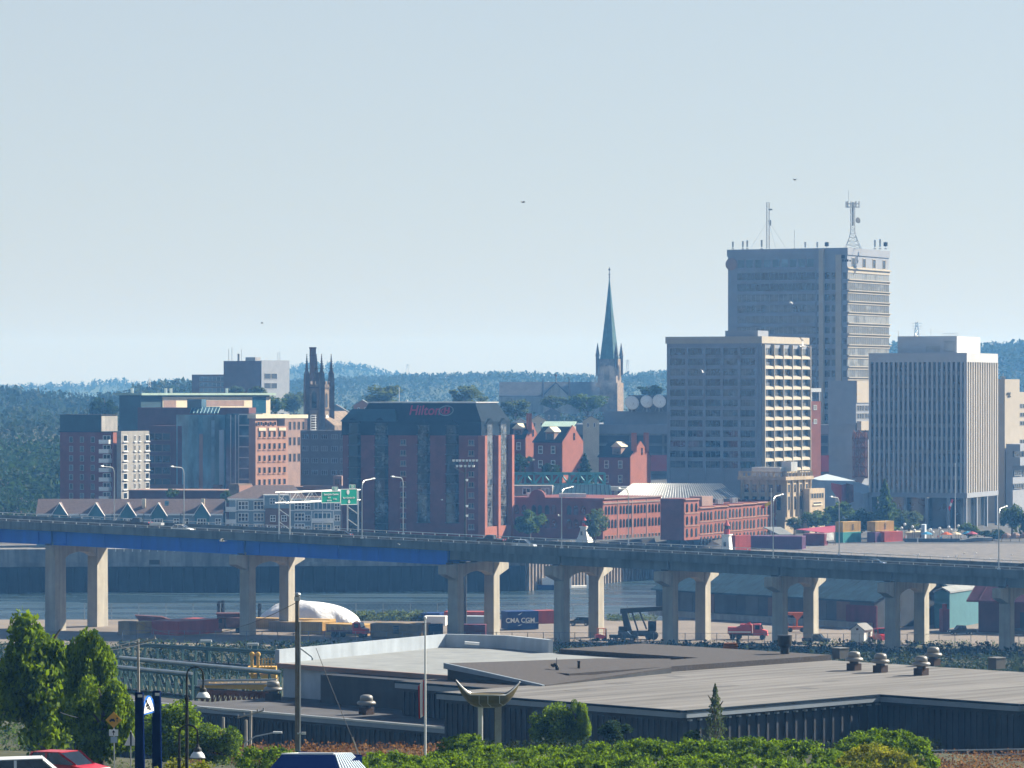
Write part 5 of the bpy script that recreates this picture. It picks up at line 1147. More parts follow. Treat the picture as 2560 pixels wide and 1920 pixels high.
segs = [(1708, 1745, 1247, 3, 'tallest narrow brick warehouse, at the left end of the lit row'), (1745, 1781, 1268, 4, 'low narrow brick warehouse beside the tallest of the lit row'), (1781, 1817, 1265, 4, 'brick warehouse with a brick penthouse on its roof'), (1817, 1853, 1261, 4, 'brick warehouse with pale roof ducts, centre of the lit row'), (1853, 1888, 1258, 4, 'brick warehouse left of the yellow flag'), (1888, 1924, 1255, 4, 'brick warehouse behind the yellow flag'), (1924, 1958, 1250, 3, 'brick warehouse at the right end of the lit row')]
for i, (p0, p1, pt_, nw, lab) in enumerate(segs):
    r0, r1 = ro_.tr(p0), ro_.tr(p1); c0 = ro_.pt(0, r0, 0)
    b_ = Bld('brick_warehouse', lab, 'warehouse', 1280 + c0.x / c0.y * FPX, c0.y, 31, 0, 0, 11.0, 'brick warehouses along the slip', LL=ro_.tl(1651) if i == 0 else 9.0, LR=r1 - r0 - .02)
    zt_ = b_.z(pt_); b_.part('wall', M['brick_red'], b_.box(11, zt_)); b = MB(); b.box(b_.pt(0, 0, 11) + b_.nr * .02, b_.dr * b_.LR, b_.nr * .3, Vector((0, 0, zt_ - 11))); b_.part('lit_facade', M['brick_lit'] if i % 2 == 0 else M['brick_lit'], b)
    for zc_ in [zt_ - .4, zt_ - 4.2, zt_ - 7.7]: b = MB(); b.box(b_.pt(0, .05, zc_) + b_.nr * .3, b_.dr * (b_.LR - .1), b_.nr * (.45 if zc_ > zt_ - 1 else .2), Vector((0, 0, .3))); b_.part('cornice' if zc_ > zt_ - 1 else 'string_course', M['brick_pink'], b)
    b_.win('R', aw, b_.grid(.3, b_.LR - .3, nw), [zt_ - 3.7, zt_ - 7.2, zt_ - 10.6], 'arched_window', .3)
    if i == 2: b = MB(); b.box(b_.pt(2, -2.5, zt_), b_.dl * 4, b_.dr * 6.5, Vector((0, 0, 2.7))); b_.part('roof_house', M['brick_mauve'], b)
    if i in (3, 4):
        b = MB(); [b.path([b_.pt(3, .5 + k * .9, zt_), b_.pt(3, .5 + k * .9, zt_ + 1.3), b_.pt(4, .9 + k * .9, zt_ + 1.3), b_.pt(4, .9 + k * .9, zt_)], .18, 5) for k in range(4)]; b_.part('roof_duct', M['galv'], b)
# little tower lights
def lighthouse(px, Y, pyb, pys, pyt, label, wpx, taper, redtop):
    q_ = P(px, pyb, Y); q_.z = gz(q_.x, Y) if Y < 1080 else 11; zs_ = PZ(pys, Y); zt_ = PZ(pyt, Y); w_ = wpx / FPX * Y / 2
    o = thing('lighthouse', label, 'lighthouse', q_)
    def sq(r, z): return [Vector((q_.x, q_.y, z)) + Vector((r * math.cos(a), r * math.sin(a), 0)) * 1.25 for a in (R(200), R(290), R(380), R(470))]
    m = MB(); hh = zs_ - q_.z; m.loft([sq(w_, q_.z), sq(w_ * (1 - (1 - taper) * .55), q_.z + hh * .4), sq(w_ * taper, q_.z + hh * .9), sq(w_ * taper * 1.1, zs_)]); m.build('tower', M['white'], o)
    m = MB(); m.loft([sq(w_ * taper * 1.35, zs_), sq(w_ * taper * 1.35, zs_ + .25)]); m.build('gallery', M['white_metal'], o)
    hl = zt_ - zs_; m = MB(); m.lathe((q_.x, q_.y, zs_ + .25), [(w_ * taper * .75, 0), (w_ * taper * .75, hl * .35)], 8, 0); m.lathe((q_.x, q_.y, zs_ + .25 + hl * .35), [(w_ * taper * .6, 0), (w_ * taper * .6, hl * .25)], 8, 1); m.lathe((q_.x, q_.y, zs_ + .25 + hl * .6), [(w_ * taper * .85, 0), (w_ * taper * .3, hl * .22), (.08, hl * .4)], 8, 0)
    m.build('lantern', [M['red_panel'], M['glass_blinds']], o)
    me = winmesh(.9, 1.3, M['glass'], M['white_metal'], .1); p_ = Vector((-math.sin(R(25)), -math.cos(R(25)), 0)) * w_ * .98
    child('window', me, o, (p_.x * .86, p_.y * .86 - .1, hh * .45), -R(25))
    return o
lighthouse(1461, 1092, 1362, 1318, 1294, 'squat white lighthouse between two trees on the far quay', 40, .42, True)
lighthouse(1817, 1000, 1392, 1338, 1302, 'white lighthouse with a red lantern in front of the lit brick row', 32, .62, True)
# ================================================================== the harbour bridge
BD = Vector((0.9397, -0.342, 0)); BN = Vector((0.342, 0.9397, 0)); BB = Vector((0.42, 0.9075, 0))
BO = Vector((PX(1448, 775), 775, 0)); BW = 12.0
def bs(px, n=0.0):
    """distance along the bridge where the line offset n from its axis is seen in column px"""
    u = (px - CX) / FPX; o = BO + BN * n; return (u * o.y - o.x) / (BD.x - u * BD.y)
sA, sB = bs(219, -BW), bs(2557, -BW)
zA = PZ(1312, (BO - BN * BW + BD * sA).y); zB = PZ(1425, (BO - BN * BW + BD * sB).y)
def bz(s): return zA + (zB - zA) * (s - sA) / (sB - sA)          # top of the parapet
def bp(s, n, dz=0.0): v = BO + BD * s + BN * n; return Vector((v.x, v.y, bz(s) + dz))
br = thing('harbour_bridge', 'long grey concrete and blue steel harbour bridge on twin column piers', 'bridge', (BO.x, BO.y, 4))
S0, S1 = -240.0, 150.0
def strip3(n0, n1, d0, d1, s0=S0, s1=S1, mb=None, mi=0, seg=1):
    mb = mb or MB()
    for k in range(seg):
        a, b = s0 + (s1 - s0) * k / seg, s0 + (s1 - s0) * (k + 1) / seg
        mb.loft([[bp(a, n0, d0), bp(a, n1, d0), bp(a, n1, d1), bp(a, n0, d1)], [bp(b, n0, d0), bp(b, n1, d0), bp(b, n1, d1), bp(b, n0, d1)]], mi)
    return mb
m = strip3(-BW + .3, BW - .3, -1.55, -0.95); m.build('deck', M['asphalt'], br)
strip3(-BW, -BW + .3, -1.62, 0.0).build('parapet', M['deck_concrete'], br); strip3(BW - .3, BW, -1.62, 0.0).build('parapet', M['deck_concrete'], br); strip3(-.3, .3, -.94, -.15).build('median_barrier', M['concrete_dark'], br)
m = MB()
for n in (-BW + .15, BW - .15):
    strip3(n - .05, n + .05, .38, .5, mb=m)
    s = S0
    while s < S1: m.box(bp(s, n - .06), BD * .12, BN * .12, Vector((0, 0, .45))); s += 2.6
m.build('guard_rail', M['galv'], br)
m = MB()
for n in (-8.0, -4.2, 4.2, 8.0):
    s = S0
    while s < S1:
        m.loft([[bp(s, n - .08, -.946), bp(s, n + .08, -.946)] + [bp(s, n + .08, -.94), bp(s, n - .08, -.94)], [bp(s + 3, n - .08, -.946), bp(s + 3, n + .08, -.946), bp(s + 3, n + .08, -.94), bp(s + 3, n - .08, -.94)]]); s += 9
m.build('lane_marking', M['white'], br)
pier_px = [(1185, 'a'), (1448, 'a'), (1717, 'a'), (1989, 'a'), (2268, 'a'), (2551, 'a')]
piers_s = [bs(p, 0) for p, _ in pier_px]; dsp = piers_s[2] - piers_s[1]
s_steel = piers_s[0] - 1.0
# girders: concrete spans between the viaduct piers, blue steel over the water
zg = 1.75
stops = [s_steel] + piers_s[1:] + [S1]
for i in range(len(stops) - 1):
    g_ = MB()
    for n in (-BW + .9, -5, 0, 5, BW - 1.8): strip3(n, n + .9, -1.62 - zg, -1.56, stops[i] + .25, stops[i + 1] - .25, g_)
    g_.build('concrete_girder', M['deck_concrete'], br)
pS = [bs(669, 0), bs(192, 0), bs(192, 0) - 45]
sts = [S0, pS[1], pS[0], s_steel]
for a, b in zip(sts, sts[1:]):
    g_ = MB()
    for n in (-BW + .9, -4, 4, BW - 1.3): strip3(n, n + .4, -1.62 - 2.75, -1.56, a + .3, b - .3, g_); strip3(n - .25, n + .65, -1.62 - 2.8, -1.62 - 2.72, a + .3, b - .3, g_)
    k = a + 3
    while k < b - 2: g_.loft([[bp(k, -BW + .72, -4.3), bp(k, -BW + .9, -4.3), bp(k, -BW + .9, -1.7), bp(k, -BW + .72, -1.7)], [bp(k + .12, -BW + .72, -4.3), bp(k + .12, -BW + .9, -4.3), bp(k + .12, -BW + .9, -1.7), bp(k + .12, -BW + .72, -1.7)]]); k += 8.4
    g_.build('steel_girder', M['bridge_blue'], br)
def pier(s, top_drop, L=28.6, canti=4.6, cw=2.2, cl=2.9, x0=None):
    pr = bpy.data.objects.new('pier', None); COL.objects.link(pr); c = BO + BD * s; pr.parent = br; pr.location = (c.x - BO.x, c.y - BO.y, 0)
    zt_ = bz(s) - top_drop; n_ = Vector((BB.y, -BB.x, 0))
    def q(t, o, z): v = c + BB * t + n_ * o; return Vector((v.x, v.y, z))
    h0 = 2.5
    for t0 in (-L / 2 + canti, L / 2 - canti - cl):
        m = MB(); m.loft([[q(t0, -cw / 2, -1.5), q(t0, cw / 2, -1.5), q(t0 + cl, cw / 2, -1.5), q(t0 + cl, -cw / 2, -1.5)], [q(t0 + .12, -cw / 2 + .08, zt_), q(t0 + .12, cw / 2 - .08, zt_), q(t0 + cl - .12, cw / 2 - .08, zt_), q(t0 + cl - .12, -cw / 2 + .08, zt_)]])
        m.build('column', M['concrete'], pr)
    prof = [(-L / 2, zt_ - h0 + .7), (-L / 2 + canti, zt_ - h0 - .5)]
    a, b = -L / 2 + canti + cl, L / 2 - canti - cl
    for k in range(9): f = k / 8; prof.append((a + (b - a) * f, zt_ - h0 - .3 + 1.15 * math.sin(math.pi * f) ** .6))
    prof += [(L / 2 - canti, zt_ - h0 - .5), (L / 2, zt_ - h0 + .7), (L / 2, zt_ - .02), (-L / 2, zt_ - .02)]
    ww = cw / 2 - .25
    MB().loft([[q(t, ww, z) for t, z in prof], [q(t, -ww, z) for t, z in prof]]).build('cap_beam', M['concrete'], pr)
    m = MB()
    for n in (-BW + 1, -5, 0, 5, BW - 1.2): d_ = n / .995; m.box(q(d_ * 1.0 - .35, -.6, zt_ - .05), BB * .7, n_ * 1.2, Vector((0, 0, .35)))
    m.build('bearing', M['dark_metal'], pr)
for i, s in enumerate(piers_s): pier(s, 1.62 + zg + (.9 if i == 0 else .1))
pier(pS[0], 1.62 + 2.85)
pier(pS[1], 1.62 + 2.85, L=21, canti=.05, cl=4.4, cw=2.4); pier(pS[2], 1.62 + 2.85)

# ------------------------------------------------------------------ lamps on the bridge
def bridge_lamp(px, near, pyt, label):
    n = (-BW + .15) if near else (BW - .15); s = bs(px, n); b0 = bp(s, n, -.02); hh = PZ(pyt, b0.y) - b0.z
    o = thing('street_lamp', label, 'street lamp', b0, 'street lamps along the harbour bridge'); sg = 1 if near else -1; m = MB()
    m.tube(b0, b0 + Vector((0, 0, hh - 1.6)), .13, .10, 6)
    d_ = BN * sg; pts = [b0 + Vector((0, 0, hh - 1.6))] + [b0 + d_ * (1.6 * (1 - math.cos(a))) + Vector((0, 0, hh - 1.6 + 1.5 * math.sin(a))) for a in (.4, .8, 1.2, 1.57)] + [b0 + d_ * 5.4 + Vector((0, 0, hh + .1))]
    m.path(pts, .085, 5); m.cbox(b0 - Vector((0, 0, .1)), .6, .6, .3); m.build('pole', M['galv'], o)
    m = MB(); m.loft([[pts[-1] + d_ * t + BD * (.22 * w_) + Vector((0, 0, z_)) for w_, z_ in ((-1, 0), (1, 0), (.6, .2), (-.6, .2))] for t in (-.1, 1.0)]); m.build('lamp_head', M['white_metal'], o)
for a_ in ((286, False, 1166, 'street lamp on the far parapet at the left end of the bridge'), (460, False, 1167, 'far side street lamp behind the white hatchback on the bridge'), (905, True, 1200, 'near side street lamp just right of the green road signs'), (1008, False, 1192, 'far side street lamp in front of the hotel windows'),
           (1404, True, 1221, 'near side street lamp left of the squat white lighthouse'), (1571, False, 1221, 'far side street lamp in front of the wide brick warehouse'), (1933, True, 1240, 'near side street lamp beside the yellow flag'), (2098, False, 1242, 'far side street lamp in front of the stacked market containers'), (2497, True, 1270, 'near side street lamp at the right end of the bridge')): bridge_lamp(*a_)
# ------------------------------------------------------------------ sign gantry
n0, n1 = -BW + .15, BW - .15; sg0, sg1 = bs(711, n0), bs(882, n1); g0, g1 = bp(sg0, n0), bp(sg1, n1)
gy = thing('sign_gantry', 'galvanised truss gantry carrying two green road signs over the bridge', 'gantry', g0); ax = (g1 - g0); ax.z = 0; axn = ax.normalized(); pn_ = Vector((axn.y, -axn.x, 0))
zt_, zl = PZ(1231, g0.y), PZ(1257, g0.y)
for g_ in (g0, g1):
    m = MB()
    for o_ in (-1.15, 1.15): p_ = g_ + BD * o_; m.tube(Vector((p_.x, p_.y, g_.z - 1)), Vector((p_.x, p_.y, zt_)), .17, n=6)
    for za, zb_ in ((.12, .3), (.42, .6), (.72, .9)): hh = zt_ - g_.z; m.tube(g_ + BD * -1.15 + Vector((0, 0, hh * zb_)), g_ + BD * 1.15 + Vector((0, 0, hh * za)), .09, n=4)
    m.build('post', M['white_metal'], gy)
m = MB(); c0 = Vector((g0.x, g0.y, 0)); 
for o_ in (-1.1, 1.1):
    for z_ in (zt_, zl): m.tube(c0 - axn * 1.5 + BD * o_ + Vector((0, 0, z_)), c0 + ax + axn * .8 + BD * o_ + Vector((0, 0, z_)), .14, n=6)
    for k in range(10):
        a, b = c0 + ax * (k / 10), c0 + ax * ((k + 1) / 10); m.tube(a + BD * o_ + Vector((0, 0, zt_ if k % 2 else zl)), b + BD * o_ + Vector((0, 0, zl if k % 2 else zt_)), .07, n=4)
for k in range(11): a = c0 + ax * (k / 10); m.tube(a + BD * -1.1 + Vector((0, 0, zt_)), a + BD * 1.1 + Vector((0, 0, zt_)), .06, n=4)
m.build('truss', M['white_metal'], gy)
def road_sign(px0, px1, py0, py1, label, lines, tab, Ys):
    p0, p1 = P(px0, py1, Ys), P(px1, py0, Ys); w_, h_ = p1.x - p0.x, p1.z - p0.z; cx = (p0.x + p1.x) / 2
    o = thing('road_sign', label, 'road sign', (cx, Ys, p0.z)); rz = R(40); w_ *= 1.28; child('panel', MB().box((-w_ / 2, 0, 0), (w_, 0, 0), (0, .12, 0), (0, 0, h_)).mesh('panel', M['sign_green']), o, rz=rz)
    bw = .12; b = MB()
    for x, z, sx, sz in ((-w_ / 2, 0, w_, bw), (-w_ / 2, h_ - bw, w_, bw), (-w_ / 2, bw, bw, h_ - 2 * bw), (w_ / 2 - bw, bw, bw, h_ - 2 * bw)): b.box((x, -.02, z), (sx, 0, 0), (0, .04, 0), (0, 0, sz))
    child('border', b.mesh('border', M['white']), o, rz=rz)
    tx, tt = tab; b = MB(); b.box((tx - .75, 0, h_ + .02), (1.5, 0, 0), (0, .1, 0), (0, 0, .8), 0)
    for x, z, sx, sz in ((tx - .75, h_ + .02, 1.5, .07), (tx - .75, h_ + .75, 1.5, .07), (tx - .75, h_ + .02, .07, .8), (tx + .68, h_ + .02, .07, .8)): b.box((x, -.02, z), (sx, 0, 0), (0, .03, 0), (0, 0, sz), 1)
    tb_ = child('exit_tab', b.mesh('exit_tab', [M['sign_green'], M['white']]), o, rz=rz)
    wl_ = wloc(o)
    def loc(x, z): return wl_ + Vector((x * math.cos(rz) + .05 * math.sin(rz), x * math.sin(rz) - .05 * math.cos(rz), z))
    letter(tt, .62, M['white'], o, loc(tx, h_ + .42), rz, bold=.015)
    for txt, x, z, sz in lines: letter(txt, sz, M['white'], o, loc(x, z * h_), rz, bold=.012)
    return o, loc, h_, rz
Ysg = g1.y - 8
road_sign(804, 851, 1227.5, 1257.5, 'wide green sign reading Saint John Centre on the gantry', [('Saint John Centre', 0, .72, .5), ('EXIT', -.45, .45, .34), ('SORTIE', -.45, .2, .34), ('1 km', .95, .32, .46)], (1.0, '123'), g1.y - 15.5)
o, loc, h_, rz = road_sign(851.5, 893, 1222, 1262, 'square green sign with route shield and down arrow on the gantry', [('Rue Chesley Dr', 0, .44, .46)], (.85, '121'), g1.y - 11.5)
b = MB(); c = Vector((-.25, -.06, h_ * .77)); b.loft([[c + Vector((x * .38, y, z * .48)) for x, z in ((0, -1), (.8, -.3), (.9, .6), (.5, 1), (-.5, 1), (-.9, .6), (-.8, -.3))] for y in (0, .03)]); b.build('route_shield', M['white'], o, base=wloc(o)).rotation_euler = (0, 0, rz)
for ch in o.children:
    if ch.name.startswith('route_shield'):
        ch.data.transform(__import__('mathutils').Matrix.Translation(wloc(o)))
b = MB(); b.poly([(-.4, -.06, h_ * .2), (0, -.06, h_ * .06), (.4, -.06, h_ * .2)]); b.box((-.16, -.06, h_ * .19), (.32, 0, 0), (0, .02, 0), (0, 0, .4)); child('down_arrow', b.mesh('down_arrow', M['white']), o, rz=rz)

# ------------------------------------------------------------------ vehicles
def car_mesh(kind):
    """side profile lofted across the width; local +x forward, origin on the ground in the middle"""
    if kind == 'sedan': bod = [(-2.25, .35), (-2.3, .75), (-2.1, .95), (-1.5, .98), (1.0, .95), (2.1, .78), (2.3, .6), (2.28, .3)]; cab = [(-1.65, .95), (-1.0, 1.42), (.25, 1.44), (1.15, .93)]; L = 4.5; wd = 1.75
    elif kind == 'hatch': bod = [(-2.0, .35), (-2.1, .8), (-2.05, 1.0), (1.0, 1.0), (1.95, .85), (2.15, .6), (2.12, .3)]; cab = [(-2.02, 1.0), (-1.75, 1.5), (.1, 1.55), (1.1, .98)]; wd = 1.75
    elif kind == 'suv': bod = [(-2.25, .45), (-2.3, .9), (-2.25, 1.1), (1.1, 1.1), (2.15, 1.0), (2.3, .7), (2.28, .4)]; cab = [(-2.22, 1.08), (-2.0, 1.72), (.4, 1.76), (1.2, 1.08)]; wd = 1.85
    else: bod = [(-2.7, .55), (-2.75, 1.1), (-2.7, 1.15), (-.5, 1.15), (1.3, 1.15), (2.5, 1.05), (2.7, .75), (2.68, .45)]; cab = [(-.75, 1.13), (-.6, 1.85), (.7, 1.87), (1.35, 1.13)]; wd = 1.95
    def prof(pts, y, inset): return [(x, y * (wd / 2 - inset), z) for x, z in pts]
    body = MB(); body.loft([prof(bod, -1, .06), prof(bod, -1, 0), prof(bod, 1, 0), prof(bod, 1, .06)])
    top = [(x * .92 + .0, z) for x, z in cab]
    roof = [(cab[1][0] + .05, cab[1][1]), (cab[2][0] - .02, cab[2][1]), (cab[2][0] - .02, cab[2][1] + .04), (cab[1][0] + .05, cab[1][1] + .04)]
    body.loft([prof(roof, -1, .22), prof(roof, 1, .22)])
    for a, b in ((cab[0], cab[1]), (cab[2], cab[3])):
        for s in (-1, 1): body.tube((a[0], s * (wd / 2 - .12), a[1]), (b[0], s * (wd / 2 - .22), b[1]), .06, n=4)
    xm = (cab[1][0] + cab[2][0]) / 2
    for s in (-1, 1): body.box((xm - .06, s * (wd / 2 - .13) - .02, cab[0][1]), (.12, 0, 0), (0, .04, 0), (0, -s * .09, cab[1][1] - cab[0][1]))
    gls = MB(); gls.loft([[(x, -(wd / 2 - (.12 if i in (0, 3) else .23)), z) for i, (x, z) in enumerate(cab)], [(x, (wd / 2 - (.12 if i in (0, 3) else .23)), z) for i, (x, z) in enumerate(cab)]])
    wheel = MB(); wheel.loft([[(.33 * math.cos(a), y, .33 * math.sin(a)) for a in [k * math.pi / 8 for k in range(16)]] for y in (-.1, .1)], 0)
    wheel.loft([[(.2 * math.cos(a), y, .2 * math.sin(a)) for a in [k * math.pi / 8 for k in range(16)]] for y in (-.115, .115)], 1)
    lt = MB(); lt.box((bod[-2][0] - .12, -.15, -.08), (.14, 0, 0), (0, .3, 0), (0, 0, .16))
    return dict(body=body, glass=gls, wheel=wheel.mesh('wheel', [M['tyre'], M['galv']]), light=lt, wd=wd, wx=1.35 if kind != 'pickup' else 1.7, bod=bod)
CARS = {k: car_mesh(k) for k in ('sedan', 'hatch', 'suv', 'pickup')}
HL = MB().box((0, -.17, -.08), (.05, 0, 0), (0, .34, 0), (0, 0, .16)).mesh('headlight', M['white_metal']); TL = MB().box((0, -.15, -.12), (.05, 0, 0), (0, .3, 0), (0, 0, .24)).mesh('tail_light', M['red_paint'])
def car(kind, paint, pos, rz, label, group=None, tilt=0.0):
    c = CARS[kind]; o = thing({'pickup': 'pickup_truck', 'suv': 'parked_car'}.get(kind, 'car'), label, 'pickup truck' if kind == 'pickup' else 'car', pos, group, rz); o.rotation_euler = (0, tilt, rz)
    child('body', c['body'].mesh('body', M[paint]), o); child('windows', c['glass'].mesh('windows', M['glass']), o)
    o.children[-1].name = 'window_glass'
    for sx in (-1, 1):
        for sy in (-1, 1): child('wheel', c['wheel'], o, (sx * c['wx'], sy * (c['wd'] / 2 - .1), .33))
    for sy in (-1, 1):
        child('headlight', HL, o, (c['bod'][-2][0] - .02, sy * (c['wd'] / 2 - .3), c['bod'][-2][1] + .02)); child('tail_light', TL, o, (c['bod'][0][0] - .06, sy * (c['wd'] / 2 - .25), c['bod'][1][1]))
    return o
brz = math.atan2(BD.y, BD.x); tl_ = -math.atan2((zB - zA), (sB - sA))
def bcar(kind, paint, px, n, fwd, label):
    s = bs(px, n); return car(kind, paint, bp(s, n, -.94), brz if fwd else brz + math.pi, label, None, tl_ if fwd else -tl_)
bcar('hatch', 'car_white', 457, -7.0, True, 'white hatchback driving near the left end of the bridge')
bcar('pickup', 'car_dark', 345, 6.0, False, 'black pickup with a white topper towing a trailer on the bridge')
tr = thing('trailer', 'small pale utility trailer towed behind the black pickup on the bridge', 'trailer', bp(bs(392, 6), 6, -.94), None, brz); m = MB(); m.cbox((0, 0, .6), 2.6, 1.6, .5); m.tube((-1.3, 0, .6), (-2.4, 0, .55), .06); child('box', m.mesh('box', M['galv']), tr)
m = MB(); [m.loft([[(.3 * math.cos(a), y * s_, .32 + .3 * math.sin(a)) for a in [k * math.pi / 6 for k in range(12)]] for y in (.72, .9)]) for s_ in (-1, 1)]; child('axle', m.mesh('axle', M['tyre']), tr)
bcar('sedan', 'car_dark', 852, 2.6, False, 'dark sedan on the bridge below the green road signs')
bcar('pickup', 'car_dark', 1228, 5.0, False, 'dark pickup on the bridge below the right end of the hotel'); bcar('suv', 'car_silver', 1310, -5.5, True, 'silver sport utility car on the bridge right of the hotel')
bcar('sedan', 'car_blue', 2182, -8.5, False, 'silver blue sedan on the bridge above the white shed'); bcar('sedan', 'car_dark', 2562, 3.0, False, 'black car cut off by the right edge on the bridge')
# ================================================================== the port yard
def container(pxc, Y, a, pxl, pxr, pyt, pyb, paint, label, LL=None, LR=None, z0=None, group='containers in the port yard'):
    z0 = PZ(pyb, Y) if z0 is None else z0
    b = Bld('shipping_container', label, 'container', pxc, Y, a, pxl, pxr, z0, group, LL, LR); z1 = PZ(pyt, Y); m = MB(); b.box(z0, z1, mb=m)
    for d, L, nn in ((b.dl, b.LL, b.nl), (b.dr, b.LR, b.nr)):
        n = max(4, int(L / .45))
        for k in range(n): m.box(b.C + d * (.15 + k * (L - .3) / n) + Vector((0, 0, z0 + .15)), d * ((L - .3) / n * .5), nn * .06, Vector((0, 0, z1 - z0 - .3)))
    b.part('body', M[paint], m)
    m = MB()
    for d, L, nn in ((b.dl, b.LL, b.nl), (b.dr, b.LR, b.nr)):
        for z_ in (z0, z1 - .15): m.box(b.C + Vector((0, 0, z_)), d * L, nn * .1, Vector((0, 0, .16)))
        for t_ in (0, L - .16): m.box(b.C + d * t_ + Vector((0, 0, z0)), d * .16, nn * .1, Vector((0, 0, z1 - z0)))
    b.part('frame', M[paint], m)
    return b
dm('tan_box', (0.30, 0.22, 0.12), rough=.7, streak=.3); dm('beige_box', (0.36, 0.30, 0.20), rough=.7, streak=.3)
container(323, 790, 30, 296, 340, 1554, 1592, 'tan_box', 'leftmost yellow container by the bridge pier'); container(362, 795, 30, 340, 382, 1554, 1591, 'yellow_box', 'second yellow container from the left, against a maroon one')
container(446, 788, 38, 380, 554, 1554, 1591, 'red_box', 'long faded red container with a maroon end at the left of the yard')
container(752, 800, 22, 672, 784, 1556, 1588, 'tan_box', 'tan container in front of the white tarpaulin mound', LR=6); container(805, 792, 24, 752, 824, 1555, 1590, 'yellow_box', 'short yellow container right of the tarpaulin mound', LR=6)
container(824, 806, 20, 650, 900, 1549, 1559, 'yellow_box', 'long yellow container lying behind the tarpaulin mound row', LL=20, LR=3, z0=4)
container(908, 787, 24, 815, 925, 1562, 1592, 'yellow_box', 'yellow container with slatted lit end beside the red and white truck', LR=5)
msc = container(1053, 780, 16, 926, 1071, 1561, 1594, 'tan_box', 'long tan container with a dark emblem on its side', LR=6)
mm = MB(); p_ = msc.pt(msc.tl(990), 0, PZ(1588, 780)) + msc.nl * .12
for k in range(4): mm.box(p_ + Vector((0, 0, .2 + k * .42)) - msc.dl * -.5, -msc.dl * 1.1, msc.nl * .06, Vector((0, 0, .32)))
msc.part('dark_emblem', M['logo_dark'], mm)
container(1100, 772, 6, 1071, 1118, 1562, 1595, 'navy', 'dark blue container half hidden by the bridge pier', LR=4); container(1212, 778, 4, 1118, 1222, 1562, 1594, 'maroon_box', 'dark maroon container seen between the bridge columns', LR=3)
container(1098, 838, 12, 1046, 1240, 1533, 1549, 'blue_box', 'far blue container at the left of the container stack row', LR=4, z0=4)
container(1225, 832, 8, 1110, 1262, 1530, 1546, 'red_box', 'far red container on the row behind the columns', LR=4, z0=4); container(1112, 822, 8, 1060, 1120, 1541, 1560, 'white', 'short white trailer box left of the third bridge pier', LR=3, z0=4); container(1214, 822, 8, 1150, 1240, 1541, 1562, 'pale_blue', 'pale grey blue container seen between the bridge columns', LR=3, z0=4)
cma = container(1270, 806, 70, 1254, 1346, 1529, 1574, 'blue_box', 'blue container with white lettering CMA CGM beside a column')
rzc = math.pi / 2 - cma.a; c = cma.pt(0, cma.LR * .40, PZ(1552, 806)) + cma.nr * .12
letter('CMA CGM', 1.35, M['white'], cma.root, c, rzc, bold=.03); letter('SHIPPING GROUP', .36, M['white'], cma.root, cma.pt(0, cma.LR * .78, PZ(1558, 806)) + cma.nr * .12, rzc)
mm = MB()
for s_, zz_ in ((1, 1538), (-1, 1565)):
    q_ = cma.pt(0, cma.LR * .3, PZ(zz_, 806)) + cma.nr * .12
    mm.loft([[q_, q_ + cma.dr * .3 + Vector((0, 0, .12)), q_ + cma.dr * 1.1 + Vector((0, 0, s_ * .1 + .42)), q_ + cma.dr * .5 + Vector((0, 0, .02))], [v + cma.nr * .03 for v in (q_, q_ + cma.dr * .3 + Vector((0, 0, .12)), q_ + cma.dr * 1.1 + Vector((0, 0, s_ * .1 + .42)), q_ + cma.dr * .5 + Vector((0, 0, .02)))]])
cma.part('swoosh', M['white'], mm)
container(1346, 828, 65, 1330, 1392, 1527, 1566, 'red_box', 'rust red container behind the blue lettered one', z0=4)
# tarpaulin mound
tm = thing('tarpaulin_mound', 'big mound covered with a white tarpaulin in the yard', 'covered pile', (PX(772, 828), 828, 4)); cx, cy = PX(772, 828), 828
m = MB(); nr_, ns_ = 14, 40; rgs = []
for j in range(nr_ + 1):
    f = j / nr_; ring_ = []
    for i in range(ns_):
        a = 2 * math.pi * i / ns_; rx, ry = 9.9, 6.5; fold = 1 + .08 * math.sin(a * 9 + f * 3) * (1 - f) + .04 * math.sin(a * 17)
        z = 4.7 * math.sin(f * math.pi / 2) ** .95 * (1 - .10 * math.sin(2 * a + .6) * f * (1 - f) * 4)
        rr = math.cos(f * math.pi / 2) ** .8 if f < 1 else 0.001
        ring_.append((cx + rx * rr * fold * math.cos(a) - 1.0 * f, cy + ry * rr * fold * math.sin(a), 4 + z + .25 * math.sin(a * 3 + 1) * f * (1 - f) * 3))
    rgs.append(ring_)
m.loft(rgs); m.build('tarpaulin', M['tarp'], tm, smooth=True)
m = MB(); [m.ball((cx + 10 * math.cos(a), cy - 6.6 * abs(math.sin(a)) - .2, 4.25), .38, 6) for a in [k * .25 for k in range(13)]]; m.build('ballast_row', M['rust'], tm)
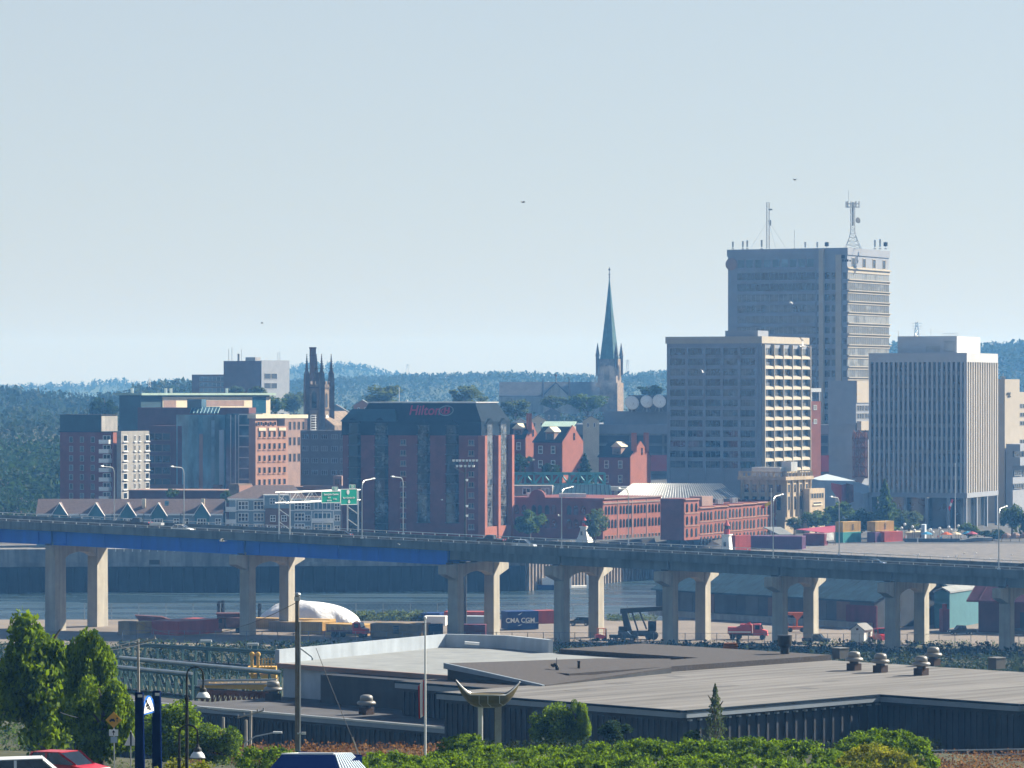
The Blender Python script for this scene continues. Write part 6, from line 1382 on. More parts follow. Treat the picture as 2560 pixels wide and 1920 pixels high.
# grass tufts and bushes along the shore
def clump(name, label, px0, px1, Y0, Y1, n, h, seed, m, zf=None, k=14, cat='vegetation', dens=1.0):
    r = np.random.RandomState(seed); P_ = []; S = []
    for i in range(n):
        px = r.uniform(px0, px1); Y = r.uniform(Y0, Y1); x = PX(px, Y); z = gz(x, Y) if zf is None else zf(px, Y); hh = h * (.4 + .9 * r.rand() ** 1.5)
        for j in range(k):
            f = r.rand(); P_.append((x + r.normal() * hh * .35, Y + r.normal() * hh * .35, z + hh * f)); S.append(hh * .16 * dens)
    o = bpy.data.objects.new(name, quads_mesh(name, leaf_cloud(P_, np.array(S), seed + 3, .5), M[m])); COL.objects.link(o); return tag(o, label, cat, kind='stuff')
clump('shore_grass', 'strip of rough grass along the near shore behind the containers', 880, 1060, 838, 846, 300, 1.6, 71, 'leaf_pale'); clump('shore_grass', 'low grass and bushes on the near shore by the reach stacker', 1520, 1640, 838, 846, 180, 1.1, 72, 'leaf_pale')
clump('brush', 'dark brush covering the bank in front of the bridge piers', -100, 2700, 600, 752, 9000, 1.3, 73, 'leaf_brush', k=9, dens=1.5)
clump('bank_grass', 'thin grass along the chain link fence under the bridge', -100, 2700, 752, 764, 1500, .8, 74, 'leaf_mid', k=8)
# chain link fences
def fence(label, pts, step, h, mesh_rows=5):
    o = thing('chain_fence', label, 'fence', pts[0]); pm = MB().tube((0, 0, 0), (0, 0, h), .07, n=5).mesh('post', M['chain']); w_ = MB()
    for a, b in zip(pts, pts[1:]):
        a, b = Vector(a), Vector(b); L = (b - a).length; n = max(1, int(L / step))
        for k in range(n + 1): p = a.lerp(b, k / n); p.z = gz(p.x, p.y); child('post', pm, o, p - wloc(o))
        for z in (.15, h - .05): w_.tube(a + Vector((0, 0, z)), b + Vector((0, 0, z)), .035, n=4)
        k = 0
        while k < L:
            p = a.lerp(b, k / L); w_.tube(p, a.lerp(b, min(1, (k + h) / L)) + Vector((0, 0, h)), .008, n=3); w_.tube(p + Vector((0, 0, h)), a.lerp(b, min(1, (k + h) / L)), .008, n=3); k += .9
    w_.build('wire_mesh', M['chain'], o)
fence('long chain link fence running along the foot of the bridge piers', [(-75, 770, 4), (105, 757, 4)], 3.0, 2.1); fence('chain link fence on the near shore behind the yard', [(-90, 842, 4), (30, 842, 4)], 5.5, 3.6)

# ------------------------------------------------------------------ sheds
def pitched(name, label, cat, A_, B_, depth, z0, ze, zr_, wall, roof, over=.8):
    A_, B_ = Vector((A_[0], A_[1], 0)), Vector((B_[0], B_[1], 0)); d = (B_ - A_).normalized(); n = Vector((-d.y, d.x, 0))
    if n.y < 0: n = -n
    o = thing(name, label, cat, (A_.x, A_.y, z0)); V = lambda p, q, z: Vector(((p + n * q).x, (p + n * q).y, z))
    m = MB(); m.loft([[V(p, 0, z0), V(p, 0, ze), V(p, depth / 2, zr_ - .3), V(p, depth, ze), V(p, depth, z0)] for p in (A_, B_)]); m.build('wall', M[wall], o)
    m = MB(); a, b = A_ - d * over, B_ + d * over; sl = (zr_ - ze) / (depth / 2)
    for q0, q1, z0_, z1_ in ((-over, depth / 2, ze - over * sl, zr_), (depth + over, depth / 2, ze - over * sl, zr_)):
        m.loft([[V(p, q0, z0_), V(p, q1, z1_), V(p, q1, z1_ + .3), V(p, q0, z0_ + .3)] for p in (a, b)])
        for k in range(int((b - a).length / 2.5)): p = a + d * (k * 2.5); m.loft([[V(pp, q0, z0_ + .3), V(pp, q1, z1_ + .3), V(pp, q1, z1_ + .38), V(pp, q0, z0_ + .38)] for pp in (p, p + d * .15)])
    m.build('roof', M[roof], o)
    return o, A_, d, n
dm('roof_teal', (0.018, 0.06, 0.09), rough=.6, var=.3, streak=.3); dm('roof_maroon', (0.13, 0.04, 0.06), rough=.7, var=.25); dm('shed_dark', (0.07, 0.08, 0.09), var=.2)
A_, B_ = (PX(1640, 862), 862), (PX(2185, 812), 812)
sh, sa, sdv_, snv = pitched('transit_shed', 'long dark transit shed with a teal roof and loading doors under the bridge', 'shed', A_, B_, 26, 4, 9.6, 15.0, 'shed_dark', 'roof_teal')
L_ = (Vector(B_) - Vector(A_)).length if False else math.dist(A_, B_); me = MB(); me.box((-1.9, -.1, 0), (3.8, 0, 0), (0, .2, 0), (0, 0, 3.9)); me = {k: me.mesh('loading_door', M[k]) for k in ('metal_wall', 'brick_brown', 'dark_grey_wall')}
rzS = math.atan2(sdv_.y, sdv_.x)
for k in range(9): p = sdv_ * (3 + k * (L_ - 5) / 9); child('loading_door', me[('metal_wall', 'dark_grey_wall', 'brick_brown')[k % 3]], sh, (p.x, p.y, 1.2), rzS)
m = MB(); m.box(sa - snv * 2.4 + Vector((0, 0, 4)), sdv_ * L_, snv * 2.3, Vector((0, 0, 1.15))); m.build('loading_dock', M['concrete_grey'], sh)
m = MB(); q_ = sa + sdv_ * (L_ * .885) - snv * .35; m.box(q_ + Vector((0, 0, 4)), sdv_ * 8.6, snv * .3, Vector((0, 0, 4.6))); [m.box(q_ + sdv_ * (.4 * k) - snv * .1 + Vector((0, 0, 4)), sdv_ * .2, snv * .15, Vector((0, 0, 4.5))) for k in range(21)]; m.build('corrugated_door', M['maroon_box'], sh)
tl2 = Bld('teal_gable_shed', 'teal gabled shed with a pale roof at the right under the bridge', 'shed', 2374, 812, 24, 2336, 2470, 4.0); ze = tl2.z(1482); zr_ = tl2.z(1475)
m = MB(); m.loft([[tl2.pt(0, r, 4), tl2.pt(0, r, ze), tl2.pt(tl2.LL / 2, r, tl2.z(1476)), tl2.pt(tl2.LL, r, ze), tl2.pt(tl2.LL, r, 4)] for r in (0, tl2.LR)]); tl2.part('wall', M['teal_siding'], m)
m = MB()
for s_ in (0, 1): t_ = -.2 if s_ == 0 else tl2.LL + .2; m.loft([[tl2.pt(t_, r, ze - .1), tl2.pt(tl2.LL / 2, r, tl2.z(1475) + .5 - .2), tl2.pt(tl2.LL / 2, r, tl2.z(1475) + .6), tl2.pt(t_, r, ze + .25)] for r in (-.3, tl2.LR + .3)])
m.box(tl2.pt(0, tl2.LR * .02, ze) , tl2.dl * tl2.LL, tl2.dr * tl2.LR, Vector((0, 0, .1))); tl2.part('roof', M['roof_pale'], m)
tl3 = Bld('pale_roof_shed', 'low shed with a broad pale roof behind the teal gabled shed', 'shed', 2460, 845, 8, 2350, 2600, 4.0, LR=12); tl3.part('wall', M['teal_siding'], tl3.box(4, tl3.z(1483))); m = MB(); m.loft([[tl3.pt(t_, 0, tl3.z(1482)), tl3.pt(t_, 12, tl3.z(1455)), tl3.pt(t_, 12, tl3.z(1455) + .3), tl3.pt(t_, 0, tl3.z(1482) + .3)] for t_ in (-1, tl3.LL + 1)]); tl3.part('roof', M['roof_pale'], m)
rb_, ra_, rd_, rn_ = pitched('red_barn', 'maroon barn with a steep overhanging roof at the right edge under the bridge', 'barn', (PX(2446, 800), 800), (PX(2680, 790), 790), 16, 4, 11.2, 16.2, 'brick_dark', 'roof_maroon', 1.8)
m = MB(); [m.box(ra_ + rd_ * (9 + k * 7) - rn_ * .1 + Vector((0, 0, 4)), rd_ * 4.5, rn_ * .2, Vector((0, 0, 4.2))) for k in range(2)]; m.build('barn_door', M['black'], rb_)
si = thing('rust_silo_hut', 'narrow maroon hut with a stubby chimney in front of the teal gabled shed', 'hut', (PX(2361, 800), 800, 4)); q_ = Vector((PX(2361, 800), 800, 4)); MB().cbox(q_, 1.5, 1.5, 4.6, .4).build('wall', M['maroon_box'], si); MB().cbox(q_ + Vector((0, 0, 4.6)), .7, .7, 1.0, .4).build('chimney', M['maroon_box'], si)
ws = Bld('white_garden_shed', 'small white clapboard shed with a grey gabled roof in the yard', 'shed', 2160, 762, 33, 2127, 2180, 4.0); ze = ws.z(1575)
m = MB(); m.loft([[ws.pt(0, r, 4), ws.pt(0, r, ze), ws.pt(ws.LL / 2, r, ws.z(1562)), ws.pt(ws.LL, r, ze), ws.pt(ws.LL, r, 4)] for r in (0, ws.LR)]); ws.part('wall', M['white'], m)
m = MB()
for t_ in (-.3, ws.LL + .3): m.loft([[ws.pt(t_, r, ze - .15), ws.pt(ws.LL / 2, r, ws.z(1561)), ws.pt(ws.LL / 2, r, ws.z(1561) + .15), ws.pt(t_, r, ze)] for r in (-.3, ws.LR + .3)])
ws.part('roof', M['slate_grey'], m); me = winmesh(.7, .5, M['rust'], M['white'], .06); ws.win('L', me, [ws.LL / 2], [ws.z(1577)]); me = winmesh(1.4, 2.2, M['black'], M['white'], .1); ws.win('R', me, [ws.LR * .6], [4.1], 'door')
# ------------------------------------------------------------------ machines and trucks
YD = 4.0
def gpos(px, Y): return Vector((PX(px, Y), Y, gz(PX(px, Y), Y)))
car('pickup', 'car_dark', gpos(1560, 772), R(-12), 'dark pickup with a chrome bumper beside the reach stacker'); car('pickup', 'car_dark', gpos(2042, 762), R(-14), 'dark pickup parked left of the white garden shed'); car('pickup', 'black', gpos(2404, 790), R(195), 'black pickup parked beside the narrow maroon hut')
car('suv', 'car_dark', gpos(1450, 822), R(170), 'dark boxy van on the gravel between two bridge columns'); car('sedan', 'car_dark', gpos(2546, 788), R(10), 'dark car in the shade by the red barn')
def wheels(m, pts, r, w_, rz=0):
    for p in pts: m.loft([[(p[0] + r * math.cos(a), p[1] + y, r + r * math.sin(a)) for a in [k * math.pi / 8 for k in range(16)]] for y in (-w_ / 2, w_ / 2)])
    return m
rs = thing('reach_stacker', 'dark reach stacker with a long boom over its cab, by the bridge column', 'container handler', gpos(1592, 776), None, R(-4))
m = MB(); m.cbox((0, 0, .7), 7.2, 2.6, 1.0); m.cbox((-2.6, 0, 1.7), 1.8, 2.2, .8); child('chassis', m.mesh('chassis', M['dark_metal']), rs)
m = MB(); m.loft([[(-3.2, y, 5.0), (5.6, y, 5.7), (5.6, y, 6.5), (-3.2, y, 6.0)] for y in (-.5, .5)]); m.loft([[(-3.0, y, 5.6), (-2.0, y, 5.6), (-.9, y, 1.7), (-2.4, y, 1.7)] for y in (-.7, .7)]); m.tube((.2, 0, 1.7), (-.9, 0, 5.2), .18); m.tube((1.9, 0, 2.0), (.6, 0, 5.3), .18); child('boom', m.mesh('boom', M['dark_metal']), rs)
m = MB(); m.cbox((3.0, 0, 1.7), 1.6, 1.5, 1.9); child('cab', m.mesh('cab', M['glass_blinds']), rs); child('wheel', wheels(MB(), [(x, y, 0) for x in (-2.6, 2.4, 3.4) for y in (-1.2, 1.2)], .75, .6).mesh('wheel', M['tyre']), rs)
m = MB(); m.box((5.2, -3, 5.2), (.6, 0, 0), (0, 6, 0), (0, 0, .5)); child('spreader', m.mesh('spreader', M['dark_metal']), rs)
fk = thing('forklift', 'small red forklift with an open roll cage behind the fence', 'forklift', gpos(1502, 771), None, R(15))
m = MB(); m.loft([[(-1.1, y, .5), (-1.1, y, 1.2), (-.3, y, 1.35), (.9, y, 1.0), (.9, y, .5)] for y in (-.6, .6)]); child('body', m.mesh('body', M['red_paint']), fk)
m = MB(); [m.tube((x, y, 1.0), (x * .95, y, 2.4), .06) for x in (-.6, .7) for y in (-.5, .5)]; m.cbox((.05, 0, 2.38), 1.5, 1.1, .1); child('roll_cage', m.mesh('roll_cage', M['orange_paint']), fk)
m = MB(); [m.box((1.0, y, .1), (.1, 0, 0), (0, .1, 0), (0, 0, 2.3)) for y in (-.4, .3)]; [m.box((1.1, y, .12), (1.0, 0, 0), (0, .12, 0), (0, 0, .06)) for y in (-.4, .3)]; child('mast', m.mesh('mast', M['dark_metal']), fk); child('wheel', wheels(MB(), [(x, y, 0) for x in (-.8, .7) for y in (-.5, .5)], .36, .25).mesh('wheel', M['tyre']), fk)
def truck(label, px, Y, rz, cabm, paint, kind):
    o = thing('truck', label, 'truck', gpos(px, Y), None, rz); m = MB()
    m.cbox((0, 0, .75), 7.0, 1.0, .35); child('chassis', m.mesh('chassis', M['dark_metal']), o)
    m = MB(); m.loft([[(1.2, y, .9), (1.2, y, 3.0), (2.6, y, 3.05), (2.95, y, 2.0), (3.9, y, 1.75), (4.05, y, .8)] for y in (-1.15, 1.15)]); child('cab', m.mesh('cab', M[paint]), o)
    m = MB(); m.loft([[(2.66, y, 2.95), (2.98, y, 2.05), (3.05, y, 2.05), (2.72, y, 2.98)] for y in (-1.0, 1.0)]); [m.box((1.6, y, 2.0), (.9, 0, 0), (0, .06, 0), (0, 0, .8)) for y in (-1.2, 1.14)]; child('window_glass', m.mesh('window_glass', M['glass']), o)
    child('wheel', wheels(MB(), [(x, y, 0) for x in (-2.8, -1.6, 3.0) for y in (-1.0, 1.0)], .5, .35).mesh('wheel', M['tyre']), o)
    if kind == 'tow': m = MB(); m.cbox((-1.4, 0, 1.1), 4.6, 2.3, 1.3); m.cbox((-.2, 0, 2.4), 2.2, 2.2, .6); m.loft([[(-3.4, y, 1.6), (-3.2, y, 2.0), (.6, y, 3.4), (.6, y, 3.0)] for y in (-.25, .25)]); child('body', m.mesh('body', M[paint]), o); m = MB(); [m.cbox((-1.4, y, 1.35), 4.4, .05, .28) for y in (-1.18, 1.18)]; child('white_stripe', m.mesh('white_stripe', M['white']), o)
    elif kind == 'flat': m = MB(); m.cbox((-1.6, 0, 1.1), 5.0, 2.4, .25); [m.cbox((-4.0 + k * 1.2, y, 1.3), .1, .1, .6) for k in range(5) for y in (-1.1, 1.1)]; child('flatbed', m.mesh('flatbed', M['rust']), o)
    else: m = MB(); m.cbox((-1.4, 0, 1.1), 4.6, 2.3, 1.9); child('body', m.mesh('body', M[kind]), o)
    return o
truck('big red tow truck with white stripes in the yard', 1868, 776, R(-8), 'red', 'red_panel', 'tow'); truck('red and white truck in front of the tan containers', 872, 782, R(-20), 'red', 'red_paint', 'flat'); truck('small red truck parked beside the white garden shed', 2186, 764, R(-60), 'red', 'red_paint', 'flat')
truck('rusty red loading truck left of the second bridge pier', 578, 798, R(172), 'r', 'rust', 'rust')
m_o = thing('material_hopper', 'dark red conveyor hopper behind the left containers', 'hopper', gpos(590, 815)); q_ = gpos(590, 815); m = MB(); m.loft([[q_ + Vector((x, y, 1.3)) for x, y in ((-3, -1.5), (3, -1.5), (3, 1.5), (-3, 1.5))], [q_ + Vector((x, y, 3.0)) for x, y in ((-4, -2), (2, -2), (2, 2), (-4, 2))]]); m.build('bin', M['brick_dark'], m_o); m = MB(); [m.tube(q_ + Vector((x, y, 0)), q_ + Vector((x, y, 1.4)), .15) for x in (-2.5, 2.5) for y in (-1, 1)]; m.build('leg', M['dark_metal'], m_o)
bt_ = thing('landed_hull', 'dark upturned barge hull behind the leftmost containers', 'boat', gpos(385, 822)); q_ = gpos(385, 822); m = MB(); m.loft([[q_ + Vector((-3.3 + .4 * abs(y), y, .7)), q_ + Vector((4.6, y * .2, .9)), q_ + Vector((1.5, y, 1.9)), q_ + Vector((-3.9, y, 2.2))] for y in (-1.4, 1.4)]); m.build('hull', M['brick_dark'], bt_); m = MB(); [m.cbox(q_ + Vector((x, 0, 0)), .4, 2, .75) for x in (-2, 1)]; m.build('cradle', M['wood_pole'], bt_)
cr = thing('orange_lift', 'orange boom lift raised in front of the transit shed', 'boom lift', gpos(1990, 800), None, 0); m = MB(); m.box((-2.0, -.5, 3.4), (4.2, 0, 0), (0, 1, 0), (0, 0, .55)); m.loft([[(-.6, y, 3.4), (1.2, y, 3.4), (.3, y, 2.2)] for y in (-.3, .3)]); m.tube((.2, 0, .8), (.2, 0, 2.4), .2); child('boom', m.mesh('boom', M['orange_paint']), cr); m = MB(); m.cbox((0, 0, .5), 3.4, 1.6, .6); [m.tube((x, -.7, 1.0), (x, -.7, 1.8), .05) for x in (-1.6, -.5)]; child('base', m.mesh('base', M['orange_paint']), cr); child('wheel', wheels(MB(), [(x, y, 0) for x in (-1.2, 1.2) for y in (-.8, .8)], .45, .3).mesh('wheel', M['tyre']), cr)
wb_ = thing('white_boat_cabin', 'small white tug cabin moored at the end of the floating dock', 'boat', (PX(1376, 1058), 1052, 0)); q_ = Vector((PX(1374, 1052), 1052, 0)); m = MB(); m.loft([[q_ + Vector((x, y, .0)) for x, y in ((-3, -1), (2.6, -1), (3.6, 0), (2.6, 1), (-3, 1))], [q_ + Vector((x, y, 1.3)) for x, y in ((-3.2, -1.4), (3, -1.4), (4.4, 0), (3, 1.4), (-3.2, 1.4))]]); m.build('hull', M['blue_box'], wb_); m = MB(); m.cbox(q_ + Vector((-.4, 0, 1.3)), 3.2, 1.8, 1.8); m.cbox(q_ + Vector((-.2, 0, 3.1)), 1.6, 1.4, 1.1); m.tube(q_ + Vector((0, 0, 4)), q_ + Vector((0, 0, 6)), .08); m.build('cabin', M['white'], wb_)
dol = thing('mooring_dolphin', 'pair of thick dark timber piles standing in the water at left', 'mooring piles', (PX(553, 850), 850, 0)); m = MB(); [m.tube((PX(p_, 850), 850, -3), (PX(p_, 850), 850, PZ(t_, 850)), .42) for p_, t_ in ((547, 1503), (557, 1501))]; m.build('pile', M['pile'], dol)
d2 = thing('mooring_dolphin', 'single dark timber pile right beside the second bridge pier', 'mooring piles', (PX(649, 850), 850, 0)); MB().tube((PX(649, 850), 850, -3), (PX(649, 850), 850, PZ(1509, 850)), .4).build('pile', M['pile'], d2)
mast = thing('floodlight_mast', 'tall dark mast with two rows of floodlights in front of the hotel', 'floodlight', gpos(1163, 815)); q_ = gpos(1163, 815); ht = PZ(1150, 815)
m = MB(); m.tube(q_, Vector((q_.x, q_.y, ht)), .34, .16, 8); [m.tube(Vector((q_.x, q_.y, PZ(1185, 815))), Vector((q_.x + s_ * 2.2, q_.y, PZ(1168, 815))), .07, n=4) for s_ in (-1, 1)]; [m.box(Vector((q_.x - 2.5 * w_, q_.y - .1, PZ(p_, 815))), (5 * w_, 0, 0), (0, .12, 0), (0, 0, .12)) for p_, w_ in ((1155, 1), (1168, .75))]; m.build('mast', M['dark_metal'], mast)
fl_m = MB(); fl_m.loft([[(x, -.2, z) for x, z in ((-.2, 0), (.2, 0), (.28, .45), (-.28, .45))], [(x * .6, .25, .1 + z * .6) for x, z in ((-.2, 0), (.2, 0), (.28, .45), (-.28, .45))]]); fl_m = fl_m.mesh('floodlight', M['white_metal'])
for p_, n_, w_ in ((1154, 8, 2.4), (1168, 5, 1.7)):
    for k in range(n_): child('floodlight', fl_m, mast, (-w_ + 2 * w_ * k / (n_ - 1), -.15, PZ(p_, 815) - q_.z), rnd.uniform(-.5, .5))
for p_ in (1203, 1268, 1292): child('floodlight', fl_m, mast, (.3, -.2, PZ(p_, 815) - q_.z), .6)
# ================================================================== market square at the head of the slip, trees of the city
G2 = 'stacked containers of the market'
def mc(pxc, Y, a, pxl, pxr, pyt, pyb, paint, label, **kw): return container(pxc, Y, a, pxl, pxr, pyt, pyb, paint, label, z0=kw.pop('z0', None), group=G2, **kw)
Ym = 1088
mc(1838, 1028, 40, 1826, 1876, 1339, 1379, 'red_box', 'faded red container right beside the tall lighthouse')
mc(2004, 1041, 14, 1877, 2012, 1341, 1374, 'purple_box', 'long dark purple container behind the yellow flag lamp', LR=6)
mc(2060, 1066, 14, 2008, 2072, 1335, 1364, 'maroon_box', 'maroon container under the pink awning', LR=6)
mc(2107, Ym, 40, 2088, 2152, 1331, 1357, 'teal_box', 'teal container at the bottom of the left stack'); 
zt_ = PZ(1331, Ym) + .05
mc(2107, Ym, 40, 2088, 2151, 1305, 1331, 'yellow_box', 'yellow container with dark lettering on top of the teal one', z0=zt_)
mc(2188, 1090, 30, 2168, 2196, 1331, 1356, 'purple_box', 'dark purple container at the bottom of the right stack', LR=6); mc(2211, 1092, 40, 2193, 2256, 1330, 1355, 'red_box', 'red container at the right end of the market stacks')
yb2 = mc(2188, 1092, 40, 2168, 2234, 1304, 1331, 'yellow_box', 'yellow container with dark lettering on top of the red and purple ones', z0=zt_ + .1)
for c_ in [o for o in COL.objects if o.get('label', '').startswith('yellow container with dark lettering')]:
    b = MB(); rz = math.pi / 2 - R(40)
    for k in range(3): b.cbox((0, -.1, .55 + k * .55), .75 if k != 1 else .6, .06, .42)
    for k in (0, 1): b.cbox((0, -.16, .68 + k * 1.1), .3, .02, .14, 0, 1)
    L = 4.6; child('dark_lettering', b.mesh('dark_lettering', [M['logo_dark'], M['yellow_box']]), c_, (math.sin(R(40)) * L + math.cos(R(40)) * .08, math.cos(R(40)) * L - math.sin(R(40)) * .08, 0), rz)
aw_ = thing('pink_awning', 'large pink sloping awning left of the stacked containers', 'awning', (PX(2040, Ym), Ym, 11)); b = MB(); A_ = [P(1990, 1324, Ym - 12), P(2088, 1315, Ym - 4), P(2088, 1330, Ym - 14), P(2062, 1333, Ym - 18)]; b.loft([A_, [p + Vector((0, 0, .12)) for p in A_]]); b.build('canopy', M['pink_red'], aw_); b = MB(); [b.tube(p, Vector((p.x, p.y, 11)), .08) for p in A_]; b.build('post', M['grey_metal'], aw_)
bn = thing('white_banner', 'white tent banner hanging between the pink awning and the teal container', 'banner', (PX(2072, Ym - 4), Ym - 4, 11)); b = MB(); A_ = [P(2059, 1333, Ym - 19), P(2084, 1331, Ym - 15), P(2085, 1350, Ym - 15.5), P(2060, 1352, Ym - 19.5)]; b.loft([A_, [p + Vector((0, .1, 0)) for p in A_]]); b.build('cloth', M['curtain'], bn); b = MB(); [b.tube(p, Vector((p.x, p.y, 10.5)), .07) for p in A_[:2]]; b.build('post', M['grey_metal'], bn)
cs = thing('canopy_shelter', 'sloping pale canopy roof behind the purple container', 'shelter', (PX(1940, 1058), 1058, 11)); b = MB(); A_ = [P(1908, 1319, 1062), P(1952, 1319, 1062), P(1983, 1338, 1056), P(1948, 1338, 1056)]; b.loft([A_, [p + Vector((0, 0, .2)) for p in A_]]); b.build('roof', M['roof_pale'], cs); b = MB(); [b.tube(p, Vector((p.x, p.y, 11)), .1) for p in A_]; b.build('post', M['grey_metal'], cs)
# umbrellas
def parasol(px, Y, paint, label, r=1.7):
    q_ = Vector((PX(px, Y), Y, gz(PX(px, Y), Y))); o = thing('parasol', label, 'parasol', q_, 'parasols on the market square'); child('pole', MB().tube((0, 0, 0), (0, 0, 2.6), .04).mesh('pole', M['white_metal']), o); b = MB(); b.lathe((0, 0, 1.95), [(r, 0), (r * .55, .42), (.03, .75), (.02, .70), (r * .5, .36), (r * .95, -.02)][:3] + [], 8); child('canopy', b.mesh('canopy', M[paint]), o)
for a_ in ((2317, 1098, 'umbrella_blue', 'small blue parasol by the market containers'), (2366, 1096, 'orange_paint', 'orange red parasol in the middle of the market square'), (2389, 1098, 'cream', 'cream parasol beside the orange one'), (2418, 1102, 'umbrella_blue', 'large pale blue parasol at the right of the market square'), (2430, 1100, 'pink_red', 'pink parasol beside the pale blue one')): parasol(*a_)
# people, one skinned body each
def person(px, Y, pose, top, leg, label, rz=0.0, sc=1.0):
    x = PX(px, Y); o = thing('person', label, 'person', (x, Y, gz(x, Y) + .01), 'people on the market square', rz); st = .16 if pose == 'walk' else .07
    J = dict(pel=(0, 0, .93), ch=(0, .01, 1.28), nk=(0, 0, 1.48), hd=(0, -.02, 1.56), ht=(0, -.01, 1.74), ls=(.17, 0, 1.42), le=(.23, .03, 1.14), lh=(.22, -.10 if pose == 'walk' else -.02, .88), rs=(-.17, 0, 1.42), re=(-.24, .05, 1.14), rh=(-.22, .10 if pose == 'walk' else -.12, .9 if pose != 'hold' else 1.15), lk=(.10, -st * .8, .50), lf=(.10, -st * 1.3, .08), lt=(.11, -st * 1.3 - .17, .04), rk=(-.10, st * .3, .50), rf=(-.10, st * 1.2, .10), rt=(-.11, st * 1.2 - .16, .05))
    E_ = [('pel', 'ch'), ('ch', 'nk'), ('nk', 'hd'), ('hd', 'ht'), ('ch', 'ls'), ('ls', 'le'), ('le', 'lh'), ('ch', 'rs'), ('rs', 're'), ('re', 'rh'), ('pel', 'lk'), ('lk', 'lf'), ('lf', 'lt'), ('pel', 'rk'), ('rk', 'rf'), ('rf', 'rt')]
    rad = dict(pel=.15, ch=.16, nk=.06, hd=.085, ht=.08, ls=.065, le=.05, lh=.04, rs=.065, re=.05, rh=.04, lk=.075, lf=.05, lt=.04, rk=.075, rf=.05, rt=.04); m = MB()
    for a, b in E_: m.tube(J[a], J[b], rad[a] * sc, rad[b] * sc, 8, 1 if a in ('ch', 'ls', 'rs') and b not in ('nk',) else (2 if b in ('lk', 'rk', 'lf', 'rf') else (0 if a in ('nk', 'hd', 'le', 're') else 2 if b in ('lt', 'rt') else 1)))
    m.ball((0, -.02, 1.63), .105, 8, 0, 1.2); m.ball((0, 0, 1.30), .165, 8, 1, 1.2); m.ball((0, 0, .96), .15, 8, 2)
    child('body', m.mesh('body', [M['skin'], M[top], M[leg]]), o); m = MB(); m.ball((0, .015, 1.67), .112, 8); child('hair', m.mesh('hair', M['wood_pole']), o)
PE = [(2294, 1088, 'stand', 'cloth_white', 'cloth_white', 'person in white standing at the edge of the gravel'), (2262, 1096, 'stand', 'cloth_red', 'cloth_dark', 'person in a red top behind the red market container'), (2302, 1104, 'walk', 'cloth_dark', 'cloth_dark', 'person in dark clothes walking left of the blue parasol'), (2331, 1094, 'hold', 'cloth_white', 'cloth_dark', 'person in a white top and dark trousers by the small blue parasol'), (2345, 1102, 'walk', 'cloth_red', 'cloth_dark', 'person in red walking toward the orange parasol'), (2353, 1092, 'stand', 'umbrella_blue', 'cloth_dark', 'person in a blue top left of the orange parasol'), (2379, 1094, 'stand', 'cloth_dark', 'cloth_white', 'person in a dark top between the orange and cream parasols'), (2403, 1096, 'walk', 'cloth_white', 'cloth_dark', 'person in a white top walking right of the cream parasol'), (2444, 1098, 'stand', 'cloth_dark', 'cloth_dark', 'person in dark clothes right of the pink parasol'), (2461, 1102, 'walk', 'cloth_red', 'cloth_white', 'person in red top and pale trousers near the right lamp')]
for i, (px, Y, po, a, b, l) in enumerate(PE): person(px, Y, po, a, b, l, i * 1.3)
lg = [(2243, 1330), (2254, 1320), (2262, 1311), (2286, 1326), (2302, 1323), (2326, 1324), (2332, 1331), (2349, 1321), (2355, 1330), (2377, 1325), (2390, 1326), (2396, 1315), (2372, 1318), (2281, 1317)]
lb = MB().ball((0, 0, 0), .42, 10).mesh('globe', M['white'])
for i, (px, py) in enumerate(lg):
    Y = 1104 + (i % 3) * 2; z = gz(PX(px, Y), Y); o = thing('globe_lamp', 'white globe lantern on a thin pole over the market square', 'lamp', (PX(px, Y), Y, z), 'white globe lanterns'); zz = PZ(py, Y) - z
    child('pole', MB().tube((0, 0, 0), (0, 0, zz - .4), .05).mesh('pole', M['dark_metal']), o); child('globe', lb, o, (0, 0, zz))
bs_ = Bld('tan_kiosk', 'low tan kiosk with a flat roof behind the globe lanterns', 'kiosk', 2300, 1108, 12, 2268, 2312, 11.0); bs_.part('wall', M['cream'], bs_.box(11, bs_.z(1335))); bs_.part('roof', M['cream'], bs_.box(bs_.z(1335), bs_.z(1331), g=.5))
bs_ = Bld('grey_sign_block', 'upright pale grey block standing among the globe lanterns', 'sign block', 2312, 1106, 10, 2302, 2316, 11.0); bs_.part('body', M['pale_blue'], bs_.box(11, bs_.z(1312)))
bs_ = Bld('dark_fence_wall', 'dark low wall along the far edge of the gravel at right', 'wall', 2400, 1092, 2, 2262, 2420, 10.6, LR=1.0); bs_.part('wall', M['shed_dark'], bs_.box(10.6, 12.0))
gw_ = thing('pale_ramp_wall', 'pale concrete ramp wall rising to the right behind the gravel', 'ramp', (PX(2440, 1092), 1092, 10.8)); b = MB(); b.loft([[P(2392, 1356, 1092), P(2482, 1352, 1092), P(2482, 1344, 1092), P(2440, 1344, 1092), P(2392, 1352, 1092)], [p + Vector((0, 3, 0)) for p in (P(2392, 1356, 1092), P(2482, 1352, 1092), P(2482, 1344, 1092), P(2440, 1344, 1092), P(2392, 1352, 1092))]]); b.build('wall', M['quay'], gw_)
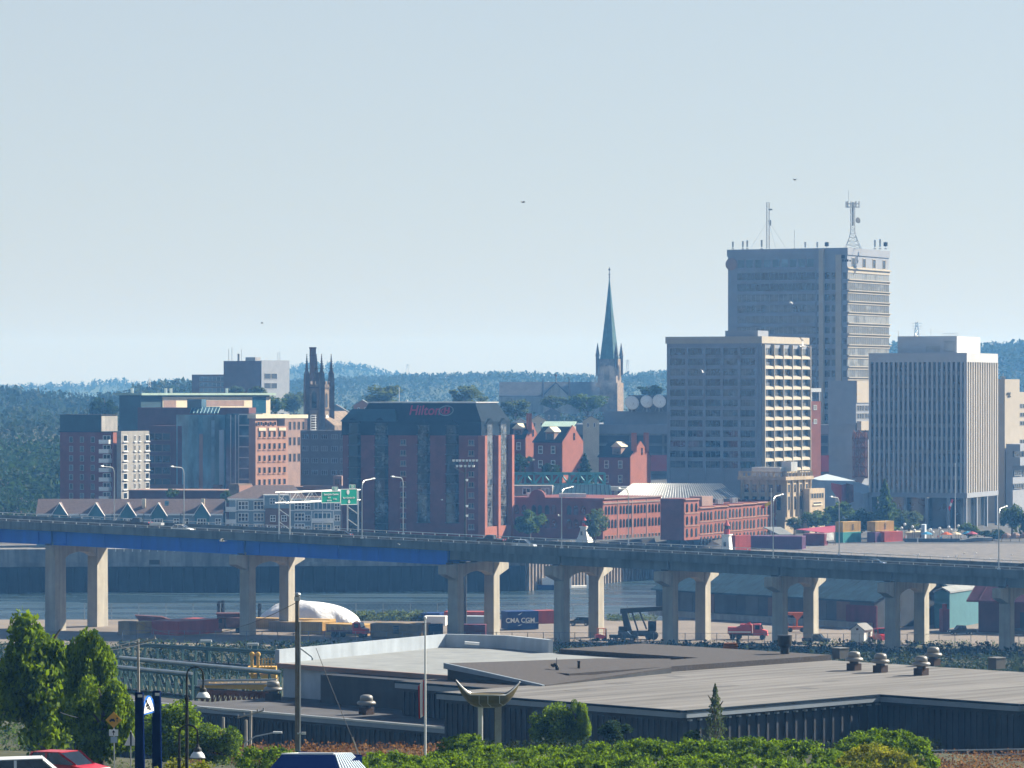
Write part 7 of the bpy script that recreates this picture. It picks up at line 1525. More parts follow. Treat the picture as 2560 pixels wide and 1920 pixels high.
rt = thing('red_tent_roofs', 'long low pinkish striped tent roof at the right end of the market', 'tent', (PX(2530, 1096), 1096, 11)); b = MB(); x0 = PX(2502, 1096); [b.lathe((x0 + 1.6 + k * 2.4, 1096, PZ(1345, 1096)), [(1.6, 0), (1.3, .8), (.6, 1.3), (.05, 1.5)], 8) for k in range(5)]; b.build('canopy', M['brick_mauve'], rt); b = MB(); [b.tube((x0 + .3 + k * 2.4, 1096, 10.6), (x0 + .3 + k * 2.4, 1096, PZ(1345, 1096) + .2), .08) for k in range(6)]; b.build('post', M['grey_metal'], rt)
# flags
def flag(px, Y, pyb, pyt, label, segs, fl, name='flagpole', r=.1, base=None):
    b0 = P(px, pyb, Y) if base is None else base; ht = PZ(pyt, Y); o = thing(name, label, 'flagpole', b0); m = MB(); m.tube(b0, Vector((b0.x, b0.y, ht)), r, r * .6, 8); m.ball(Vector((b0.x, b0.y, ht)), r * 1.3, 6); m.build('pole', M['white_metal'], o)
    m = MB(); n = 12; top, bot = [], []
    for k in range(n + 1):
        f = k / n; (xa, ya), (xb, yb) = fl[0], fl[1]; (xc, yc), (xd, yd) = fl[2], fl[3]
        w_ = .25 * math.sin(f * 9) * f
        top.append(P(xa + (xb - xa) * f, ya + (yb - ya) * f, Y) + Vector((0, w_, 0))); bot.append(P(xc + (xd - xc) * f, yc + (yd - yc) * f, Y) + Vector((0, w_ + .05, 0)))
    for k in range(n):
        mi = segs[int(k / n * len(segs))]; m.loft([[top[k], top[k + 1], bot[k + 1], bot[k]], [p + Vector((0, .02, 0)) for p in (top[k], top[k + 1], bot[k + 1], bot[k])]], mi)
    m.build('flag', [M['flag_red'], M['white'], M['flag_yellow']], o); return o
flag(2388, 1100, 1330, 1160, 'tall flagpole with a drooping red and white flag before the ribbed office', [0, 1, 0], ((2384, 1249), (2374, 1278), (2379, 1248), (2371, 1271)))
flag(1928, 1060, 1366, 1222, 'flagpole with a yellow and red flag in front of the brick row', [2, 2, 0], ((1928, 1251), (1903, 1266), (1929, 1259), (1905, 1273)))
# trees of the city
T = [('mid', 0, 1325, 1268, 1352, 1085, 108, 'round green tree just right of the hotel in front of the brick warehouse'), ('pale', 0, 1487, 1269, 1352, 1086, 82, 'yellowish tree right of the squat lighthouse'),
 ('conif', 0, 1462, 1135, 1212, 1190, 66, 'dark spruce between the two lit brick gables'), ('dark', 0, 1300, 1130, 1190, 1196, 80, 'dark bush behind the left end of the teal footbridge'), ('dark', 2, 1375, 1155, 1195, 1196, 60, 'low dark tree in front of the lit gabled house left of the spruce'),
 ('mid', 1, 2100, 1252, 1330, 1135, 122, 'large dark green tree below the folded red panel'), ('mid', 2, 2040, 1270, 1330, 1125, 84, 'bushy tree in front of the small stone annex'), ('pale', 1, 1985, 1286, 1330, 1121, 50, 'small light green tree at the foot of the classical stone building'), ('dark', 1, 2150, 1262, 1335, 1120, 80, 'dark tree behind the yellow and teal containers'),
 ('conif', 1, 2212, 1200, 1330, 1120, 84, 'tall pointed green tree at the left foot of the ribbed office'), ('mid', 0, 2232, 1250, 1335, 1125, 62, 'leafy tree right of the pointed tree at the ribbed office'), ('pale', 2, 2272, 1272, 1330, 1115, 76, 'grey green round tree in front of the office columns'), ('pale', 0, 2180, 1278, 1325, 1120, 60, 'light bushy tree above the yellow containers'),
 ('mid', 1, 2420, 1306, 1348, 1105, 70, 'low round tree right of the red and white flag'), ('mid', 2, 2530, 1252, 1340, 1125, 76, 'loose green tree at the right edge by the bridge lamp'), ('dark', 0, 2570, 1262, 1345, 1120, 60, 'dark tree cut by the right edge of the view'), ('dark', 1, 2480, 1320, 1350, 1103, 90, 'low dark hedge like tree behind the market tents'),
 ('mid', 0, 430, 1219, 1250, 1110, 46, 'small round tree behind the teal townhouses'), ('mid', 1, 565, 1225, 1262, 1098, 44, 'small tree between the townhouses and the blue condominium'),
 ('pale', 2, 962, 958, 1026, 1500, 122, 'broad tree crown rising behind the left part of the hotel roof'), ('pale', 0, 1162, 962, 1024, 1500, 128, 'wide tree crown rising behind the right part of the hotel roof'), ('pale', 1, 1290, 990, 1050, 1450, 92, 'pale green tree right of the hotel roof below the cathedral nave'), ('pale', 0, 1380, 988, 1026, 1560, 90, 'green tree in front of the cathedral transept'), ('mid', 2, 1470, 980, 1034, 1560, 124, 'big dark tree in front of the cathedral tower'), ('dark', 0, 1625, 960, 992, 1600, 84, 'dark tree behind the white satellite dishes'),
 ('pale', 2, 590, 962, 995, 1560, 56, 'tree crown in front of the hillside office, left one'), ('pale', 0, 640, 965, 998, 1560, 60, 'tree crown in front of the hillside office, right one'), ('mid', 2, 690, 985, 1040, 1480, 66, 'dark green tree at the right end of the flat green roof'), ('pale', 1, 735, 970, 1040, 1640, 86, 'greyish bare looking tree left of the pinnacled church tower'), ('dark', 1, 262, 985, 1060, 1500, 90, 'tree behind the penthouse at the far left')]
for kd, va, px, a, b, Y, w_, lab in T: tree(kd, va, px, a, b, Y, w_, lab)
# small houses among the trees behind the hotel
def small_house(px, Y, pyt, wpx, wall, roof, label):
    w_ = wpx / FPX * Y; o = thing('house', label, 'house', (PX(px, Y), Y, gz(PX(px, Y), Y))); q_ = wloc(o); zt_ = PZ(pyt, Y); ze = zt_ - w_ * .28
    m = MB(); m.loft([[(q_.x - w_ / 2, y, q_.z - 3), (q_.x + w_ / 2, y, q_.z - 3), (q_.x + w_ / 2, y, ze), (q_.x, y, zt_), (q_.x - w_ / 2, y, ze)] for y in (Y, Y + 9)]); m.build('wall', M[wall], o)
    m = MB()
    for s_ in (-1, 1): m.loft([[(q_.x + s_ * (w_ / 2 + .4), y, ze - .2), (q_.x, y, zt_ + .1), (q_.x, y, zt_ + .4), (q_.x + s_ * (w_ / 2 + .4), y, ze + .1)] for y in (Y - .4, Y + 9.4)])
    m.build('roof', M[roof], o); me = winmesh(w_ * .12, 1.5, M['glass'], M['white_metal'], .15); [child('window', me, o, (w_ * f, 0, ze - q_.z - 2.2)) for f in (-.2, .2)]
for a_ in ((1380, 1420, 1022, 38, 'grey_blue_siding', 'slate_grey', 'small grey gabled house below the cathedral'), (1432, 1405, 1096, 58, 'white_metal', 'slate_grey', 'white low house in front of the dark tree'), (1478, 1390, 1041, 40, 'cream', 'roof_pale', 'cream flat gabled hut left of the parking structure'), (1345, 1360, 1040, 40, 'cream', 'roof_pale', 'pale house beside the pale green tree'), (1230, 1420, 1024, 60, 'brick_mauve', 'roof_pale', 'brownish house just right of the hotel roof'), (1300, 1330, 1048, 46, 'white_metal', 'roof_pale', 'white roofed house above the steep dark roof'), (840, 1440, 1014, 60, 'grey_blue_siding', 'slate_grey', 'low grey house right of the stone church'), (905, 1400, 1002, 42, 'brick_pink', 'roof_pale', 'pinkish tower like house left of the hotel roof')): small_house(*a_)
gr = Bld('green_roof_block', 'low block with a pale green roof behind the brick gables', 'building', 1432, 1300, 6, 1352, 1440, 12.0); gr.part('wall', M['brick_mauve'], gr.box(12, gr.z(1066))); m = MB(); m.loft([[gr.pt(t_, -.5, gr.z(1067)), gr.pt(t_, 14, gr.z(1054)), gr.pt(t_, 14, gr.z(1054) - .4), gr.pt(t_, -.5, gr.z(1067) - .4)] for t_ in (0, gr.LL)]); gr.part('roof', M['copper_pale'], m)
clump('city_wood', 'hazy green treetops between the city roofs and the hills', -120, 2700, 1480, 2150, 2600, 7.5, 81, 'leaf_far', k=30, dens=.8)
clump('city_wood', 'treetops at the far left beyond the apartments', -120, 250, 1190, 1480, 420, 7.0, 82, 'leaf_dark', k=60, dens=.6)
r_ = random.Random(5); hm_ = []
for i in range(26):
    px = r_.uniform(240, 1650); Y = r_.uniform(1500, 2300)
    if 470 < px < 760 or 1240 < px < 1560: continue
    small_house(px, Y, 980 + (52 - gz(PX(px, Y), Y) - 8.5) / Y * FPX, r_.uniform(22, 44), r_.choice(['white_metal', 'cream', 'grey_blue_siding', 'brick_mauve']), r_.choice(['slate_grey', 'shingle', 'slate']), 'distant small house among the treetops')
    hm_.append(1)
for o in COL.objects:
    if o.get('label') == 'distant small house among the treetops': o['group'] = 'distant houses among the trees'
# steam drifting before the cathedral
st_m = bpy.data.materials.new('steam'); st_m.use_nodes = True; t = st_m.node_tree; t.nodes.remove(t.nodes['Principled BSDF'])
pv = t.nodes.new('ShaderNodeVolumePrincipled'); pv.inputs['Color'].default_value = (.9, .93, 1, 1)
g = t.nodes.new('ShaderNodeNewGeometry'); n = t.nodes.new('ShaderNodeTexNoise'); n.inputs['Scale'].default_value = .14; n.inputs['Detail'].default_value = 4; t.links.new(g.outputs['Position'], n.inputs['Vector'])
mr = t.nodes.new('ShaderNodeMapRange'); mr.inputs[1].default_value = .48; mr.inputs[2].default_value = .75; mr.inputs[3].default_value = 0; mr.inputs[4].default_value = .022; t.links.new(n.outputs[0], mr.inputs[0]); t.links.new(mr.outputs[0], pv.inputs['Density']); t.links.new(pv.outputs[0], t.nodes['Material Output'].inputs['Volume'])
m = MB(); c = P(1518, 960, 1875); m.ball(c, 8.5, 14, sz=1.1); o = m.build('steam', st_m, smooth=True); tag(o, 'thin pale steam drifting in front of the cathedral tower', 'steam', kind='stuff')
# gulls in the air
def gull(px, py, Y, span, label, rz, dark=False, flap=.5, bank=0.0):
    p = P(px, py, Y); o = thing('gull', label, 'gull', p, None, rz); o.rotation_euler = (bank, 0, rz); s = span / 1.3; m = MB()
    m.loft([[(x * s, r * s * math.cos(a), z * s + r * s * math.sin(a)) for a in [k * math.pi / 4 for k in range(8)]] for x, r, z in ((-.34, .004, .02), (-.2, .05, .01), (0, .075, 0), (.16, .06, .01), (.22, .045, .03), (.28, .04, .04), (.33, .012, .03))])
    m.loft([[(-.48 * s, -.09 * s, .02), (-.48 * s, .09 * s, .02), (-.22 * s, .03 * s, .02), (-.22 * s, -.03 * s, .02)], [(-.48 * s, -.09 * s, .03), (-.48 * s, .09 * s, .03), (-.22 * s, .03 * s, .04), (-.22 * s, -.03 * s, .04)]])
    child('body', m.mesh('body', M['feather_grey'] if dark else M['feather']), o)
    for sy in (-1, 1):
        m = MB(); u = [(.10, .05, .02), (.15, .32, .02 + flap * .32), (-.10, .66, .02 + flap * .42)]; v = [(-.14, .05, .02), (-.09, .32, flap * .3), (-.16, .66, flap * .41)]
        for k in range(2):
            q4 = [u[k], u[k + 1], v[k + 1], v[k]]; a4 = [(x * s, sy * y * s, z * s) for x, y, z in q4]; m.loft([a4, [(x, y, z + .015 * s) for x, y, z in a4]], k if not dark else 0)
        child('wing', m.mesh('wing', [M['feather_grey'] if dark else M['feather'], M['feather_grey']]), o)
for a_ in ((556, 1353, 480, 1.5, 'large gull gliding in front of the blue girder', R(190), False, .6), (2008, 866, 420, 1.7, 'large white gull banking across the tall office tower', R(50), False, .9, .7), (1979, 757, 700, 1.2, 'small gull in front of the upper tower floors', R(30), False, .1, .6), (1758, 931, 620, 1.2, 'white gull flying past the square office block', R(60), False, .7, .4), (1308, 506, 520, 1.1, 'dark gull high in the sky left of the spire', R(20), True, .4), (1987, 450, 600, 1.1, 'dark gull in the sky above the tallest roof', R(140), True, .5), (655, 808, 800, 1.2, 'tiny dark gull in the sky above the hillside office', R(0), True, .5), (1334, 1150, 800, 1.3, 'white gull over the teal footbridge', R(10), False, .6), (1398, 1290, 760, 1.3, 'white gull by the bridge lamp before the brick warehouse', R(200), False, .8), (1105, 1250, 760, 1.0, 'small white gull in front of the hotel base', R(170), False, .5), (999, 1361, 740, .9, 'small gull perched low over the bridge parapet', R(80), False, .6), (2320, 1245, 900, 1.3, 'pale gull in front of the ribbed office base', R(0), False, .5), (1106, 1250, 900, .5, '', 0)):
    if a_[4]: gull(*a_)
for i, (px, Y) in enumerate([(2296, 1000), (2370, 985), (2428, 960), (2475, 975), (2508, 968), (2196, 930), (2372, 930), (2380, 930), (2410, 1010), (2440, 1012), (2530, 1000), (2390, 990)]):
    x = PX(px, Y); o = thing('gull', 'white gull resting on the gravel at right', 'gull', (x, Y, gz(x, Y)), 'gulls resting on the gravel', i * 1.1); m = MB(); m.ball((0, 0, .28), .2, 8, sz=.8); m.ball((.2, 0, .48), .1, 6); m.tube((-.1, 0, .28), (-.42, 0, .3), .12, .02); m.tube((.0, .05, 0), (0, .05, .2), .02); m.tube((.0, -.05, 0), (0, -.05, .2), .02); child('body', m.mesh('body', M['feather']), o)
# ================================================================== big flat roofed warehouse
WN = Vector((PX(1709, 314.07), 314.07, 0)); E1 = Vector((.7071, -.7071, 0)); E2 = Vector((.7071, .7071, 0))
def wp(a, b, z): return WN + E1 * a + E2 * b + Vector((0, 0, z))
wh = thing('flat_roof_warehouse', 'sprawling flat roofed warehouse with dark ribbed metal walls in front of the bridge', 'warehouse', (WN.x, WN.y, 19))
def wbox(a0, a1, b0, b1, z0, z1, mb=None, mi=0): mb = mb or MB(); return mb.box(wp(a0, b0, z0), E1 * (a1 - a0), E2 * (b1 - b0), Vector((0, 0, z1 - z0)), mi)
ZR = 27.0
m = wbox(-27, 0, 0, 53, 18, ZR - .3); wbox(0.001, 14.7, 23.9, 53, 18, ZR - .3, m); wbox(14.701, 44, 27.5, 53, 18, ZR - .3, m); wbox(-39, -27.001, 6.5, 10.6, 18, ZR - .4, m); wbox(-54, -27.001, 10.6, 53, 18, ZR - .4, m)
def ribs(m, p0, d, n_, L, z0, z1, step, w_=.14, dp=.14):
    k = step / 2
    while k < L: m.box(p0 + d * (k - w_ / 2) + Vector((0, 0, z0)), d * w_, n_ * dp, Vector((0, 0, z1 - z0))); k += step
ribs(m, wp(-27, 0, 0), E1, -E2, 27, 18, ZR - .9, .62); ribs(m, wp(-39, 6.5, 0), E1, -E2, 12, 18, ZR - .9, .62); ribs(m, wp(0, 23.9, 0), E1, -E2, 14.7, 18, ZR - .9, .62)
ribs(m, wp(-27, 0, 0), E2, -E1, 6.5, 18, ZR - .9, .62)
m.build('wall', M['metal_wall'], wh)
m = MB(); ribs(m, wp(0, 0, 0), E2, E1, 23.9, 18, ZR - .85, 1.15, .22, .22); ribs(m, wp(14.7, 23.9, 0), E2, E1, 10, 18, ZR - .85, 1.15, .22, .22); m.build('wall_rib', M['metal_wall'], wh)
rc_ = MB().box((-.13, -.3, 0), (.26, 0, 0), (0, .3, 0), (0, 0, .14)).mesh('lit_rib_cap', M['galv'])  # bright metal paints the sunlit tops of the wall ribs
for o0, L_ in ((wp(0, 0, 0), 23.9), (wp(14.7, 23.9, 0), 10)):
    k = 1.15 / 2
    while k < L_: child('lit_rib_cap', rc_, wh, o0 + E2 * k + Vector((0, 0, ZR - .86)) - wloc(wh), R(45)); k += 1.15
m = MB(); r9 = random.Random(9)
for k in range(7): a_, b_ = r9.uniform(-27, -2), r9.uniform(3, 50); m = wbox(a_, a_ + r9.uniform(.8, 2), b_, b_ + r9.uniform(.8, 2.6), ZR, ZR + .012); m.build('roof_patch', M['roof_seam'], wh)
m = wbox(-27.3, .35, -.35, 10.6, ZR - .3, ZR); wbox(-30, .35, 10.6, 53, ZR - .3, ZR, m); wbox(0.35, 15.05, 23.55, 53, ZR - .3, ZR, m); wbox(15.05, 44, 27.2, 53, ZR - .3, ZR, m); m.build('light_roof', M['roof_band'], wh)
m = wbox(-39.3, -27.31, 6.2, 10.6, ZR - .4, ZR - .05); m.build('gravel_roof', M['roof_gravel'], wh)
m = wbox(-36, -30.0, 18, 53, ZR - .4, ZR + .5); wbox(-54, -36, 41.3, 53, ZR - .4, ZR + .5, m); m.build('gravel_roof', M['roof_gravel'], wh)
m = wbox(-36, -30, 10.6, 18, ZR - .4, ZR + .02); m.build('gravel_roof', M['roof_gravel'], wh)
# the higher gravelled step near the middle, with its dark wall
A_ = [wp(-38, 11, ZR + 1.35), wp(-26, 11, ZR + .06), wp(-29, 30, ZR + .52), wp(-36.5, 38, ZR + .55), wp(-38, 30, ZR + .9)]
m = MB().loft([[Vector((p.x, p.y, ZR - .5)) for p in A_], [p - Vector((0, 0, .12)) for p in A_]]); m.build('step_wall', M['metal_wall'], wh)
m = MB().loft([[p - Vector((0, 0, .11)) for p in A_], A_]); m.build('gravel_roof', M['roof_gravel'], wh)
# fascias
def fascia(a, b, nn, z, h_=.55, mb=None): mb = mb or MB(); d = b - a; mb.box(a + Vector((0, 0, z - h_)), d, nn * .3, Vector((0, 0, h_ - .12)), 0); mb.box(a + Vector((0, 0, z - .12)), d, nn * .36, Vector((0, 0, .16)), 1); return mb
m = fascia(wp(-27.3, -.35, 0), wp(.35, -.35, 0), -E2, ZR); fascia(wp(.35, -.35, 0), wp(.35, 23.2, 0), E1, ZR, mb=m); fascia(wp(.35, 23.55, 0), wp(15.05, 23.55, 0), -E2, ZR, mb=m); fascia(wp(15.05, 23.55, 0), wp(15.05, 53, 0), E1, ZR, mb=m); fascia(wp(-39.3, 6.2, 0), wp(-27.3, 6.2, 0), -E2, ZR - .05, mb=m); m.loft([[wp(-38.1, 10.9, ZR + .9), wp(-26, 10.9, ZR - .1), wp(-26, 10.9, ZR + .1), wp(-38.1, 10.9, ZR + 1.4)], [wp(-38.1, 10.6, ZR + .9), wp(-26, 10.6, ZR - .1), wp(-26, 10.6, ZR + .1), wp(-38.1, 10.6, ZR + 1.4)]], 0)
m.build('fascia', [M['metal_trim'], M['slate']], wh)
# pale roofed block at the left with its parapet, low block in front
W1 = [(-62.4, 13.6), (-37.001, 13.6), (-37.001, 41.25), (-56, 41.25), (-63, 43), (-68.5, 40.3)]
wx = [tuple(wp(a, b, 0)[:2]) for a, b in W1]
m = MB().prism(wx, 18, ZR - .1); m.build('pale_wall', M['wall_blue'], wh)
m = MB().prism([tuple(wp(a, b, 0)[:2]) for a, b in [(-62.6, 13.3), (-37.0, 13.3), (-37.0, 41.3), (-56, 41.3), (-63, 43.1), (-68.7, 40.4)]], ZR - .1, ZR + .05); m.build('pale_roof', M['roof_pale'], wh)
m = MB()
for (a0, b0), (a1, b1) in (((-62.6, 13.3), (-68.7, 40.5)), ((-68.7, 40.5), (-63, 43.2)), ((-63, 43.2), (-55.5, 41.4))): p0, p1 = wp(a0, b0, ZR - .1), wp(a1, b1, ZR - .1); n_ = Vector((p1.y - p0.y, p0.x - p1.x, 0)).normalized(); m.box(p0, p1 - p0, -n_ * .5, Vector((0, 0, 1.4)))
m.build('parapet', M['wall_blue'], wh)
m = fascia(wp(-62.6, 13.3, 0), wp(-37.2, 13.3, 0), -E2, ZR + .05, .4); m.build('roof_edge', [M['brick_mauve'], M['brick_mauve']], wh)
m = wbox(-62.2, -39.01, 1, 13.4, 17, 23.7); wbox(-84, -62.21, 1, 4.4, 17, 23.7, m); wbox(-39, -27.35, 1, 6.45, 17, 23.7, m); ribs(m, wp(-84, 1, 0), E1, -E2, 56.6, 17, 23.2, .62); m.build('low_wall', M['metal_wall'], wh)
m = wbox(-62.2, -39.01, .7, 13.4, 23.7, 24.0); wbox(-84.3, -62.21, .7, 4.6, 23.7, 24.0, m); wbox(-39, -27.32, .7, 6.45, 23.7, 24.0, m); m.build('low_roof', M['low_roof'], wh)
m = fascia(wp(-84.3, .7, 0), wp(-27.4, .7, 0), -E2, 24.0, .5); m.build('low_fascia', [M['metal_trim'], M['galv']], wh)
q_ = wp(-52, 13.25, 0); m = MB(); m.box(q_ + Vector((0, 0, 24.1)) , E1 * 1.6, -E2 * .1, Vector((0, 0, 2.1))); m.box(wp(-47, 13.25, 24.9), E1 * .5, -E2 * .12, Vector((0, 0, .6))); m.build('steel_door', M['dark_grey_wall'], wh)
m = MB(); m.box(wp(-8, -.45, 23.4), E1 * 8, -E2 * .9, Vector((0, 0, .25))); m.box(wp(-1.5, -.4, 18), E1 * .5, -E2 * .2, Vector((0, 0, 5.4))); m.build('green_awning', M['green_steel'], wh)
# roof ventilators: each stands on the roof
def ventilator(px, py, label, z=None, Y=None, sc=1.22):
    z = ZR if z is None else z; Y = (CAMH - z) / (py - HY) * FPX if Y is None else Y; q_ = Vector((PX(px, Y), Y, z + .02)); o = thing('roof_ventilator', label, 'roof vent', q_, 'mushroom ventilators on the warehouse roof'); s = sc
    child('curb', MB().cbox((0, 0, 0), .78 * s, .78 * s, .5 * s, .78).mesh('curb', M['curb_dark']), o)
    m = MB(); m.lathe((0, 0, .5 * s), [(.33 * s, 0), (.33 * s, .22 * s)], 14); child('neck', m.mesh('neck', M['dark_metal']), o)
    m = MB(); m.lathe((0, 0, .66 * s), [(.5 * s, 0), (.66 * s, .06 * s), (.68 * s, .16 * s), (.6 * s, .26 * s), (.47 * s, .3 * s)], 18); m.lathe((0, 0, .96 * s), [(.47 * s, 0), (.45 * s, .26 * s), (.4 * s, .36 * s), (.25 * s, .42 * s), (.01, .43 * s)], 18); child('hood', m.mesh('hood', M['vent_metal'], smooth=True), o)
    return o
for a_ in ((2135, 1676, 'leftmost of the four metal mushroom vents on the right roof'), (2201, 1681, 'second of the four metal mushroom vents on the right roof'), (2303, 1688, 'nearest of the four metal mushroom vents, in front of another')): ventilator(*a_)
ventilator(2333, 1664, 'farthest of the four metal mushroom vents, behind the nearest'); ventilator(916, 1786, 'lone mushroom vent on the low roof left of the flagpole', 24.0)
ventilator(683, 1752, 'large dark mushroom vent at the corner of the low roof', 24.0, None, 1.3)
Yv = 25e4 / 668; q_ = P(1962, 1648, Yv); o = thing('exhaust_cowl', 'black flared exhaust cowl standing on the gravel roof', 'roof vent', q_); m = MB(); m.cbox((0, 0, -.1), 1.5, 1.0, .35); m.lathe((0, 0, .25), [(.42, 0), (.42, .8), (.66, 1.15), (.68, 2.0), (.6, 2.0)], 14); child('cowl', m.mesh('cowl', M['black']), o)
q_ = P(1393, 1690, 25e4 / 712); o = thing('vent_pipe', 'black gooseneck vent pipe on the gravel roof', 'roof vent', q_); m = MB(); m.path([(0, 0, -.2), (0, 0, .75), (-.1, 0, .95), (-.35, 0, 1.0), (-.48, 0, .85)], .17, 8); m.tube((-.05, 0, 1.0), (-.05, 0, 1.6), .03); child('pipe', m.mesh('pipe', M['black']), o)
q_ = P(1447, 1686, 25e4 / 707); o = thing('vent_pipe', 'straight black vent pipe on the gravel roof', 'roof vent', q_); child('pipe', MB().tube((0, 0, -.1), (0, 0, 1.15), .12, n=8).tube((0, 0, 1.1), (0, 0, 1.2), .15, n=8).mesh('pipe', M['black']), o)
for px, py, lab, pm in ((2101, 1645, 'green metal box at the back edge of the right roof', 'dark_grey_wall'), (2492, 1670, 'olive metal box at the back of the roof near the right edge', 'dark_grey_wall')):
    q_ = P(px, py, 25e4 / (py - 980)); o = thing('roof_unit', lab, 'roof unit', q_); child('casing', MB().cbox((0, 0, -.05), 1.2, 1.0, .95, .7).mesh('casing', M[pm]), o); child('lid', MB().cbox((0, 0, .9), 1.3, 1.1, .08, .7).mesh('lid', M['vent_metal']), o)
q_ = P(1826, 1630, 25e4 / 650); o = thing('rusty_tank', 'small rusty tank lying behind the dark gravel roof', 'tank', q_); m = MB(); m.tube((-.7, 0, .4), (.7, 0, .4), .38, n=10); m.cbox((0, 0, .75), 1.2, .8, .12); child('tank', m.mesh('tank', M['rust']), o)
q_ = P(1180, 1612, 384); o = thing('roof_pipe', 'white capped pipe lying against the teal roof parapet', 'pipe', q_); child('pipe', MB().tube((-.7, 0, .2), (.7, 0, .1), .14, n=8).mesh('pipe', M['white']), o)

# ================================================================== conveyors and yellow machinery at the left
def conveyor(label, pa, pb, Ya, Yb, w_, hgt, n, paint, idler):
    a, b = P(pa[0], pa[1], Ya), P(pb[0], pb[1], Yb); o = thing('conveyor', label, 'conveyor', (a.x, a.y, gz(a.x, a.y))); d = b - a; m = MB(); up = Vector((0, 0, 1)); s = Vector((0, w_, 0))
    for off in (Vector((0, 0, 0)), s): m.tube(a + off, b + off, .14, n=6); m.tube(a + off - up * hgt, b + off - up * hgt, .14, n=4)
    for k in range(n + 1):
        p = a + d * (k / n)
        for off in (Vector((0, 0, 0)), s): m.tube(p + off, p + off - up * hgt, .09, n=4)
        if k < n: m.tube(p, a + d * ((k + 1) / n) - up * hgt, .06, n=4)
    m.build('truss', M[paint], o); m = MB(); m.box(a - up * (hgt * .9), d, s, up * .12); m.build('belt', M['black'], o)
    for k in range(n):
        m = MB(); p = a + d * ((k + .5) / n) - up * (hgt * .55); m.loft([[p + Vector((-.3, -.05, .55)), p + Vector((-.1, -.05, .55)), p + Vector((.22, -.05, -.5)), p + Vector((-.02, -.05, -.5))], [p + Vector((-.3, w_ * .5, .1)), p + Vector((-.1, w_ * .5, .1)), p + Vector((.22, w_ * .5, -.9)), p + Vector((-.02, w_ * .5, -.9))]])
        m.build('idler', M[idler], o)
    m = MB()
    for f in (.1, .5, .9): p = a + d * f; m.tube(Vector((p.x, p.y, gz(p.x, p.y))), p - up * hgt, .16); m.tube(Vector((p.x, p.y + w_, gz(p.x, p.y))), p + s - up * hgt, .16)
    m.build('leg', M[paint], o); m = MB(); m.tube(a + up * .25, b + up * .25, .16, n=8); m.build('pipe', M['galv' if Ya < 500 else 'green_steel'], o); return o
conveyor('upper teal conveyor with a pale pipe along its top, left of the warehouse', (300, 1648), (700, 1685), 470, 420, 1.6, 2.6, 16, 'green_steel', 'teal_siding')
conveyor('lower teal conveyor with pale V shaped idlers behind the blue sign', (290, 1672), (480, 1690), 430, 415, 1.6, 2.4, 9, 'green_steel', 'copper_pale')
conveyor('far dark teal conveyor against the shaded bank at left', (300, 1612), (690, 1634), 560, 520, 1.6, 2.0, 12, 'green_steel', 'green_steel')
for px, pt_ in ((515, 1598), (632, 1606)):
    q_ = P(px, 1650, 540); o = thing('teal_gantry_leg', 'teal gantry leg with a light cap, %s of two on the bank' % ('left' if px < 600 else 'right'), 'gantry', (q_.x, q_.y, gz(q_.x, q_.y))); ht = PZ(pt_, 540) - gz(q_.x, q_.y); child('post', MB().cbox((.3, 0, 0), .7, .7, ht - .4).mesh('post', M['green_steel']), o); child('cap', MB().cbox((0, 0, ht - .4), 1.5, 1.0, .3).mesh('cap', M['galv']), o)
ym = thing('yellow_loader', 'yellow loading machine with two tall cylinders beside the warehouse corner', 'machine', (PX(650, 440), 440, gz(PX(650, 440), 440)))
q_ = lambda px, py, Y=440: P(px, py, Y)
m = MB(); [m.tube(q_(px, 1690), q_(px, 1637), .17, n=10) for px in (630, 645)]; [m.ball(q_(px, 1636), .3, 8) for px in (630, 645)]; m.build('cylinder', M['yellow_paint'], ym)
m = MB(); m.box(q_(619, 1680), (PX(690, 440) - PX(619, 440), 0, 0), (0, 2, 0), (0, 0, .55)); m.box(q_(619, 1696), (PX(690, 440) - PX(619, 440), 0, 0), (0, 2.5, 0), (0, 0, .4)); [m.tube(q_(px, 1683), q_(px, 1645), .06) for px in (655, 662, 670, 678)]; [m.tube(q_(652, py), q_(690, py), .05) for py in (1648, 1660)]; g0_ = gz(PX(650, 440), 440); [m.box(Vector((PX(px, 440), 440.5, g0_)), (.3, 0, 0), (0, .3, 0), (0, 0, PZ(1696, 440) - g0_)) for px in (622, 686)]; m.build('frame', M['yellow_paint'], ym)
yb = thing('yellow_rail_car', 'long low yellow rusty rail machine in front of the warehouse corner', 'machine', (PX(580, 385), 385, gz(PX(580, 385), 385)))
m = MB(); m.box(P(500, 1720, 388), (PX(690, 388) - PX(500, 388), -3, 0), (0, 1.5, 0), (0, 0, .5)); m.box(P(500, 1737, 388), (PX(690, 388) - PX(500, 388), -3, 0), (0, 1.2, 0), (0, 0, .45), 1); m.build('body', [M['yellow_paint'], M['rust']], yb)
m = MB()
for k in range(15): px = 505 + k * 13; m.cbox(P(px, 1760, 387.5 - k * .2), .25, .25, PZ(1735, 388) - PZ(1760, 388)); m.tube(P(px, 1760, 387 - k * .2), P(px + 9, 1737, 387 - k * .2), .06)
m.build('frame', M['rust'], yb); m = MB(); m.tube(P(495, 1702, 388), P(692, 1700, 385), .12); m.tube(P(495, 1711, 388), P(692, 1709, 385), .1); [m.cbox(P(500 + k * 16, 1712, 388), .5, .4, .35) for k in range(12)]; m.build('roller_rail', M['galv'], yb)
m = MB(); g0_ = gz(PX(580, 385), 385); [MB().cbox(Vector((PX(px, 387), 387, g0_)), .3, .3, PZ(1757, 387) - g0_).build('leg', M['rust'], yb) for px in (510, 580, 650)]

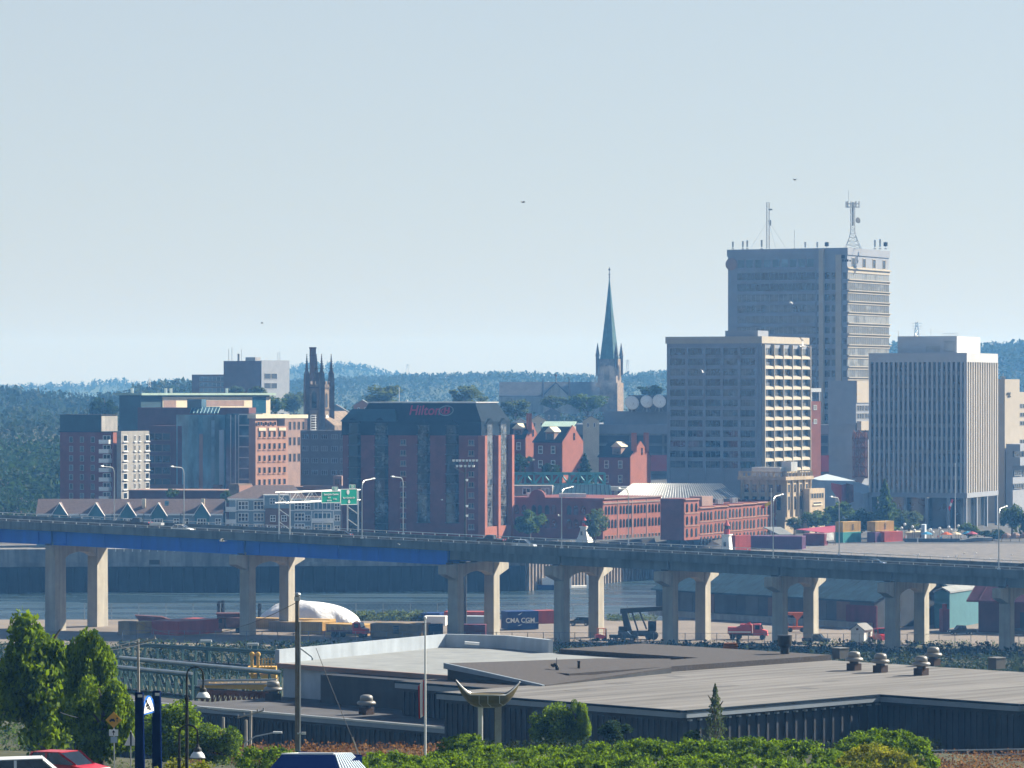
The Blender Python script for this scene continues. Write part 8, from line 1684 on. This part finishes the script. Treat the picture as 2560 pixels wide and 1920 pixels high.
# ================================================================== foreground: poles, signs, lamps
def gp(px, Y): x = PX(px, Y); return Vector((x, Y, gz(x, Y)))
q_ = gp(743, 215); ht = PZ(1487, 215) - q_.z; o = thing('utility_pole', 'tall thick utility pole with a metal conduit, left of centre', 'utility pole', q_)
child('pole', MB().tube((0, 0, 0), (0, 0, ht), .135, .115, 10).mesh('pole', M['wood_pole']), o); child('conduit', MB().tube((.15, -.05, .2), (.15, -.05, ht * .86), .045, n=6).mesh('conduit', M['galv']), o)
child('pole_cap', MB().lathe((.03, 0, ht), [(.13, -.05), (.17, .02), (.12, .1), (.01, .12)], 10).cbox((0, -.02, ht - .32), .3, .2, .22).mesh('pole_cap', M['galv']), o)
m = MB(); m.tube((.1, 0, PZ(1618, 215) - q_.z), (.82, -.1, PZ(1643, 215) - q_.z), .05); m.cbox((.82, -.1, PZ(1650, 215) - q_.z), .1, .1, .14); child('lamp_arm', m.mesh('lamp_arm', M['white_metal']), o)
m = MB(); m.tube((0, -.15, PZ(1833, 215) - q_.z), (.42, -.15, PZ(1833, 215) - q_.z), .05); m.cbox((.36, -.15, PZ(1836, 215) - q_.z), .22, .14, .14); child('service_box', m.mesh('service_box', M['galv']), o)
q2 = gp(665, 225); o = thing('street_light', 'low grey curved street light arm just left of the tall utility pole', 'street lamp', q2); m = MB(); z_ = PZ(1832, 225) - q2.z; m.path([(-1.3, 0, 0), (-1.2, 0, z_ - .6), (-.6, 0, z_ - .2), (.4, 0, z_)], .04); child('pole', m.mesh('pole', M['galv']), o); child('lamp_head', MB().cbox((.65, 0, z_ - .03), .5, .2, .1).mesh('lamp_head', M['white_metal']), o)
fpole = flag(1063, 230, 1890, 1545, 'white flagpole with a limp red and white flag before the warehouse', [0, 1, 1, 0], ((1062, 1696), (1045, 1716), (1061, 1788), (1047, 1798)), r=.075, base=gp(1063, 230))
# boat sculpture
q_ = gp(1225, 225); o = thing('boat_sculpture', 'bronze boat hull sculpture carried on two pale posts', 'sculpture', q_); m = MB(); n = 22; rgs = []
for k in range(n + 1):
    f = k / n; px = 1140 + 160 * f; e_ = 4 * (f - .5) ** 2; top = 1735 - 26 * max(0, (abs(f - .5) * 2 - .55) / .45) ** 1.3 * (1.35 if f < .5 else 1.15); bot = 1768 - 62 * e_ ** 1.7; bot = max(bot, top + 1.5); hw = 1.05 * max(.03, 1 - e_ ** 1.1)
    x = PX(px, 225); zt, zb = PZ(top, 225), PZ(bot, 225); rgs.append([(x, 225 + hw * math.sin(a) , zt + (zb - zt) * math.cos(a) ** .8 if math.cos(a) > 0 else zt) for a in [(-math.pi / 2 + math.pi * i / 10) for i in range(11)]] + [(x, 225 + hw * .9 * s_, zt - (zt - zb) * .1) for s_ in (.8, .3, -.3, -.8)])
m.loft(rgs); m.build('hull', M['hull'], o, smooth=False)
m = MB()
for i in (0, 10): m.path([rgs[k][i] for k in range(n + 1)], .03, 5)
for k in (8, 11, 15): m.path([Vector(rgs[k + (j // 3)][j]) + Vector((0, -.03, -.01)) for j in range(0, 6)], .018, 4)
m.path([rgs[k][5] for k in range(5, n - 4)], .035, 5); m.build('gunwale', M['galv'], o)
m = MB(); m.tube((PX(1201, 225), 225.2, q_.z), (PX(1201, 225), 225.2, PZ(1762, 225)), .15, n=10); m.build('round_post', M['galv'], o); m = MB(); m.cbox((PX(1245, 225), 225, q_.z), .38, .22, PZ(1760, 225) - q_.z); m.build('slab_post', M['wood_grey'], o)
# blue entrance pylon
q_ = gp(372, 190); o = thing('blue_sign_pylon', 'dark blue two post sign pylon with a white pointed panel', 'sign', q_); m = MB()
for px, pt_, Y in ((350, 1731, 190), (393, 1727, 191.9)):
    x = PX(px, Y); zt = PZ(pt_, Y); p0 = Vector((x, Y, q_.z)); m.loft([[p0 + Vector((dx, dy, 0)) for dx, dy in ((-.24, -.12), (.22, -.2), (.24, .12), (-.22, .2))], [Vector((x + dx - .03, Y + dy, zt)) for dx, dy in ((-.2, -.1), (.16, -.17), (.2, .1), (-.18, .17))]])
m.build('post', M['navy'], o); m = MB(); [m.cbox((PX(px, 190) + .02, 189.74, PZ(pt_ + 9, 190)), .2, .06, .12) for px, pt_ in ((350, 1733), (393, 1729))]; m.build('post_light', M['galv'], o)
Ypn = 190.1; m = MB(); pts = [P(360, 1784, Ypn), P(385, 1777, Ypn)] + [P(360 + 25 * (1 - f), 1777 - 34 * math.sin(f * math.pi / 2) ** .8 if f < .5 else 1784 - 41 * math.cos((f - .5) * math.pi) ** .8 + 0 * f, Ypn) for f in (.1, .25, .4, .5, .65, .8, .92)]
arch = lambda g, Yq: [P(x_, y_, Yq + (x_ - 358) * .055) for x_, y_ in ((358 - g, 1786 + g), (387 + g, 1778 + g), (384 + g, 1762 - g), (380 + g, 1750 - g), (375, 1742 - g), (371 - g, 1741 - g), (366 - g, 1748 - g), (361 - g, 1763 - g))]
m = MB(); m.loft([arch(2.5, 190.3), arch(2.5, 190.2)]); m.build('panel_frame', M['bridge_blue'], o); m = MB(); m.loft([arch(-1.5, 190.2), arch(-1.5, 190.12)]); m.build('panel', M['white'], o)
m = MB(); [m.cbox(P(px, py, 190.1), .08, .02, .11) for px, py in ((366, 1756), (368, 1762), (367, 1768), (371, 1766), (373, 1771), (370, 1774), (375, 1776))]; m.build('panel_mark', M['logo_dark'], o)
# warning sign, triangle sign
q_ = gp(284, 210); o = thing('warning_sign', 'orange diamond warning sign with a car symbol above two small white plates', 'road sign', q_); zz = lambda py: PZ(py, 210) - q_.z
child('post', MB().tube((.05, .05, 0), (.0, .05, zz(1785)), .035).mesh('post', M['galv']), o); m = MB(); m.loft([[(x, y, zz(1800) + z) for x, z in ((0, -.43), (.43, 0), (0, .43), (-.43, 0))] for y in (0, .03)]); child('diamond', m.mesh('diamond', M['mustard']), o)
m = MB(); m.cbox((-.07, -.02, zz(1803)), .3, .02, .07); m.cbox((-.06, -.02, zz(1803) + .07), .2, .02, .06); m.cbox((-.17, -.02, zz(1805)), .05, .02, .05); m.cbox((.03, -.02, zz(1805)), .05, .02, .05); m.box((.17, -.02, zz(1805)), (.03, 0, 0), (0, .02, 0), (0, 0, .22)); m.poly([(.12, -.02, zz(1797)), (.25, -.02, zz(1797)), (.185, -.02, zz(1792))]); child('symbol', m.mesh('symbol', M['logo_dark']), o)
m = MB(); m.cbox((0, 0, zz(1840)), .48, .03, .34); child('plate', m.mesh('plate', M['white']), o); m = MB(); m.box((-.02, -.03, zz(1838)), (.04, 0, 0), (0, .02, 0), (0, 0, .2)); m.poly([(-.09, -.03, zz(1831)), (.09, -.03, zz(1831)), (0, -.03, zz(1825))]); child('arrow', m.mesh('arrow', M['logo_dark']), o); child('plate', MB().cbox((.02, 0, zz(1857)), .35, .03, .32).mesh('plate', M['pale_blue']), o)
q_ = gp(327, 205); o = thing('triangle_sign', 'white triangular sign seen from behind beside the blue pylon', 'road sign', q_); zz = lambda py: PZ(py, 205) - q_.z; child('post', MB().tube((0, -.03, 0), (0, -.03, zz(1826)), .035).mesh('post', M['galv']), o); m = MB(); m.loft([[(x, y, z) for x, z in ((-.34, zz(1864)), (.36, zz(1864)), (.02, zz(1828)))] for y in (0, .02)]); child('plate', m.mesh('plate', M['white']), o); child('strut', MB().cbox((.01, -.05, zz(1864)), .07, .03, .7).mesh('strut', M['navy']), o)
def crook(px, pxd, pyt, pyd, Y, label):
    q_ = gp(px, Y); o = thing('crook_lamp', label, 'street lamp', q_, 'black crook street lamps'); r = (PX(pxd, Y) - q_.x) / 2; zt = PZ(pyt, Y) - q_.z; zd = PZ(pyd, Y) - q_.z; m = MB(); m.tube((0, 0, 0), (0, 0, zt - r - .9), .07, .06, 8); m.tube((0, 0, zt - r - .9), (0, 0, zt - r), .04, n=8); m.path([(r * (1 - math.cos(a)), 0, zt - r + r * math.sin(a)) for a in [math.pi * k / 12 for k in range(13)]], .035, 6); m.tube((2 * r, 0, zt - r), (2 * r, 0, zd + .42), .035, n=6); m.lathe((0, 0, zt - r - .95), [(.085, 0), (.085, .12)], 8); child('pole', m.mesh('pole', M['black']), o)
    m = MB(); m.lathe((2 * r, 0, zd + .2), [(.14, 0), (.13, .12), (.06, .18), (.05, .26)], 12); child('cap', m.mesh('cap', M['dark_metal']), o)
    m = MB(); m.lathe((2 * r, 0, zd), [(.27, -.005), (.25, .04), (.22, .12), (.14, .21), (.02, .22)], 20); child('lamp_shade', m.mesh('lamp_shade', M['white_metal'], smooth=True), o)
    m = MB(); m.lathe((2 * r, 0, zd - .03), [(.29, 0), (.29, .03)], 20); child('rim', m.mesh('rim', M['dark_metal']), o)
crook(467, 508, 1667, 1744, 150, 'taller black crook lamp with a white bell shade'); crook(448, 494, 1812, 1894, 140, 'lower black crook lamp with a white bell shade')
# wooden distribution poles and wires
def wood_pole(px, Y, pyt, label, arms=(), lean=0.0):
    q_ = gp(px, Y); h_ = PZ(pyt, Y) - q_.z; o = thing('wooden_pole', label, 'utility pole', q_); child('pole', MB().tube((lean, 0, 0), (0, 0, h_), .14, .10, 8).mesh('pole', M['wood_grey']), o)
    for z_, L, ang in arms: m = MB(); m.tube((-L, L * ang, h_ - z_ - L * .3), (L, -L * ang, h_ - z_ + L * .3), .06); [m.cbox((s_ * L * f, -s_ * L * f * ang, h_ - z_ + s_ * f * L * .3), .1, .1, .22) for s_ in (-1, 1) for f in (.5, .95)]; child('crossarm', m.mesh('crossarm', M['wood_grey']), o)
    return o, h_
wood_pole(345, 330, 1598, 'weathered wooden pole with crossarm behind the blue pylon', ((.35, 1.5, .3),), .15); wood_pole(558, 300, 1793, 'short wooden pole in front of the low warehouse wall, left one'); wood_pole(627, 298, 1777, 'wooden pole before the low warehouse wall with a crossarm', ((.25, 1.0, .2),), -.1); wood_pole(615, 302, 1800, 'thin wooden pole just left of the crossarm pole at the low wall')
def wire(label, pts, r=.014):
    o = thing('overhead_wire', label, 'wire', pts[0]); m = MB(); pp = []
    for a, b in zip(pts, pts[1:]):
        a, b = Vector(a), Vector(b); n = 10; sag = (b - a).length * .012; pp += [a.lerp(b, k / n) - Vector((0, 0, sag * 4 * (k / n) * (1 - k / n))) for k in range(n)]
    m.path(pp + [Vector(pts[-1])], r, 4); m.build('wire', M['dark_metal'], o)
wire('thin wire rising across the water to the tall utility pole', [P(340, 1555, 330), P(742, 1506, 215)], .02); wire('wire crossing the big tree at far left toward the wooden pole', [P(150, 1620, 300), P(345, 1600, 330)], .02); wire('second wire beneath the crossarm at far left', [P(150, 1625, 300), P(380, 1604, 330)], .02); wire('pale wire crossing the tree above the diamond sign', [P(150, 1781, 215), P(345, 1772, 260)], .02); wire('lower wire hanging between the short wooden poles', [P(480, 1762, 300), P(558, 1780, 300), P(627, 1781, 298)], .02); wire('guy wire slanting down right of the tall utility pole', [P(790, 1620, 215), P(902, 1895, 215)], .016)
gs = thing('guy_stake', 'pale leaning guy guard at the foot of the slanting wire', 'guy guard', P(905, 1900, 215)); MB().tube(P(881, 1843, 215), P(902, 1905, 215), .045).build('tube', M['wood_grey'], gs)
# vehicles and the blue kiosk roof
car('hatch', 'red_paint', gp(216, 196) + Vector((-.9, 0, -.05)), R(-35), 'bright red hatchback cut by the lower left corner')
car('suv', 'car_white', gp(150, 176) + Vector((-1.2, 0, .0)), R(10), 'white striped vehicle roof in the lower left corner')
kk = thing('blue_kiosk', 'kiosk with a dark blue roof and a striped sunlit side at the bottom', 'kiosk', (PX(790, 168), 168, gz(0, 168))); z0 = gz(0, 168); lo = [P(668, 1928, 164), P(846, 1928, 164), P(924, 1935, 172), P(740, 1935, 174)]; hi = [P(705, 1886, 166), P(833, 1886, 166), P(876, 1884, 170), P(745, 1884, 171)]
m = MB().loft([lo, hi]); m.build('roof', M['navy'], kk); m = MB(); [m.loft([[lo[1].lerp(lo[2], f) + Vector((.02, -.01, .02)), lo[1].lerp(lo[2], f + .05) + Vector((.02, -.01, .02)), hi[1].lerp(hi[2], f + .05) + Vector((.02, -.01, .02)), hi[1].lerp(hi[2], f) + Vector((.02, -.01, .02))], [lo[1].lerp(lo[2], f) + Vector((.06, -.02, .05)), lo[1].lerp(lo[2], f + .05) + Vector((.06, -.02, .05)), hi[1].lerp(hi[2], f + .05) + Vector((.06, -.02, .05)), hi[1].lerp(hi[2], f) + Vector((.06, -.02, .05))]]) for f in [k * .1 + .03 for k in range(10)]]; m.build('stripe', M['pale_blue'], kk)
m = MB(); ctr = (lo[0] + lo[1] + lo[2] + lo[3]) / 4; m.prism([tuple((ctr + (p - ctr) * .85)[:2]) for p in lo], z0, lo[0].z); m.build('wall', M['navy'], kk); m = MB(); m.path(hi + [hi[0]], .05, 5); m.build('ridge_trim', M['white_metal'], kk)
# railing at the right
ra = thing('guard_railing', 'galvanised pipe railing on a red brown kerb at the lower right', 'railing', (PX(2450, 262), 262, gz(40, 262))); m = MB()
def rp2(px, py): return P(px, py, 262 - (px - 2330) * .01)
for py in (1876, 1889, 1902): m.tube(rp2(2325, py + 1), rp2(2600, py - 4), .05)
for px in range(2356, 2600, 63): m.tube(rp2(px, 1925), rp2(px, 1873), .055)
m.build('rail', M['galv'], ra); m = MB(); a, b = rp2(2300, 1912), rp2(2620, 1906); m.box(a - Vector((0, 0, 1.2)), b - a, Vector((0, .4, 0)), Vector((0, 0, 1.1))); m.build('kerb', M['rust'], ra)
# ================================================================== foreground planting
for kd, va, px, a, b, Y, w_, lab in [('bright', 0, 215, 1545, 1880, 232, 165, 'big bright green tree at the far left edge'), ('bright', 1, 258, 1670, 1950, 226, 190, 'dense green tree behind the orange warning sign'), ('bright', 2, 110, 1500, 1930, 240, 290, 'tall green tree beyond the far left edge'), ('loose', 0, 440, 1735, 1930, 252, 220, 'bushy tree behind the blue pylon and crook lamps'), ('loose', 0, 550, 1800, 1930, 250, 150, 'lower bush trailing right of the crook lamps'),
    ('loose', 0, 1385, 1745, 1890, 282, 150, 'loose birch like bush before the warehouse wall, left of centre'), ('bright', 1, 1447, 1740, 1880, 281, 70, 'narrow leafy young tree right of the birch like bush'), ('dark', 1, 1535, 1790, 1862, 284, 100, 'low dark pine bush in front of the green awning'), ('fineconif', 0, 1788, 1710, 1880, 279, 96, 'slender light green conifer before the ribbed wall'), ('dark', 2, 1735, 1820, 1880, 279, 60, 'small dark shrub at the foot of the slender conifer')]: tree(kd, va, px, a, b, Y, w_, lab, name='bush' if 'bush' in lab or 'shrub' in lab else None)
def hedge(name, label, cat, pts, m, n, leaf, seed, kind=None, lumps=1.0):
    """leafy mass: pts = (px, row of the top, Y, depth) along its length"""
    r = np.random.RandomState(seed); xs0 = np.array([p[0] for p in pts], float); nc = max(40, n // 55)
    px = r.uniform(xs0[0], xs0[-1], nc); tp = np.interp(px, xs0, [p[1] for p in pts]); Y0 = np.interp(px, xs0, [p[2] for p in pts]); D = np.interp(px, xs0, [p[3] for p in pts]); f = r.rand(nc)
    bx = np.sin(px * .05 + seed) * .25 + np.sin(px * .017 + 2 * seed) * .35 + r.normal(size=nc) * .22
    Yc_ = Y0 + D * (f - .5); zt = np.array([PZ(t, y) for t, y in zip(tp, Y0)]) - .25 + .3 * bx * lumps; zb = np.array([gz(0, y) for y in Yc_]); prof_ = np.sin(np.clip(f * math.pi, .05, 3.09)) ** .5
    Zc = zb + (zt - zb) * prof_ * np.where(r.rand(nc) < .72, .94 + .08 * r.rand(nc), r.rand(nc)); Xc = (px - CX) / FPX * Y0
    k = r.randint(0, nc, n); rad = (.22 + .26 * r.rand(nc))[k]; dv = r.normal(size=(n, 3)); dv /= np.linalg.norm(dv, axis=1)[:, None]; dv *= (rad * r.rand(n) ** .4)[:, None]
    X = Xc[k] + dv[:, 0]; Y = Yc_[k] + dv[:, 1]; Z = Zc[k] + dv[:, 2] * .8
    o = bpy.data.objects.new(name, quads_mesh(name, leaf_cloud(np.stack([X, Y, Z], 1), leaf, seed + 9, .4), M[m])); COL.objects.link(o); return tag(o, label, cat, kind=kind)
hedge('hedge', 'long dense green hedge along the bottom of the view', 'hedge', [(885, 1900, 216, 4), (930, 1878, 218, 5), (1080, 1880, 219, 5), (1180, 1872, 220, 6), (1320, 1862, 221, 6), (1500, 1858, 222, 6), (1640, 1850, 222, 6), (1800, 1842, 222, 6), (1950, 1850, 221, 6), (2060, 1860, 220, 6), (2110, 1885, 219, 5)], 'leaf_hedge', 52000, .085, 3)
hedge('hedge', 'darker green near edge of planting below the long hedge', 'hedge', [(860, 1925, 205, 3), (1000, 1905, 206, 4), (1200, 1900, 207, 4), (1500, 1892, 208, 4), (1800, 1890, 208, 4), (2050, 1900, 207, 4), (2130, 1925, 206, 3)], 'leaf_hedge', 26000, .08, 4)
hedge('shrub', 'rounded leafy shrub in front of the sculpture posts', 'shrub', [(1098, 1875, 223, 2), (1112, 1840, 223, 3), (1150, 1826, 223, 3), (1190, 1834, 223, 3), (1214, 1870, 223, 2)], 'leaf_hedge', 7000, .085, 5)
hedge('shrub', 'large rounded green shrub at the lower right', 'shrub', [(2085, 1860, 226, 3), (2130, 1828, 227, 5), (2190, 1816, 228, 6), (2260, 1824, 228, 6), (2310, 1850, 227, 5), (2340, 1905, 226, 3)], 'leaf_hedge', 15000, .085, 6)
hedge('goldenrod', 'yellow flowering goldenrod patch in front of the large shrub', 'flowers', [(2090, 1905, 214, 2), (2120, 1872, 215, 4), (2200, 1858, 216, 4), (2260, 1880, 215, 4), (2310, 1915, 214, 2)], 'leaf_yellow', 9000, .07, 7)
hedge('goldenrod', 'small yellow flowering clump below the lower crook lamp', 'flowers', [(395, 1910, 150, 1), (430, 1890, 152, 1.5), (470, 1886, 152, 1.5), (530, 1905, 150, 1)], 'leaf_yellow', 2600, .06, 8)
hedge('shrub', 'dark green shrub left of the tall utility pole', 'shrub', [(598, 1895, 212, 1.5), (625, 1866, 213, 2.5), (690, 1858, 213, 2.5), (735, 1874, 213, 2), (750, 1900, 212, 1)], 'leaf_hedge', 5500, .075, 9)
clump('dry_grass', 'reddish dry grass between the utility pole and the warehouse', 470, 1120, 252, 274, 2600, .75, 91, 'leaf_dry', k=7, dens=.7); clump('dry_grass', 'tall pale weeds along the foot of the ribbed warehouse wall', 1100, 2340, 262, 282, 2200, .9, 92, 'leaf_brush', k=7, dens=.7); clump('verge_grass', 'green and yellow verge grass at the lower left', -100, 900, 186, 246, 4200, .55, 93, 'leaf_pale', k=7, dens=.7)
clump('slope_grass', 'dark grass on the slope left of the warehouse', -100, 480, 290, 420, 2600, 1.1, 94, 'leaf_mid', k=8, dens=.9)
clump('dry_grass', 'brown dry bank below the railing at the lower right', 2290, 2700, 222, 264, 1600, .55, 95, 'leaf_dry', k=8, dens=.8)
# ================================================================== the hazy air
hm = bpy.data.materials.new('haze'); hm.use_nodes = True
t = hm.node_tree; t.nodes.remove(t.nodes['Principled BSDF'])
pv = t.nodes.new('ShaderNodeVolumePrincipled'); pv.inputs['Color'].default_value = (0.15, 0.45, 1.0, 1); pv.inputs['Density'].default_value = HAZE
pv.inputs['Absorption Color'].default_value = (1, 1, 1, 1); pv.inputs['Anisotropy'].default_value = 0.2
t.links.new(pv.outputs[0], t.nodes['Material Output'].inputs['Volume'])
hb = MB(); hb.box((-2750, -320, -8), (5500, 0, 0), (0, 6500, 0), (0, 0, 140))
ho = hb.build('haze', hm); ho['kind'] = 'stuff'; ho['label'] = 'pale blue haze over the harbour and the city'
